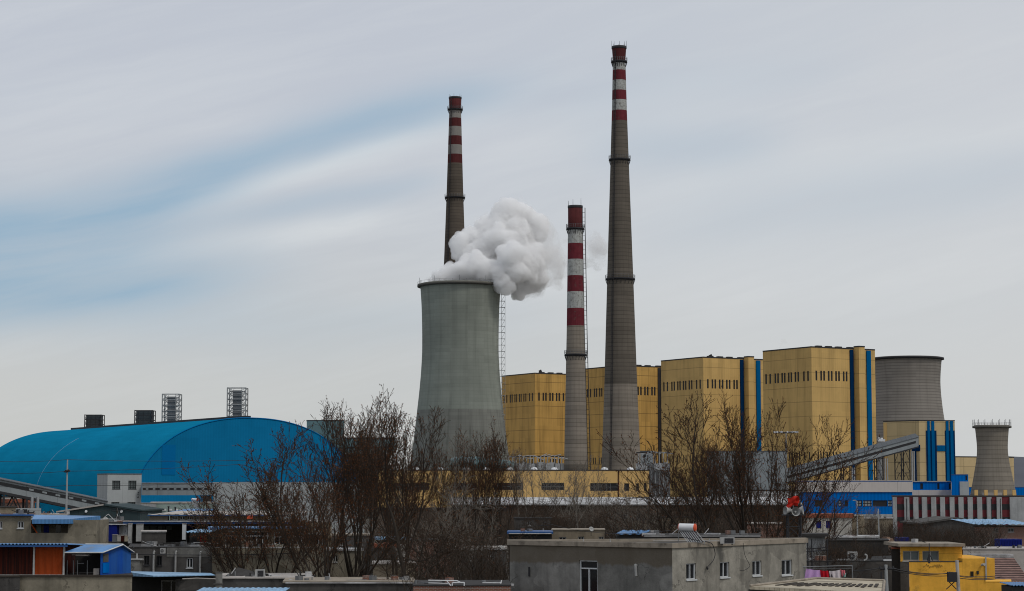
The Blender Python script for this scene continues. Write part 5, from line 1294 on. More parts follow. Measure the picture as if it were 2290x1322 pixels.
# ---- second row left
Dp = 168
house('tan_house', 'plain tan rendered house at the left edge with a blue roof edge and two windows', -60, 70, Dp, 6, 1154, 'stucco_tan', [((-6, 1166, 5, 1182), dict(nv=2)), ((39, 1166, 53, 1181.5), dict(nv=2))], roofm='blue_edge', over=.35, thick=.13)
ph = thing('blue_roofed_house', 'tan house with a broad blue sheet roof over a shaded porch', 'house', (X(145, 164), 164, 0))
A_, B_ = span(69.5, 216, 164); zt_ = Z(1163, 164); L_ = (B_ - A_).length
u1 = hit(152, 1180, A_, B_)[0]; zl = Z(1192, 164)
MB().facade(A_, B_, 0, zt_, [(.02, u1, zl, zt_ - .001)], 1.5).facade(B_, B_ + Vector((0, 5)), 0, zt_, [], .2).facade(A_ + Vector((0, 5)), A_, 0, zl, [], .2).build('wall', M['stucco_tan'], ph)
pb = MB(); pb.wbox(A_, B_, 0, u1, zl - .2, zt_, -1.7, -1.5); pb.build('porch_wall', M['stucco_grey'], ph)
for r_, m_, nm in (((98, 1173, 109.5, 1192), 'blue_tarp', 'door'), ((82, 1174, 92, 1192), 'mint', 'door'), ((125, 1174.5, 136, 1192), 'glass', 'window')):
    h = pxh(A_ + Vector((0, 1.5)), B_ + Vector((0, 1.5)), r_); MB().wbox(A_ + Vector((0, 1.5)), B_ + Vector((0, 1.5)), h[0], h[1], zl - .2, h[3], .004, .05).build(nm, M[m_], ph)
rf = MB(); zf, zb_ = Z(1161.5, 163), Z(1154.5, 169)
rf.prism([(X(71, 163), 163.2), (X(152, 163), 163.2), (X(222, 168), 168.5), (X(75, 170), 170)], zf - .35, [zf, zf, zb_ + .03, zb_ + .1]).build('roof', M['blue_roof'], ph)
bl = MB(); bl.tube(at(70, 1172, 163.6), at(83, 1192, 163.6), .05, n=5); tag(bl.build('leaning_plank', M['rust'], None, at(83, 1192, 163.6)), 'rusty red plank leaning in the corner of the blue roofed porch', 'plank')

# ---- yard clutter behind
t_ = thing('blue_tarp_booth', 'deep blue tarpaulin booth between the tan house and white cupboards', 'booth', (X(240, 175), 175, Z(1225, 175)))
A_, B_ = span(217, 262, 175); MB().wbox(A_, B_, 0, (B_ - A_).length, Z(1211, 175), Z(1174, 175), -2, 0).build('tarpaulin', M['blue_tarp'], t_)
MB().wbox(A_, B_, -.1, (B_ - A_).length + .7, Z(1173.8, 175), Z(1172, 175), -2.1, .1).build('roof_edge', M['roof_white'], t_)
MB().wbox(A_, B_, 0, (B_ - A_).length, Z(1226, 175), Z(1211.2, 175), -2, .0).build('base', M['stucco_dark'], t_)
for (x0, y0, x1, y1, D, m, nm, lab) in ((262, 1175, 272, 1200, 176, 'frame_dirty', 'cupboard', 'off white cupboard directly right of the blue tarpaulin booth'), (273, 1174, 285, 1196, 176.5, 'frame_white', 'cupboard', 'taller white cupboard under the dark canopy'),
                                        (252, 1197, 262, 1212, 174, 'metal_grey', 'crate', 'grey crate at the foot of the blue tarpaulin booth'), (263, 1198, 271, 1211, 174, 'white_wall_dirty', 'crate', 'cream crate in the yard beside a brown one'),
                                        (271.3, 1198, 279, 1211, 174, 'rust_dark', 'crate', 'dark brown crate between the cream and the orange crates'), (279.3, 1198, 286, 1211, 174, 'wood_board', 'crate', 'wood coloured crate at the right of the crate row'),
                                        (287, 1172, 294, 1215, 172, 'frame_dirty', 'pillar', 'grey white pillar holding the dark canopy at its left'), (305, 1173, 319, 1211, 172, 'frame_dirty', 'door_panel', 'tall whitish panel under the dark canopy left of the small hut'),
                                        (408, 1172, 415, 1207, 172, 'frame_white', 'pillar', 'slim white pillar under the canopy beside the little blue roof')):
    a, b = span(x0, x1, D); o = thing(nm, lab, nm.replace('_', ' '), ((a.x + b.x) / 2, D, Z(y1, D)))
    MB().wbox(a, b, 0, (b - a).length, Z(y1, D), Z(y0, D), -.5, 0).build('body', M[m], o)
    MB().wbox(a, b, -.02, (b - a).length + .02, Z(y0, D) + .002, Z(y0, D) + .05, -.52, .03).build('top', M['roof_pale'], o)
cnp = thing('canopy', 'long dark flat canopy with a thin white front edge over the left yard', 'canopy', (X(400, 178), 178, 0))
A_, B_ = span(217, 660, 176); q = (B_ - A_).length
MB().prism([(A_.x, 176), (B_.x, 176), (B_.x, 186), (A_.x, 186)], Z(1170, 176), Z(1167.3, 176)).build('roof', M['roof_dark'], cnp)
u0 = hit(275, 1166, A_, B_)[0]; MB().wbox(A_, B_, u0, q, Z(1167.2, 176), Z(1165.4, 176), -.1, .12).build('front_edge', M['roof_white'], cnp)
MB().wbox(A_, B_, u0, q, Z(1172, 176), Z(1167.4, 176), -.3, .02).build('beam', M['blue_edge'], cnp)
for px in (219, 360, 520, 655): MB().tube((X(px, 178), 179, 0), (X(px, 178), 179, Z(1170, 176)), .09, n=6).build('post', M['metal_dark'], cnp)
bw = MB(); bw.wbox(A_ + Vector((0, 8)), B_ + Vector((0, 8)), 0, q, 0, Z(1170, 184) - .02, -.2, 0); bw.build('back_wall', M['stucco_black'], cnp)
h1 = MB()
for (a, b) in ((322, 334), (336, 350), (353, 368), (372, 384)):
    h = pxh(A_ + Vector((0, 8)), B_ + Vector((0, 8)), (a, 1176, b, 1185)); h1.wbox(A_ + Vector((0, 8)), B_ + Vector((0, 8)), *h, .003, .05)
h1.build('rear_windows', M['glass_pale'], cnp)
h = pxh(A_ + Vector((0, 8)), B_ + Vector((0, 8)), (416, 1174, 432, 1182)); MB().wbox(A_ + Vector((0, 8)), B_ + Vector((0, 8)), *h, .003, .06).build('blue_board', M['blue_tarp'], cnp)
h = pxh(A_ + Vector((0, 8)), B_ + Vector((0, 8)), (437, 1174, 452, 1183)); MB().wbox(A_ + Vector((0, 8)), B_ + Vector((0, 8)), *h, .003, .06).build('tan_board', M['stucco_tan'], cnp)
hs_ = house('small_hut', 'small rough grey hut with a broken pale roof edge on the grey terrace house', 317, 372, 165, 3, 1190, 'stucco_dark', roofm='roof_pale', over=.12, thick=.1, z0=5.0, cat='hut')
sr = thing('little_blue_porch', 'little blue corrugated porch roof with a red curtain beneath', 'porch', (X(442, 168), 168, Z(1222, 168)))
A_, B_ = span(415, 471, 166); corr(A_, B_, (.6, 2), Z(1190, 166), Z(1184, 168), wave=.28, amp=.045).build('roof', M['blue_roof_pale'], sr)
MB().box(((A_.x + B_.x) / 2, 168.4, (Z(1190, 168) + Z(1224, 168)) / 2), (B_.x - A_.x, .2, Z(1190, 168) - Z(1224, 168))).build('back_wall', M['stucco_black'], sr)
for px in (417, 469): MB().tube((X(px, 166), 166.1, Z(1224, 166)), (X(px, 166), 166.1, Z(1190, 166) - .08), .05, n=6).build('post', M['metal_dark'], sr)
A_, B_ = span(448, 461, 167.5); cm_ = MB(); vs = []; zt_, zb_ = Z(1193, 167.5), Z(1216, 167.5)
for i in range(21):
    x = A_.x + (B_.x - A_.x) * i / 20; y = 167.5 + .05 * sin(i * 1.6); vs += [(x, y, zb_), (x, y, zt_), (x, y + .03, zb_), (x, y + .03, zt_)]
cm_.add(vs, [(4 * i, 4 * i + 4, 4 * i + 5, 4 * i + 1) for i in range(20)] + [(4 * i + 2, 4 * i + 3, 4 * i + 7, 4 * i + 6) for i in range(20)], 0, True); cm_.build('curtain', M['cloth_red'], sr)
bd = MB(); random.seed(31)
for i in range(26):
    px = random.uniform(375, 470); p = at(px, random.uniform(1213, 1224), random.uniform(160, 164)); bd.box(p, (random.uniform(.2, 1.6), random.uniform(.1, .5), random.uniform(.03, .14)), random.choice((0, 0, 1)), random.uniform(-.4, .4))
tag(bd.build('scrap_pile', [M['stucco_black'], M['roof_white']], None, at(420, 1226, 162)), 'pile of boards and scrap on the grey terrace house roof', 'scrap', kind='stuff')

# row house with big windows behind, left tree in front
house('glazed_house', 'low house with a row of tall white framed windows behind the left tree', 474, 680, 168, 6, 1183, 'stucco_warm',
      [((503, 1188, 542, 1223), dict(nv=3, ftop=.35, fw=.08)), ((547, 1188, 600, 1223), dict(nv=4, ftop=.35, fw=.08)), ((612, 1190, 650, 1223), dict(nv=3, ftop=.35, fw=.08)), ((654, 1190, 676, 1223), dict(nv=2, ftop=.35, fw=.08)), ((479, 1194, 492, 1224), dict(nv=1, fm='metal_dark', pm='glass'))], roofm='blue_roof', over=.5, thick=.12, z0=4)
house('annex_with_white_frames', 'further white framed porch glimpsed through the left tree branches', 690, 730, 172, 4, 1196, 'stucco_dark', [((694, 1200, 722, 1220), dict(nv=3, fw=.09))], roofm='roof_pale', over=.2, thick=.1)

# terrace house (dark left part, tan right part)
th_ = house('grey_terrace_house', 'grey two tone terrace house with three drainpipes behind the blue awning', 288, 476, 155, 10, 1225, 'stucco_dark',
            [((322, 1243, 334, 1264), dict(nv=2, fm='metal_dark')), ((350, 1244, 362, 1265), dict(nv=2, fm='metal_dark')), ((417, 1248, 431, 1270), dict(nv=2, fm='frame_white'))], roofm='roof_dark', over=.05, thick=.06)
A_, B_ = span(476.2, 700, 155); MB().wbox(A_, B_, 0, (B_ - A_).length, 0, Z(1224, 155), -9.5, .0).build('tan_wall', M['stucco_tan'], th_)
A_, B_ = span(288, 476, 155); MB().wbox(A_, B_, (B_ - A_).length * .46, (B_ - A_).length - .01, Z(1245, 155), Z(1224, 155), .003, .04).build('render_band', M['stucco_grey'], th_)
for px, pt in ((344, 1233), (393, 1233), (448, 1234)):
    p = MB(); p.path([at(px + 1.5, pt, 154.9), at(px, pt + 2, 154.8), at(px - 1, 1285, 154.8)], .075, 8); p.build('drainpipe', M['frame_dirty'], th_)
ac_unit(358, 1226, 369, 1238, 154.3, 'white air conditioner hanging high on the grey terrace house')
ch_ = thing('chimney_stub', 'small roof chimney with a flat white cap left on the terrace house', 'chimney pot', (X(308, 150), 150, 0))
MB().box((X(306, 150), 150, Z(1260, 150) / 2 + .1), (.7, .6, Z(1254, 150))).build('stack', M['stucco_grey'], ch_)
MB().box((X(306, 150), 150, Z(1251, 150)), (1.0, .8, .08)).tube((X(308, 150), 150, Z(1251, 150)), (X(308, 150), 150, Z(1238, 150)), .06, n=8).build('cap', M['frame_dirty'], ch_)

# blue awning house
aw = thing('awning_house', 'dark fronted house under a long pale blue sheet awning', 'house', (X(390, 138), 138, 0))
A_, B_ = span(292, 482, 140); zt_ = Z(1289, 140)
hl = pxh(A_, B_, (360, 1298, 405, 1335)); MB().facade(A_, B_, 0, zt_, [hl], .2).facade(B_, B_ + Vector((0, 4)), 0, zt_, [], .1).facade(A_ + Vector((0, 4)), A_, 0, zt_, [], .1).build('wall', M['stucco_black'], aw)
win(aw, A_, B_, hl, .15, nv=2, fw=.07, fm='frame_dirty')
rf = MB(); rf.prism([(X(284, 137), 138.2), (X(345, 137), 137), (X(482, 139), 139.4), (X(482, 145), 143), (X(290, 143), 143)], Z(1289, 138), [Z(1279.5, 138.2), Z(1287.5, 137), Z(1286.5, 139.4), Z(1281.5, 143), Z(1277.5, 143)]).build('roof', M['blue_roof_pale'], aw)
MB().wbox(G(395, 138.5), G(483, 138.5), 0, 2.7, Z(1322, 138), Z(1296, 138), -.3, 0).build('side_wall', M['stucco_dark'], aw)
MB().path([at(408, 1295, 138), at(440, 1293.5, 138), at(482, 1295, 138)], .05, 6).build('gutter', M['roof_pale'], aw)

gs = MB(); p0 = at(490, 1281, 126)
gp2 = thing('concrete_post', 'square weathered concrete post at the bottom left of centre', 'post', (p0.x, 126, 0))
MB().box((p0.x, 126, p0.z / 2), (.36, .36, p0.z)).build('shaft', M['stucco_grey'], gp2)
MB().box((p0.x - .05, 126, Z(1306, 126)), (.55, .42, .08)).build('band', M['stucco_dark'], gp2); MB().box((p0.x, 126, p0.z + .025), (.42, .42, .045)).build('cap', M['stucco_dark'], gp2)
# roof with tent and AC
lrh = house('felt_roof_house', 'house with a dark felt roof edged white, carrying a black tent sheet', 497, 700, 133, 7, 1294, 'stucco_dark', roofm='roof_pale', over=.15, thick=.08)
tn = MB(); bx_ = [at(498, 1292, 134), at(612, 1291, 134), at(612, 1289, 139), at(505, 1287, 139)]; rg = [at(533, 1269, 136), at(551, 1277, 136.4)]
tn.add([*bx_, rg[0], rg[1], at(600, 1283, 137)], [(0, 5, 4), (0, 6, 5), (0, 1, 6), (1, 2, 6), (2, 3, 4, 5), (2, 5, 6), (3, 0, 4)])
tag(tn.build('black_tent', M['roof_dark'], None, at(550, 1293, 136)), 'black pitched tent sheet on the felt roof beside the concrete post', 'tent sheet')
ac_unit(570, 1274, 591, 1291.5, 133.2, 'white air conditioner on the felt roof in front of the left tree', True)
bs2 = thing('snowy_blue_roof', 'bright blue sheet roof patched with white at the very bottom left of centre', 'shed', (X(520, 112), 112, 0))
A_, B_ = span(425, 628, 110); corr(A_, B_, (0, 5), Z(1330, 110), Z(1316, 114), wave=.3, amp=.015).build('roof', M['blue_roof_pale'], bs2)
MB().prism([A_ + Vector((.1, .3)), B_ + Vector((-.1, .3)), B_ + Vector((-.1, 4.6)), A_ + Vector((.1, 4.6))], 0, Z(1331, 110)).build('wall', M['stucco_dark'], bs2)

# third row
gd = thing('gabled_hall', 'dark slate green gabled hall with two small wall lamps before the pale tower', 'hall', (X(232, 315), 315, 0))
A_, B_ = span(150, 313, 315); xm = X(232, 315); ze, zr_ = Z(1143, 315), Z(1130.5, 315)
MB().add([(A_.x, 315, 0), (B_.x, 315, 0), (B_.x, 315, ze), (xm, 315, zr_), (A_.x, 315, ze), (A_.x, 335, 0), (B_.x, 335, 0), (B_.x, 335, ze), (xm, 335, zr_), (A_.x, 335, ze)], [(0, 1, 2, 3, 4), (1, 6, 7, 2), (5, 0, 4, 9), (9, 8, 7, 6, 5)]).build('wall', M['green_grey'], gd)
rf = MB()
for xa, za, xb_, zb_, m_ in ((A_.x - 1.6, ze - .25, xm, zr_, 0), (xm, zr_, B_.x + .3, ze - .05, 1)):
    rf.add([(xa, 314.7, za + .01), (xb_, 314.7, zb_ + .01), (xb_, 335.3, zb_ + .01), (xa, 335.3, za + .01), (xa, 314.7, za + .24), (xb_, 314.7, zb_ + .24), (xb_, 335.3, zb_ + .24), (xa, 335.3, za + .24)], [(0, 1, 5, 4), (4, 5, 6, 7), (1, 2, 6, 5), (3, 0, 4, 7), (2, 3, 7, 6), (0, 3, 2, 1)], m_)
rf.build('roof', [M['roof_pale'], M['green_grey']], gd)
for px in (192, 271): p = at(px, 1145, 314.8); MB().box(p, (.28, .3, .25)).tube(p + Vector((0, .2, 0)), p + Vector((.1, -.3, .1)), .12, .2, 8).build('wall_lamp', M['frame_white'], gd)
tk = thing('white_cabinets', 'white rooftop cabinets with dark openings behind the tan house', 'cabinet', (X(60, 240), 240, 0))
A_, B_ = span(35, 83, 240); MB().wbox(A_, B_, 0, (B_ - A_).length, Z(1152, 240) - 5, Z(1137, 240), -2, 0).build('body', M['white_wall'], tk)
for r_ in ((36.5, 1139, 45, 1150), (50.5, 1139, 60.5, 1150.5)):
    h = pxh(A_, B_, r_); MB().wbox(A_, B_, *h, .003, .05).build('opening', M['glass_far'], tk)
pp = MB(); pp.path([at(64, 1150, 239.7), at(64, 1141, 239.7)], .08, 6); pp.path([at(61, 1146, 239.7), at(76, 1146, 239.7), at(76, 1143, 239.7)], .07, 6); pp.build('pipework', M['metal_dark'], tk)
house('roof_clutter_house', 'dark low house with pale junk on its roof left of the gabled hall', 84, 150, 250, 6, 1152, 'stucco_black', roofm='roof_pale', over=.2, thick=.15)
house('left_tan_backhouse', 'pale rough house below the red roofed row at the left edge', -10, 36, 300, 6, 1135, 'stucco_warm', roofm='roof_dark', over=.2, thick=.15)

vh = house('blue_and_grey_roof_house', 'house with curtained windows under a grey felt and blue sheet roof', 380, 600, 225, 8, 1152, 'stucco_tan',
      [((384, 1154, 398, 1163), dict(nv=2, pm='glass_pale')), ((402, 1154, 414, 1163), dict(nv=2)), ((418, 1154, 434, 1163), dict(nv=3)), ((438, 1154, 452, 1163), dict(nv=2, pm='glass_pale')), ((456, 1154, 470, 1163), dict(nv=2)), ((474, 1154, 492, 1163), dict(nv=3, pm='glass_pale'))], roofm='stucco_black', over=.1, thick=.1)
A_, B_ = span(330, 640, 224); corr(A_, B_, (2, 9), Z(1151.5, 224), Z(1143, 233), wave=1.0, amp=.05).build('sheet_roof', M['roof_pale'], vh)
MB().wbox(A_, B_, 0, (B_ - A_).length, Z(1153.5, 224), Z(1151.7, 224), -.1, .06).build('blue_fascia', M['blue_edge'], vh)
A_, B_ = span(378, 445, 233); rfb = MB(); rfb.prism([(X(378, 233), 233), (X(440, 233), 233), (X(478, 238), 239), (X(412, 238), 239)], Z(1146.5, 233), [Z(1145, 233), Z(1145, 233), Z(1138, 238), Z(1138, 238)]).build('blue_roof_part', M['blue_roof'], vh)
house('teal_edge_shed', 'tiny shed with a teal roof edge left of the curtained house', 334, 378, 240, 4, 1152, 'stucco_grey', roofm='duct', over=.3, thick=.12)
for px, pt, D in ((377, 1133, 230), (392, 1135, 236)):
    f_ = thing('flue', ['tall thin black flue before the compound wall', 'short thin black flue beside the taller one'][px > 380], 'flue', (X(px, D), D, 0))
    MB().tube((X(px, D), D, 0), at(px, pt, D), .09, .09, 8).build('pipe', M['metal_dark'], f_); MB().tube(at(px, pt, D), at(px, pt - 1.4, D), .22, .1, 8).build('cap', M['metal_dark'], f_)
for px, pyt, h_, D, lab in ((330, 1150, 2.6, 340, 'dark conical fir, the larger one before the scalloped wall'), (318, 1148, 2.2, 342, 'slim dark fir left of the larger one'), (347, 1147, 1.6, 345, 'small dark fir right of the larger one')):
    f_ = thing('fir_tree', lab, 'fir tree', (X(px, D), D, 0), 'small firs before the scalloped wall'); random.seed(px)
    zt_ = Z(pyt, D); MB().tube((X(px, D), D, 0), (X(px, D), D, zt_), .12, .03, 6).build('trunk', M['bark'], f_)
    cm_ = MB()
    for i in range(260):
        t = random.random() ** .7; z = zt_ - t * (zt_ - .5); r = .15 + t * 1.2; a = random.random() * 6.28; rr2 = r * random.uniform(.4, 1)
        p = Vector((X(px, D) + rr2 * cos(a), D + rr2 * sin(a), z - rr2 * .3)); d = Vector((cos(a), sin(a), -.4)) * .4; s_ = Vector((-sin(a), cos(a), 0)) * .14
        cm_.add([p - s_, p + s_, p + d], [(0, 1, 2)])
    cm_.build('crown', M['green_grey'], f_)
or_ = MB(); or_.prism([(X(552, 222), 222), (X(566, 222), 222), (X(566, 223), 223), (X(552, 223), 223)], Z(1161, 222), Z(1153, 222)); 
ob = tag(or_.build('orange_banner', M['orange_cap'], None, at(559, 1161, 222)), 'small orange red sheet glimpsed at the edge of the left tree', 'banner')

# ---- more village fabric: houses glimpsed through the thicket, poles, cables, junk on roofs
for (pl, pr, D, dp, pt, wm, rm_, lab, hl) in (
    (640, 742, 235, 6, 1168, 'stucco_warm', 'roof_pale', 'tan wall with a pale roof edge glimpsed behind the wide left tree', [((668, 1174, 680, 1186), WD), ((704, 1174, 716, 1186), WD)]),
    (742, 836, 205, 5, 1198, 'stucco_dark', 'coping', 'grey house with a pale coping in the middle of the left thicket', [((760, 1206, 771, 1220), WD), ((800, 1206, 811, 1220), WD)]),
    (726, 812, 175, 5, 1232, 'stucco_tan', 'roof_white', 'tan rendered wall with a whitish ledge low in the left thicket', [((744, 1241, 755, 1257), WD)]),
    (915, 1010, 190, 5, 1210, 'brick_red', 'roof_dark', 'dull brick house right of the dark leaning trunk', [((936, 1219, 946, 1232), WD)]),
    (1020, 1132, 172, 5, 1228, 'stucco_dark', 'roof_pale', 'dark house with a thin pale roof edge left of the large grey house', [((1050, 1238, 1061, 1254), WD), ((1092, 1238, 1103, 1254), WD)]),
    (835, 930, 150, 4, 1262, 'stucco_warm', 'roof_pale', 'tan hut with a pale roof low behind the dark leaning trunk', []),
    (1150, 1232, 250, 5, 1160, 'stucco_dark', 'roof_dark', 'dark hut between the two pale stemmed bare trees', [((1180, 1166, 1190, 1176), WD)]),
    (1480, 1580, 255, 5, 1158, 'stucco_warm', 'roof_dark', 'brownish hut behind the rusty shoots above the solar heater', [((1500, 1164, 1512, 1175), WD), ((1545, 1164, 1557, 1175), WD)]),
    (1668, 1752, 230, 5, 1172, 'brick_red', 'roof_pale', 'brick hut with a pale roof behind the right bare trees', [((1690, 1180, 1701, 1191), WD)])):
    house('hut', lab, pl, pr, D, dp, pt, wm, hl, roofm=rm_, over=.15, thick=.14)
random.seed(77)
def junk(px0, px1, py, D, n, lab):
    m_ = MB(); zb_ = Z(py, D)
    for i in range(n):
        x = random.uniform(X(px0, D), X(px1, D)); k = random.random(); y = D + random.uniform(.2, 1.4)
        if k < .45: m_.box((x, y, zb_ + .12 * random.random()), (random.uniform(.2, 1.3), random.uniform(.1, .4), random.uniform(.05, .22)), random.choice((0, 1, 1, 0, 2, 3)), random.uniform(-.6, .6))
        elif k < .65: h_ = random.uniform(.15, .45); m_.tube((x, y, zb_), (x, y, zb_ + h_), .13 * random.random() + .03, n=10, m=random.choice((0, 3)))
        elif k < .85: m_.tube((x, y, zb_ + .05), (x + random.uniform(-1, 1), y + .2, zb_ + random.uniform(.1, .7)), .03, n=5, m=random.choice((0, 1)))
        else: m_.box((x, y, zb_ + .2), (.35, .35, .4), random.choice((1, 2, 3)), random.random())
    tag(m_.build('roof_junk', [M['stucco_black'], M['roof_white'], M['brick_red'], M['metal_grey']], None, (X((px0 + px1) / 2, D), D, zb_)), lab, 'junk', kind='stuff')
for a_ in ((90, 148, 1151, 251, 16, 'junk and pipes on the roof left of the gabled hall'), (222, 282, 1166, 178, 14, 'clutter on the dark canopy above the blue tarpaulin booth'), (325, 470, 1224, 156, 26, 'boards and pots along the top of the grey terrace house'),
           (480, 600, 1223, 156, 14, 'odds and ends along the tan terrace ledge'), (500, 690, 1293, 134, 24, 'scrap and pipes on the felt roof with the air conditioner'), (650, 920, 1303, 129, 26, 'scrap and pipes along the long black house roof'),
           (5, 66, 1152, 169, 8, 'bits lying on the roof of the plain tan house'), (930, 1130, 1310, 113, 14, 'bits of pipe and board on the dark red brick house'), (1160, 1230, 1193, 181, 10, 'clutter on the house with the dark blue eave'), (1445, 1690, 1198, 166, 26, 'clutter along the dark house behind the solar heater'),
           (1810, 1890, 1255, 151, 12, 'bits along the top of the dark grey block'), (1862, 1958, 1202, 201, 14, 'snowy looking scraps on the white edged dark roof'), (1935, 1990, 1159, 331, 8, 'scraps on the brown outhouse roof'), (2155, 2290, 1228, 216, 16, 'rubbish along the sandy terrace wall'), (2018, 2145, 1219, 143, 6, 'odds and ends on the ochre house roof slab')):
    junk(*a_)
pl_ = [(262, 1136, 205, 'thin dark service pole behind the blue tarpaulin booth'), (468, 1142, 200, 'thin dark service pole at the little blue porch'), (612, 1165, 190, 'thin dark service pole by the glazed house'), (1216, 1168, 195, 'thin dark service pole by the beige house')]
tops = []
for px, pt, D, lab in pl_:
    t = thing('service_pole', lab, 'pole', (X(px, D), D, 0)); p = at(px, pt, D); tops.append(p)
    MB().tube((X(px, D), D, 0), p, .09, .06, 8).build('pole', M['slat_dark'], t); MB().tube(p + Vector((-.5, 0, -.3)), p + Vector((.5, 0, -.3)), .04, n=5).build('crossarm', M['metal_dark'], t)
def cable(a, b, sag, lab, r=.018):
    P_ = []
    for i in range(17):
        q = i / 16; v = Vector(a).lerp(Vector(b), q); v.z -= sag * 4 * q * (1 - q); P_.append(v)
    tag(MB().path(P_, r, 4).build('cable', M['metal_dark'], None, P_[0]), lab, 'cable')
cable(tops[0], tops[1], .5, 'sagging cable between the two service poles over the left yard')
cable(tops[1], tops[2], .5, 'sagging cable from the little blue porch pole to the glazed house pole')
cable(at(-20, 1150, 200), tops[0], .6, 'sagging cable entering from the left edge to the first service pole')
cable(tops[0], at(300, 1226, 153), .3, 'cable dropping from the first service pole to the grey terrace house')
cable(at(290, 1239, 153.8), at(690, 1236, 153.8), .12, 'dark cable running along the front of the grey and tan terrace house', .03)
cable(tops[3], at(1500, 1186, 160), .6, 'sagging cable passing behind the solar heater')
for px, py, D, lab in ((236, 1163, 176, 'small pale satellite dish on the dark canopy'), (1322, 1184, 184, 'small pale satellite dish on the beige house'), (1120, 1226, 171, 'small pale satellite dish left of the large grey house')):
    p = at(px, py, D); t = thing('satellite_dish', lab, 'satellite dish', (p.x, p.y, p.z - .5))
    MB().tube((p.x, p.y + .1, p.z - .6), (p.x, p.y + .1, p.z), .03, n=6).build('stem', M['metal_dark'], t)
    MB().lathe((0, 0, 0), [(.02, 0), (.13, .02), (.23, .07), (.24, .078), (.13, .03), (.02, .01)], 20).build('dish', M['frame_dirty'], None)
    o = bpy.data.objects[-1] if False else [q for q in bpy.data.objects if q.name.startswith('dish') and q.parent is None][0]
    o.parent = t; o.location = (0, 0, .5); o.rotation_euler = (radians(62), 0, radians(25))

for pl, pr, py, D, lab in ((84, 150, 1151.6, 249.3, 'left of the gabled hall'), (318, 372, 1189, 164.2, 'small rough hut'), (1440, 1700, 1198.5, 164.6, 'dark house behind the solar heater'), (640, 925, 1303, 127.4, 'long black house'), (478, 700, 1224, 154.6, 'tan terrace wall'), (1138, 1233, 1193, 179.4, 'dark blue eave house'), (1010, 1130, 1228, 171.4, 'dark house left of the grey house'), (217, 262, 1160.5, 176.2, 'canopy left end')):
    A_, B_ = span(pl, pr, D); n_ = max(3, int((B_ - A_).length / .9)); m_ = MB(); random.seed(int(pl))
    z_ = Z(py, D)
    m_.wbox(A_, B_, 0, (B_ - A_).length, z_ - .05, z_ + .02, -.12, .1)
    tag(m_.build('roof_flashing', M['roof_white'], None, ((A_.x + B_.x) / 2, D, z_)), 'thin whitish strip along the roof edge, ' + lab, 'roof strip')
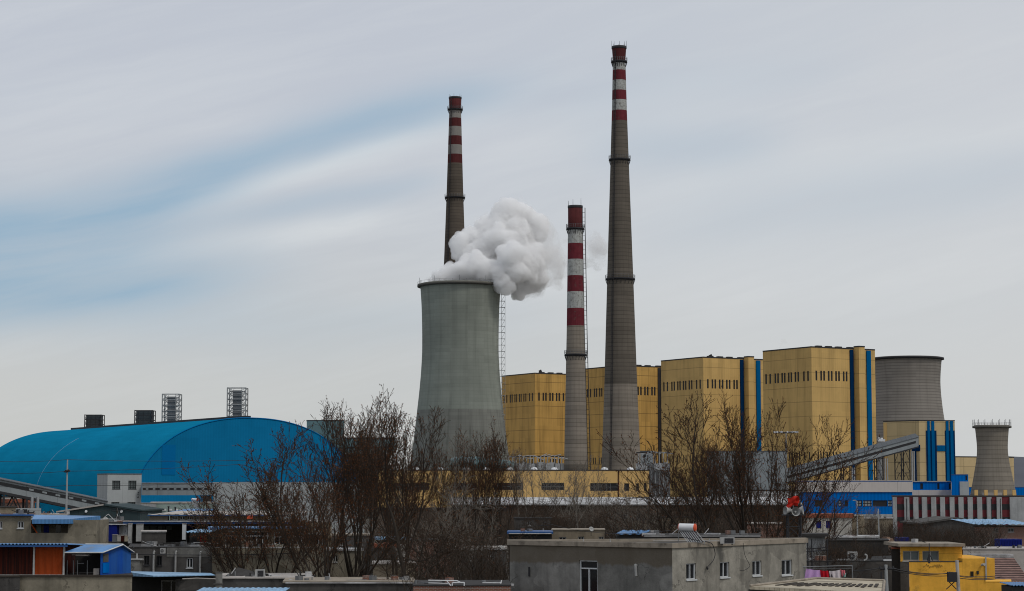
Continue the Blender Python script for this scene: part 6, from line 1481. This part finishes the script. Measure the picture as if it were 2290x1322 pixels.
# ------------------------------------------------------------------ bare trees
def make_tree(seed, limbs=6, nb=(10, 9, 5), spread=.5, trunk=.16, asc=.55, budp=.8, rough_=.12, rad=0.0148, lens=(.88, .36, .14, .05), wob=1.0):
    rnd = random.Random(seed)
    tv, tf, cv, cf, cm_ = [], [], [], [], []
    def seg(vs, fs, p0, p1, r0, r1, n):
        d = p1 - p0
        a = d.cross(Vector((0, 0, 1)) if abs(d.z) < .9 * d.length else Vector((1, 0, 0))); a.normalize(); b = d.cross(a); b.normalize()
        k0 = len(vs)
        for p, r in ((p0, r0), (p1, r1)):
            for k in range(n):
                t = 6.28318 * k / n; vs.append(p + a * (r * cos(t)) + b * (r * sin(t)))
        for k in range(n): fs.append((k0 + k, k0 + n + k, k0 + n + (k + 1) % n, k0 + (k + 1) % n))
    def grow(p, d, L, r, lvl):
        n = (7, 8, 6, 4, 3)[lvl]; pts = [(p, r)]; dd = d.copy(); step = L / n
        rend = r * (.6, .25, .3, .45, .6)[lvl]
        for i in range(n):
            w = (.10, .15, .17, .2, .25)[lvl] * (1 + rough_) * wob
            dd = dd + Vector((rnd.gauss(0, w), rnd.gauss(0, w), rnd.gauss(0, w * .6) + (.02, .12, .15, .10, .02)[lvl] * asc * 2)); dd.normalize()
            q = p + dd * step; rq = r + (rend - r) * (i + 1) / n
            if lvl <= 1: seg(tv, tf, p, q, pts[-1][1], rq, 6)
            else:
                k = len(cf); seg(cv, cf, p, q, max(pts[-1][1], .0011), max(rq, .0009), 4 if lvl == 2 else 3); cm_.extend([0] * (len(cf) - k))
            pts.append((q, rq)); p = q
            if lvl >= 3 and rnd.random() < budp * .55:
                s = rnd.uniform(.0025, .0055); e = Vector((rnd.gauss(0, 1), rnd.gauss(0, 1), rnd.gauss(.4, 1))).normalized() * s * 1.6; f = e.cross(Vector((rnd.random(), rnd.random(), rnd.random()))).normalized() * s * .6
                k = len(cv); cv.extend([p - f, p + e, p + f, p - e * .3 + f.cross(e).normalized() * s * .5]); cf.extend([(k, k + 1, k + 3), (k + 1, k + 2, k + 3), (k, k + 3, k + 2)]); cm_.extend([1, 1, 1])
        if lvl >= 4 or (lvl == 0): return pts
        m = nb[lvl - 1] if lvl - 1 < len(nb) else 0
        az = rnd.random() * 6.28
        for i in range(m):
            t0_ = (.3, .38, .2, .15)[lvl]; t = (t0_ + (1 - t0_) * (i + rnd.random() * .9) / m); idx = min(n - 1, int(t * n)); p0, r0 = pts[idx]; p1, r1 = pts[idx + 1]; fr = t * n - idx
            fr = max(0, min(1, fr)); q = p0.lerp(p1, fr); dr = (p1 - p0).normalized()
            az += 2.4 + rnd.gauss(0, .4); a = dr.cross(Vector((.3, .2, 1))).normalized(); b = dr.cross(a)
            side = a * cos(az) + b * sin(az); ang = rnd.uniform(.28, .62) if lvl < 3 else rnd.uniform(.4, .8)
            nd = (dr * cos(ang) + side * sin(ang)).normalized()
            nl = lens[lvl] * (1.2 - .7 * t) * rnd.uniform(.65, 1.25)
            if lvl < 4: grow(q, nd, nl, (r0 + (r1 - r0) * fr) * rnd.uniform(.42, .6), lvl + 1)
        return pts
    pts = grow(Vector((0, 0, 0)), Vector((rnd.gauss(0, .05), rnd.gauss(0, .05), 1)).normalized(), trunk, rad, 0)
    az = rnd.random() * 6
    for i in range(limbs):
        az += 6.28 / limbs + rnd.gauss(0, .25); sp2 = spread * rnd.uniform(.35, 1.25); q, r = pts[rnd.choice((4, 5, 6, 7, 7, 7))]
        grow(q, Vector((cos(az) * sp2, sin(az) * sp2, 1)).normalized(), lens[0] * rnd.uniform(.75, 1.08) , rad * rnd.uniform(.42, .62), 1)
    zs = sorted(v.z for v in cv); top_ = zs[-3]; s = 1 / top_
    tv = [v * s for v in tv]; cv = [v * s for v in cv]
    return (tv, tf, cv, cf, cm_)

def mesh_of(name, vs, fs, mats, mi=None):
    me = bpy.data.meshes.new(name); me.from_pydata([v.to_tuple() for v in vs], [], fs)
    for m in mats: me.materials.append(m)
    if mi: me.polygons.foreach_set('material_index', mi)
    me.update(); return me
PROTO = {}
def proto(k, **kw):
    tv, tf, cv, cf, cm_ = make_tree(**kw)
    pale = kw.get('seed', 0) >= 100
    PROTO[k] = (mesh_of('trunk', tv, tf, [M['bark_pale'] if pale else M['bark']]), mesh_of('crown', cv, cf, [M['bark_pale'] if pale else M['twig'], M['bud']], cm_))
proto('a', seed=11, limbs=7, nb=(10, 8, 3), spread=.5, trunk=.16, rad=0.0141, asc=.5, wob=.6)
proto('b', seed=23, limbs=9, nb=(10, 7, 3), spread=.85, trunk=.08, rad=0.0155, asc=.42, wob=.55)
proto('c', seed=37, limbs=6, nb=(11, 7, 3), spread=.38, trunk=.2, rad=0.0133, asc=.6, wob=.6)
proto('d', seed=41, limbs=9, nb=(8, 7, 3), spread=1.1, trunk=.08, rad=0.0163, asc=.35, wob=.8)
proto('e', seed=103, limbs=7, nb=(8, 6, 3), spread=.6, trunk=.3, rad=0.0118, budp=.4, asc=.4, wob=.8)
proto('f', seed=59, limbs=9, nb=(7, 7, 3), spread=1.1, trunk=.08, rad=0.0148, asc=.25, budp=.1, rough_=.5, wob=1.2)
proto('g', seed=71, limbs=8, nb=(9, 7, 3), spread=1.0, trunk=.07, rad=0.0163, asc=.5, wob=.75)
proto('h', seed=113, limbs=7, nb=(9, 7, 3), spread=.75, trunk=.16, rad=0.0133, asc=.3, wob=1.0, budp=.4)
trees = [
 (570, 152, 1075, 'g', 2.3, 1.1, 'low fanning bare tree at the left end of the thicket'),
 (835, 160, 872, 'c', 5.1, .9, 'slim bare tree with the highest upright shoots left of the large cooling tower'),
 # px, D, top py, proto, rotation, width, label
 (715, 158, 935, 'g', .3, 1.25, 'wide bare tree in the left thicket, crown over the glazed house'),
 (795, 166, 885, 'a', 1.2, 1.0, 'tall bare tree with upright budding shoots left of the large cooling tower'),
 (868, 150, 862, 'c', 2.0, 1.1, 'tall bare tree whose shoots overlap the left edge of the large cooling tower'),
 (625, 155, 1010, 'd', 4.6, 1.1, 'low spreading bare tree before the pale wall block'),
 (742, 140, 1010, 'g', 2.2, .95, 'dark gnarled bare tree low in the middle of the left thicket'),
 (930, 176, 950, 'h', 5.0, .9, 'bare tree overlapping the lower left of the large cooling tower'),
 (1010, 200, 985, 'a', .9, .9, 'slender bare tree before the centre of the large cooling tower base'),
 (1062, 205, 930, 'c', 3.3, .8, 'bare tree with rusty buds before the teal duct'),
 (1112, 198, 962, 'a', 5.6, .85, 'bare tree with rusty buds right of the teal duct middle'),
 (975, 135, 1120, 'f', 1.6, 1.2, 'dense tangled bare tree above the dark red brick house'),
 (1075, 138, 1140, 'f', 2.9, 1.2, 'dense tangled bare tree just left of the large grey house'),
 (1178, 300, 1000, 'e', .2, 1.0, 'pale stemmed bare tree left of the shortest chimney foot'),
 (1272, 300, 1012, 'e', 2.1, 1.0, 'pale stemmed bare tree directly before the shortest chimney foot'),
 (1352, 230, 1105, 'f', 1.1, 1.0, 'low tangled bare tree behind the beige house'),
 (1425, 215, 1062, 'h', 3.7, .9, 'dark bushy bare tree below the tallest chimney'),
 (1490, 205, 1020, 'f', 5.5, .9, 'dark wiry bare tree left of the solar heater tank'),
 (1562, 196, 965, 'a', 2.6, 1.0, 'bare tree with rusty shoots above the solar heater'),
 (1665, 180, 866, 'g', 0.6, 1.1, 'large bare tree with brown buds before the yellow boiler houses'),
 (1722, 184, 862, 'b', 1.9, .8, 'tall bare tree before the nearest yellow boiler house'),
 (1800, 178, 1010, 'd', 5.2, .75, 'bare tree around the loudspeaker mast'),
 (1850, 150, 1190, 'f', .6, 1.1, 'low leaning bare shrub tree right of the grey house'),
 (1905, 158, 1205, 'f', 2.4, 1.0, 'low bare shrub tree before the black tarred shed'),
 (1940, 310, 1128, 'e', 3.0, 1.0, 'small grey bare tree between the two lamp posts'),
 (1985, 300, 1140, 'd', 1.0, 1.0, 'small bare tree at the left corner of the red factory'),
 (2062, 290, 1150, 'f', 4.0, 1.0, 'small bare tree below the red factory windows'),
 (2120, 240, 1165, 'd', 2.0, 1.2, 'wide bare tree above the ochre house roof'),
 (2180, 260, 1158, 'f', 5.0, 1.0, 'bare tree left of the blue box container'),
 (2215, 250, 1172, 'e', 1.4, 1.0, 'thin bare tree beside the blue box container'),
 (20, 400, 1112, 'f', 3.0, 1.0, 'small grey bare tree at the left edge before the red roofed row'),
 (62, 395, 1118, 'f', 1.0, 1.0, 'small bare tree behind the white rooftop cabinets'),
 (1245, 232, 1120, 'f', 2.2, 1.0, 'low bare bush tree behind the beige house left windows'),
 (1600, 235, 1090, 'f', 2.2, 1.1, 'brown bare bush tree before the long brown shed'),
 (1330, 290, 1060, 'h', .4, 1.0, 'pale stemmed bare tree before the dark windows of the long yellow building'),
 (1230, 255, 1088, 'f', 3.4, 1.0, 'low bare tree between the two pale stemmed trees'),
 (1040, 165, 1105, 'h', 4.4, 1.0, 'grey stemmed bare tree above the pale roof edge left of the large grey house'),
 (480, 212, 1128, 'f', .9, .8, 'thin bare bush over the curtained house roof'),
]
for px, D, pt, k, rz, wd, lab in trees:
    x = X(px, D, 1150); hgt = Z(pt, D)
    r = thing('bare_tree', lab, 'tree', (x, D, 0), 'bare winter trees'); r.rotation_euler = (0, 0, rz); r.scale = (hgt * wd, hgt * wd, hgt)
    for nm, me in zip(('trunk', 'crown'), PROTO[k]):
        o = bpy.data.objects.new(nm, me); COL.objects.link(o); o.parent = r
# dark leaning dead trunk
lt = thing('dead_tree', 'dark leaning bare trunk with few branches in the left thicket', 'tree', (X(905, 134), 134, 0))
P_ = smooth_path([at(908, 1345, 134), at(905, 1290, 134), at(893, 1230, 134), at(884, 1180, 134), at(872, 1140, 134), at(862, 1118, 134)])
m_ = MB()
for i, (a, b) in enumerate(zip(P_, P_[1:])): m_.tube(a, b, .17 - .13 * i / len(P_), .17 - .13 * (i + 1) / len(P_), 8, cap=False)
m_.tube((P_[0].x, 134, 0), P_[0], .2, .17, 8); m_.build('trunk', M['bark'], lt)
m_ = MB()
for pts in ([(887, 1190), (915, 1160), (935, 1120)], [(896, 1245), (940, 1255), (985, 1235), (1010, 1225)], [(872, 1142), (885, 1122), (900, 1108)], [(905, 1290), (935, 1262), (948, 1215), (965, 1160)], [(890, 1212), (868, 1200), (850, 1170)]):
    Q = smooth_path([at(x, y, 134) for x, y in pts], 5)
    for i, (a, b) in enumerate(zip(Q, Q[1:])): m_.tube(a, b, .07 * (1 - .8 * i / len(Q)), .07 * (1 - .8 * (i + 1) / len(Q)), 6, cap=False)
m_.build('crown', M['bark'], lt)
# undergrowth (uncountable brush)
def brush(name, label, regs, n, seed):
    rnd = random.Random(seed); vs, fs = [], []
    for _ in range(n):
        x0, x1, y0, y1, D0, D1 = rnd.choice(regs); D = rnd.uniform(D0, D1); px = rnd.uniform(x0, x1)
        zt_ = Z(rnd.uniform(y0, y1), D); p = Vector((X(px, D), D, max(0, zt_ - rnd.uniform(2.0, 4)))); d = Vector((rnd.gauss(0, .5), rnd.gauss(0, .4), 1)).normalized()
        L = (zt_ - p.z) / 5; r = rnd.uniform(.012, .03)
        for i in range(5):
            d = (d + Vector((rnd.gauss(0, .25), rnd.gauss(0, .25), rnd.gauss(0, .12)))).normalized(); q = p + d * L; k = len(vs)
            rr2 = r * (1 - i / 6); a = Vector((rr2, 0, 0)); b = Vector((-rr2 * .5, rr2 * .8, 0)); c = Vector((-rr2 * .5, -rr2 * .8, 0))
            vs += [p + a, p + b, p + c, q + a * .8, q + b * .8, q + c * .8]; fs += [(k, k + 1, k + 4, k + 3), (k + 1, k + 2, k + 5, k + 4), (k + 2, k, k + 3, k + 5)]
            if rnd.random() < .6:
                e = q + Vector((rnd.gauss(0, .5), rnd.gauss(0, .4), rnd.uniform(.1, .7))); k = len(vs); vs += [q + a * .5, q + b * .5, e]; fs.append((k, k + 1, k + 2)); vs += [q + a * .5, q + c * .5, e]; fs.append((k + 3, k + 4, k + 5))
            p = q
    me = mesh_of(name, vs, fs, [M['scrub']]); o = bpy.data.objects.new(name, me); COL.objects.link(o); tag(o, label, 'undergrowth', kind='stuff')
brush('undergrowth', 'brown tangled undergrowth filling the left thicket', [(760, 1140, 1150, 1290, 150, 230), (860, 1140, 1125, 1230, 200, 260), (900, 1140, 1190, 1310, 118, 160)], 2600, 1)
brush('undergrowth', 'brown tangled undergrowth behind the large grey house', [(1140, 1480, 1140, 1200, 205, 290), (1450, 1780, 1120, 1205, 200, 290), (1800, 1980, 1195, 1250, 152, 172)], 7000, 2)
brush('undergrowth', 'grey brown scrub before the red factory', [(1900, 2230, 1158, 1215, 215, 320)], 3500, 3)
# ------------------------------------------------------------------ steam
def steam(name, label, blobs, vox, dens, amps, hetero=None, seed=0, col=(.97, .975, .985)):
    """closed billowing body: union of spheres (px, py, r px, depth offset m), remeshed and roughened"""
    D0 = 850; b = MB()
    ico = bpy.data.meshes.new('tmp'); 
    import bmesh
    bm = bmesh.new(); bmesh.ops.create_icosphere(bm, subdivisions=4, radius=1.0)
    iv = [v.co.copy() for v in bm.verts]; fi = [[v.index for v in f.verts] for f in bm.faces]; bm.free()
    for px, py, r, dd in blobs:
        c = at(px, py, D0 + dd); R_ = r * (D0 + dd) / F
        b.add([c + v * R_ for v in iv], fi)
    o = b.build(name, M['white_paint'])
    md = o.modifiers.new('remesh', 'REMESH'); md.mode = 'VOXEL'; md.voxel_size = vox
    dg = bpy.context.evaluated_depsgraph_get(); me = bpy.data.meshes.new_from_object(o.evaluated_get(dg)); o.modifiers.clear(); old = o.data; o.data = me; bpy.data.meshes.remove(old)
    off = Vector((seed * 7.3, 0, 0))
    ns = [v.normal.copy() for v in me.vertices]
    for v, n in zip(me.vertices, ns):
        p = v.co + off; h = 0
        for sc, am in amps:
            d_ = mn.voronoi(p / sc + Vector((.3 * mn.noise(p / sc * 2), 0, 0)))[0][0]; h += am * (.55 - d_)
        h += .5 * amps[0][1] * mn.fractal(p / amps[0][0], .7, 2, 3)
        v.co += n * h
    me.update()
    m = bpy.data.materials.new(name); m.use_nodes = True; nt = NT(m.node_tree)
    nt.n.remove(nt.n['Principled BSDF']); out = nt.n['Material Output']
    vs = nt.node('ShaderNodeVolumeScatter', ins={'Color': col, 'Anisotropy': .0, 'Density': dens})
    if hetero:
        ge = nt.node('ShaderNodeNewGeometry').outputs['Position']
        f = nt.noise(ge, hetero[0], 4.0, .6, .4); nt.set(vs, 'Density', nt.math('MULTIPLY', nt.ramp(f, hetero[1], hetero[2]), dens))
    nt.l.new(vs.outputs[0], out.inputs['Volume'])
    me.materials.clear(); me.materials.append(m)
    return tag(o, label, 'steam', kind='stuff')
core = [(985, 618, 13, -8), (1000, 606, 16, -8), (1018, 602, 24, -6), (1040, 600, 30, -4), (1068, 600, 30, -6), (1092, 606, 30, -8), (1115, 620, 24, -10), (1128, 632, 17, -12), (1040, 628, 22, 0), (1080, 630, 20, 0), (1005, 628, 20, -2), (975, 628, 12, 0), (1050, 625, 30, 2),
        (1035, 545, 24, 6), (1028, 565, 18, 4), (1050, 575, 28, 4), (1060, 535, 30, 8), (1085, 560, 36, 6), (1095, 515, 36, 10), (1120, 500, 34, 10), (1145, 486, 36, 12), (1150, 530, 44, 8), (1120, 545, 40, 4),
        (1175, 500, 30, 14), (1192, 515, 34, 14), (1205, 545, 38, 12), (1218, 575, 36, 12), (1180, 580, 44, 6), (1150, 580, 40, -4), (1165, 612, 36, -2), (1190, 622, 34, 6), (1212, 612, 30, 10), (1140, 618, 28, -6), (1168, 646, 20, 0), (1200, 642, 18, 6), (1140, 600, 34, -8), (1148, 566, 26, -12), (1130, 573, 20, -12), (1232, 560, 22, 12), (1236, 590, 20, 12)]
core_l = [q for q in core if q[0] < 1196]; core_r = [(px, py, r * 1.12, dd) for px, py, r, dd in core if px > 1172]
steam('thinning_steam', 'greyer thinning steam at the right of the white cloud, beside the shortest chimney', core_r + [(1240, 612, 22, 12), (1228, 535, 26, 14)], .7, .085, [(12, 3.4), (5, 2.0), (2.3, 1.0)], hetero=(.10, .22, .62), seed=1, col=(.93, .935, .945))
steam('steam_plume', 'dense white steam cloud billowing over the large cooling tower rim', core_l, .5, .6, [(12, 3.8), (5, 2.2), (2.3, 1.25), (1.1, .5)], seed=1, col=(.975, .977, .985))
steam('steam_wisp', 'thin grey steam drifting right from the white cloud behind the shortest chimney',
      [(1225, 560, 34, 14), (1245, 590, 34, 14), (1262, 565, 32, 14), (1290, 560, 30, 14), (1312, 575, 26, 14), (1334, 560, 26, 16), (1340, 590, 20, 16), (1235, 625, 22, 10), (1175, 662, 22, 6), (1150, 655, 18, 0), (1250, 640, 16, 12), (1325, 535, 18, 18)],
      1.2, .3, [(9, 2.5), (4, 1.5)], hetero=(.11, .42, .70), seed=3, col=(.86, .865, .88))
veil = [(px + 3, py - 1, r * 1.13, dd) for px, py, r, dd in core if px > 1090 or py < 560]
steam('steam_veil', 'thin ragged steam fringing the white cloud over the large cooling tower', veil, .8, .10, [(10, 4.0), (4, 2.6), (1.8, 1.3)], hetero=(.16, .42, .66), seed=9)
steam('rim_steam', 'faint steam curling at the left lip of the large cooling tower', [(962, 626, 10, 0), (975, 620, 12, 0), (990, 616, 12, 0), (950, 632, 7, 0)], .8, .09, [(4, 1.2), (2, .6)], hetero=(.2, .35, .65), seed=5)
steam('vent_steam', 'small grey puff above the roof of the nearest yellow boiler house', [(1744, 777, 3.5, 150), (1747, 769, 4.5, 150), (1753, 763, 6, 150), (1762, 768, 3.5, 150)], .5, .14, [(2.5, .8)], hetero=(.35, .35, .6), seed=6, col=(.7, .7, .72))

# ------------------------------------------------------------------ sky, sun
world = bpy.data.worlds.new('World'); scene.world = world; world.use_nodes = True
nt = NT(world.node_tree); wout = nt.n['World Output']; bg = nt.n['Background']
sun_dir = Vector((.46, -.40, .80)).normalized()            # towards the sun: behind the camera, to the right
el = math.asin(sun_dir.z); az = atan2(sun_dir.x, sun_dir.y)
sky = nt.node('ShaderNodeTexSky', sky_type='NISHITA', sun_disc=False, sun_elevation=el, sun_rotation=az, altitude=50, air_density=1.0, dust_density=2.0, ozone_density=1.5)
nt.l.new(sky.outputs[0], bg.inputs['Color']); bg.inputs['Strength'].default_value = .10
d = nt.node('ShaderNodeTexCoord').outputs['Generated']
s = nt.sep(d)
A_ = nt.math('ARCTAN2', s[0], s[1]); E_ = nt.math('ARCSINE', s[2])
def rot(deg):
    c, si = cos(radians(deg)), sin(radians(deg))
    p = nt.math('ADD', nt.math('MULTIPLY', A_, c), nt.math('MULTIPLY', E_, si)); q = nt.math('SUBTRACT', nt.math('MULTIPLY', E_, c), nt.math('MULTIPLY', A_, si)); return p, q
p1, q1 = rot(13.5)
warp = nt.noise(nt.comb(nt.math('MULTIPLY', p1, 7.0), nt.math('MULTIPLY', q1, 14.0), 0.0), 1.0, 3.0, .5)
q1w = nt.math('ADD', q1, nt.math('MULTIPLY', nt.math('SUBTRACT', warp, .5), .022))
streaks = nt.noise(nt.comb(nt.math('MULTIPLY', p1, 4.5), nt.math('MULTIPLY', q1w, 34.0), 3.7), 1.0, 6.0, .55)
broad = nt.noise(nt.comb(nt.math('MULTIPLY', p1, 3.0), nt.math('MULTIPLY', q1w, 13.0), 9.1), 1.0, 4.0, .5)
def px2ang(px, py): x, y, z = ray(px, py); return atan2(x, y), math.asin(z / sqrt(x * x + y * y + z * z))
def band(px0, py0, px1, py1, wq, amt):
    """soft elongated veil gap between two sky points"""
    a0, e0 = px2ang(px0, py0); a1, e1_ = px2ang(px1, py1); ang = math.degrees(atan2(e1_ - e0, a1 - a0)); p_, q_ = rot(ang)
    c, si = cos(radians(ang)), sin(radians(ang)); P0 = a0 * c + e0 * si; P1 = a1 * c + e1_ * si; Q0 = e0 * c - a0 * si
    qw = nt.math('ADD', nt.math('SUBTRACT', q_, Q0), nt.math('MULTIPLY', nt.math('SUBTRACT', warp, .5), .018))
    t = nt.math('DIVIDE', qw, wq); gq = nt.math('EXPONENT', nt.math('MULTIPLY', nt.math('MULTIPLY', t, t), -1.0))
    u = nt.math('DIVIDE', nt.math('SUBTRACT', p_, (P0 + P1) / 2), (P1 - P0) / 2); u2 = nt.math('MULTIPLY', u, u); gp_ = nt.math('EXPONENT', nt.math('MULTIPLY', nt.math('MULTIPLY', u2, u2), -1.0))
    return nt.math('MULTIPLY', nt.math('MULTIPLY', gq, gp_), amt)
gaps = [band(300, 420, 1120, 195, .0115, .66), band(-250, 520, 560, 430, .016, .5), band(-400, 700, 620, 615, .016, .5), band(-500, 600, 420, 555, .024, .62), band(520, 500, 1000, 400, .007, .34), band(1150, 250, 1900, 130, .012, .16), band(1380, 530, 2500, 330, .018, .18), band(1300, 330, 1750, 330, .014, .2), band(200, 760, 1200, 700, .014, .18)]
whites = [band(380, 470, 1080, 262, .0075, .8), band(980, 410, 1750, 150, .016, .5), band(100, 600, 900, 480, .007, .5), band(1350, 470, 2500, 230, .014, .6), band(-300, 330, 700, 150, .02, .25), band(900, 640, 2300, 560, .02, .3)]
def addup(L):
    t = None
    for g_ in L: t = g_ if t is None else nt.math('ADD', t, g_)
    return t
fibre = nt.noise(nt.comb(nt.math('MULTIPLY', p1, 11.0), nt.math('MULTIPLY', q1w, 120.0), 1.3), 1.0, 6.0, .62, .3)
tot = nt.math('MULTIPLY', addup(gaps), nt.math('MULTIPLY_ADD', streaks, 1.5, nt.math('MULTIPLY_ADD', fibre, .7, -.1)))
blue = nt.math('ADD', tot, nt.math('MULTIPLY', nt.math('SUBTRACT', broad, .5), .30), clamp=True)
lowh = nt.ramp(E_, .0, .20)
base_c = nt.mix(lowh, (.60, .605, .59), (.555, .585, .645))
white = nt.math('ADD', nt.math('ADD', nt.math('MULTIPLY', nt.ramp(streaks, .50, .78), .40), nt.math('MULTIPLY', nt.math('SUBTRACT', fibre, .45), .55)), nt.math('MULTIPLY', addup(whites), nt.math('MULTIPLY_ADD', streaks, 1.2, .2)), clamp=True)
base_c = nt.mix(white, base_c, (.735, .755, .765))
right = nt.ramp(A_, -.1, .22)
base_c = nt.mix(nt.math('MULTIPLY', right, .5), base_c, (.68, .69, .70))
cloud_c = nt.mix(blue, base_c, (.31, .45, .58))
bg2 = nt.node('ShaderNodeBackground'); nt.l.new(cloud_c, bg2.inputs['Color']); bg2.inputs['Strength'].default_value = 1.0
mx = nt.node('ShaderNodeMixShader'); mx.inputs[0].default_value = .90
nt.l.new(bg.outputs[0], mx.inputs[1]); nt.l.new(bg2.outputs[0], mx.inputs[2]); nt.l.new(mx.outputs[0], wout.inputs['Surface'])

sun = bpy.data.lights.new('sun', 'SUN'); sun.energy = 1.1; sun.angle = radians(12); sun.color = (1.0, .96, .90)
so = bpy.data.objects.new('sun', sun); COL.objects.link(so); so.rotation_euler = sun_dir.to_track_quat('Z', 'Y').to_euler()

# ------------------------------------------------------------------ camera, render
cam = bpy.data.cameras.new('camera'); co = bpy.data.objects.new('camera', cam); COL.objects.link(co)
co.location = (0, 0, H); co.rotation_euler = (pi / 2 + TH, 0, 0)
cam.sensor_width = 36; cam.lens = 36 * F / 2290; cam.clip_start = 1; cam.clip_end = 40000
scene.camera = co
scene.view_settings.view_transform = 'Standard'; scene.view_settings.look = 'None'; scene.view_settings.exposure = 0; scene.view_settings.gamma = 1
scene.render.engine = 'CYCLES'
cy = scene.cycles
cy.max_bounces = 16; cy.diffuse_bounces = 3; cy.glossy_bounces = 2; cy.transmission_bounces = 2; cy.volume_bounces = 14; cy.transparent_max_bounces = 8
cy.volume_step_rate = 1.5; cy.volume_max_steps = 128
cy.use_denoising = True; cy.filter_width = 1.05
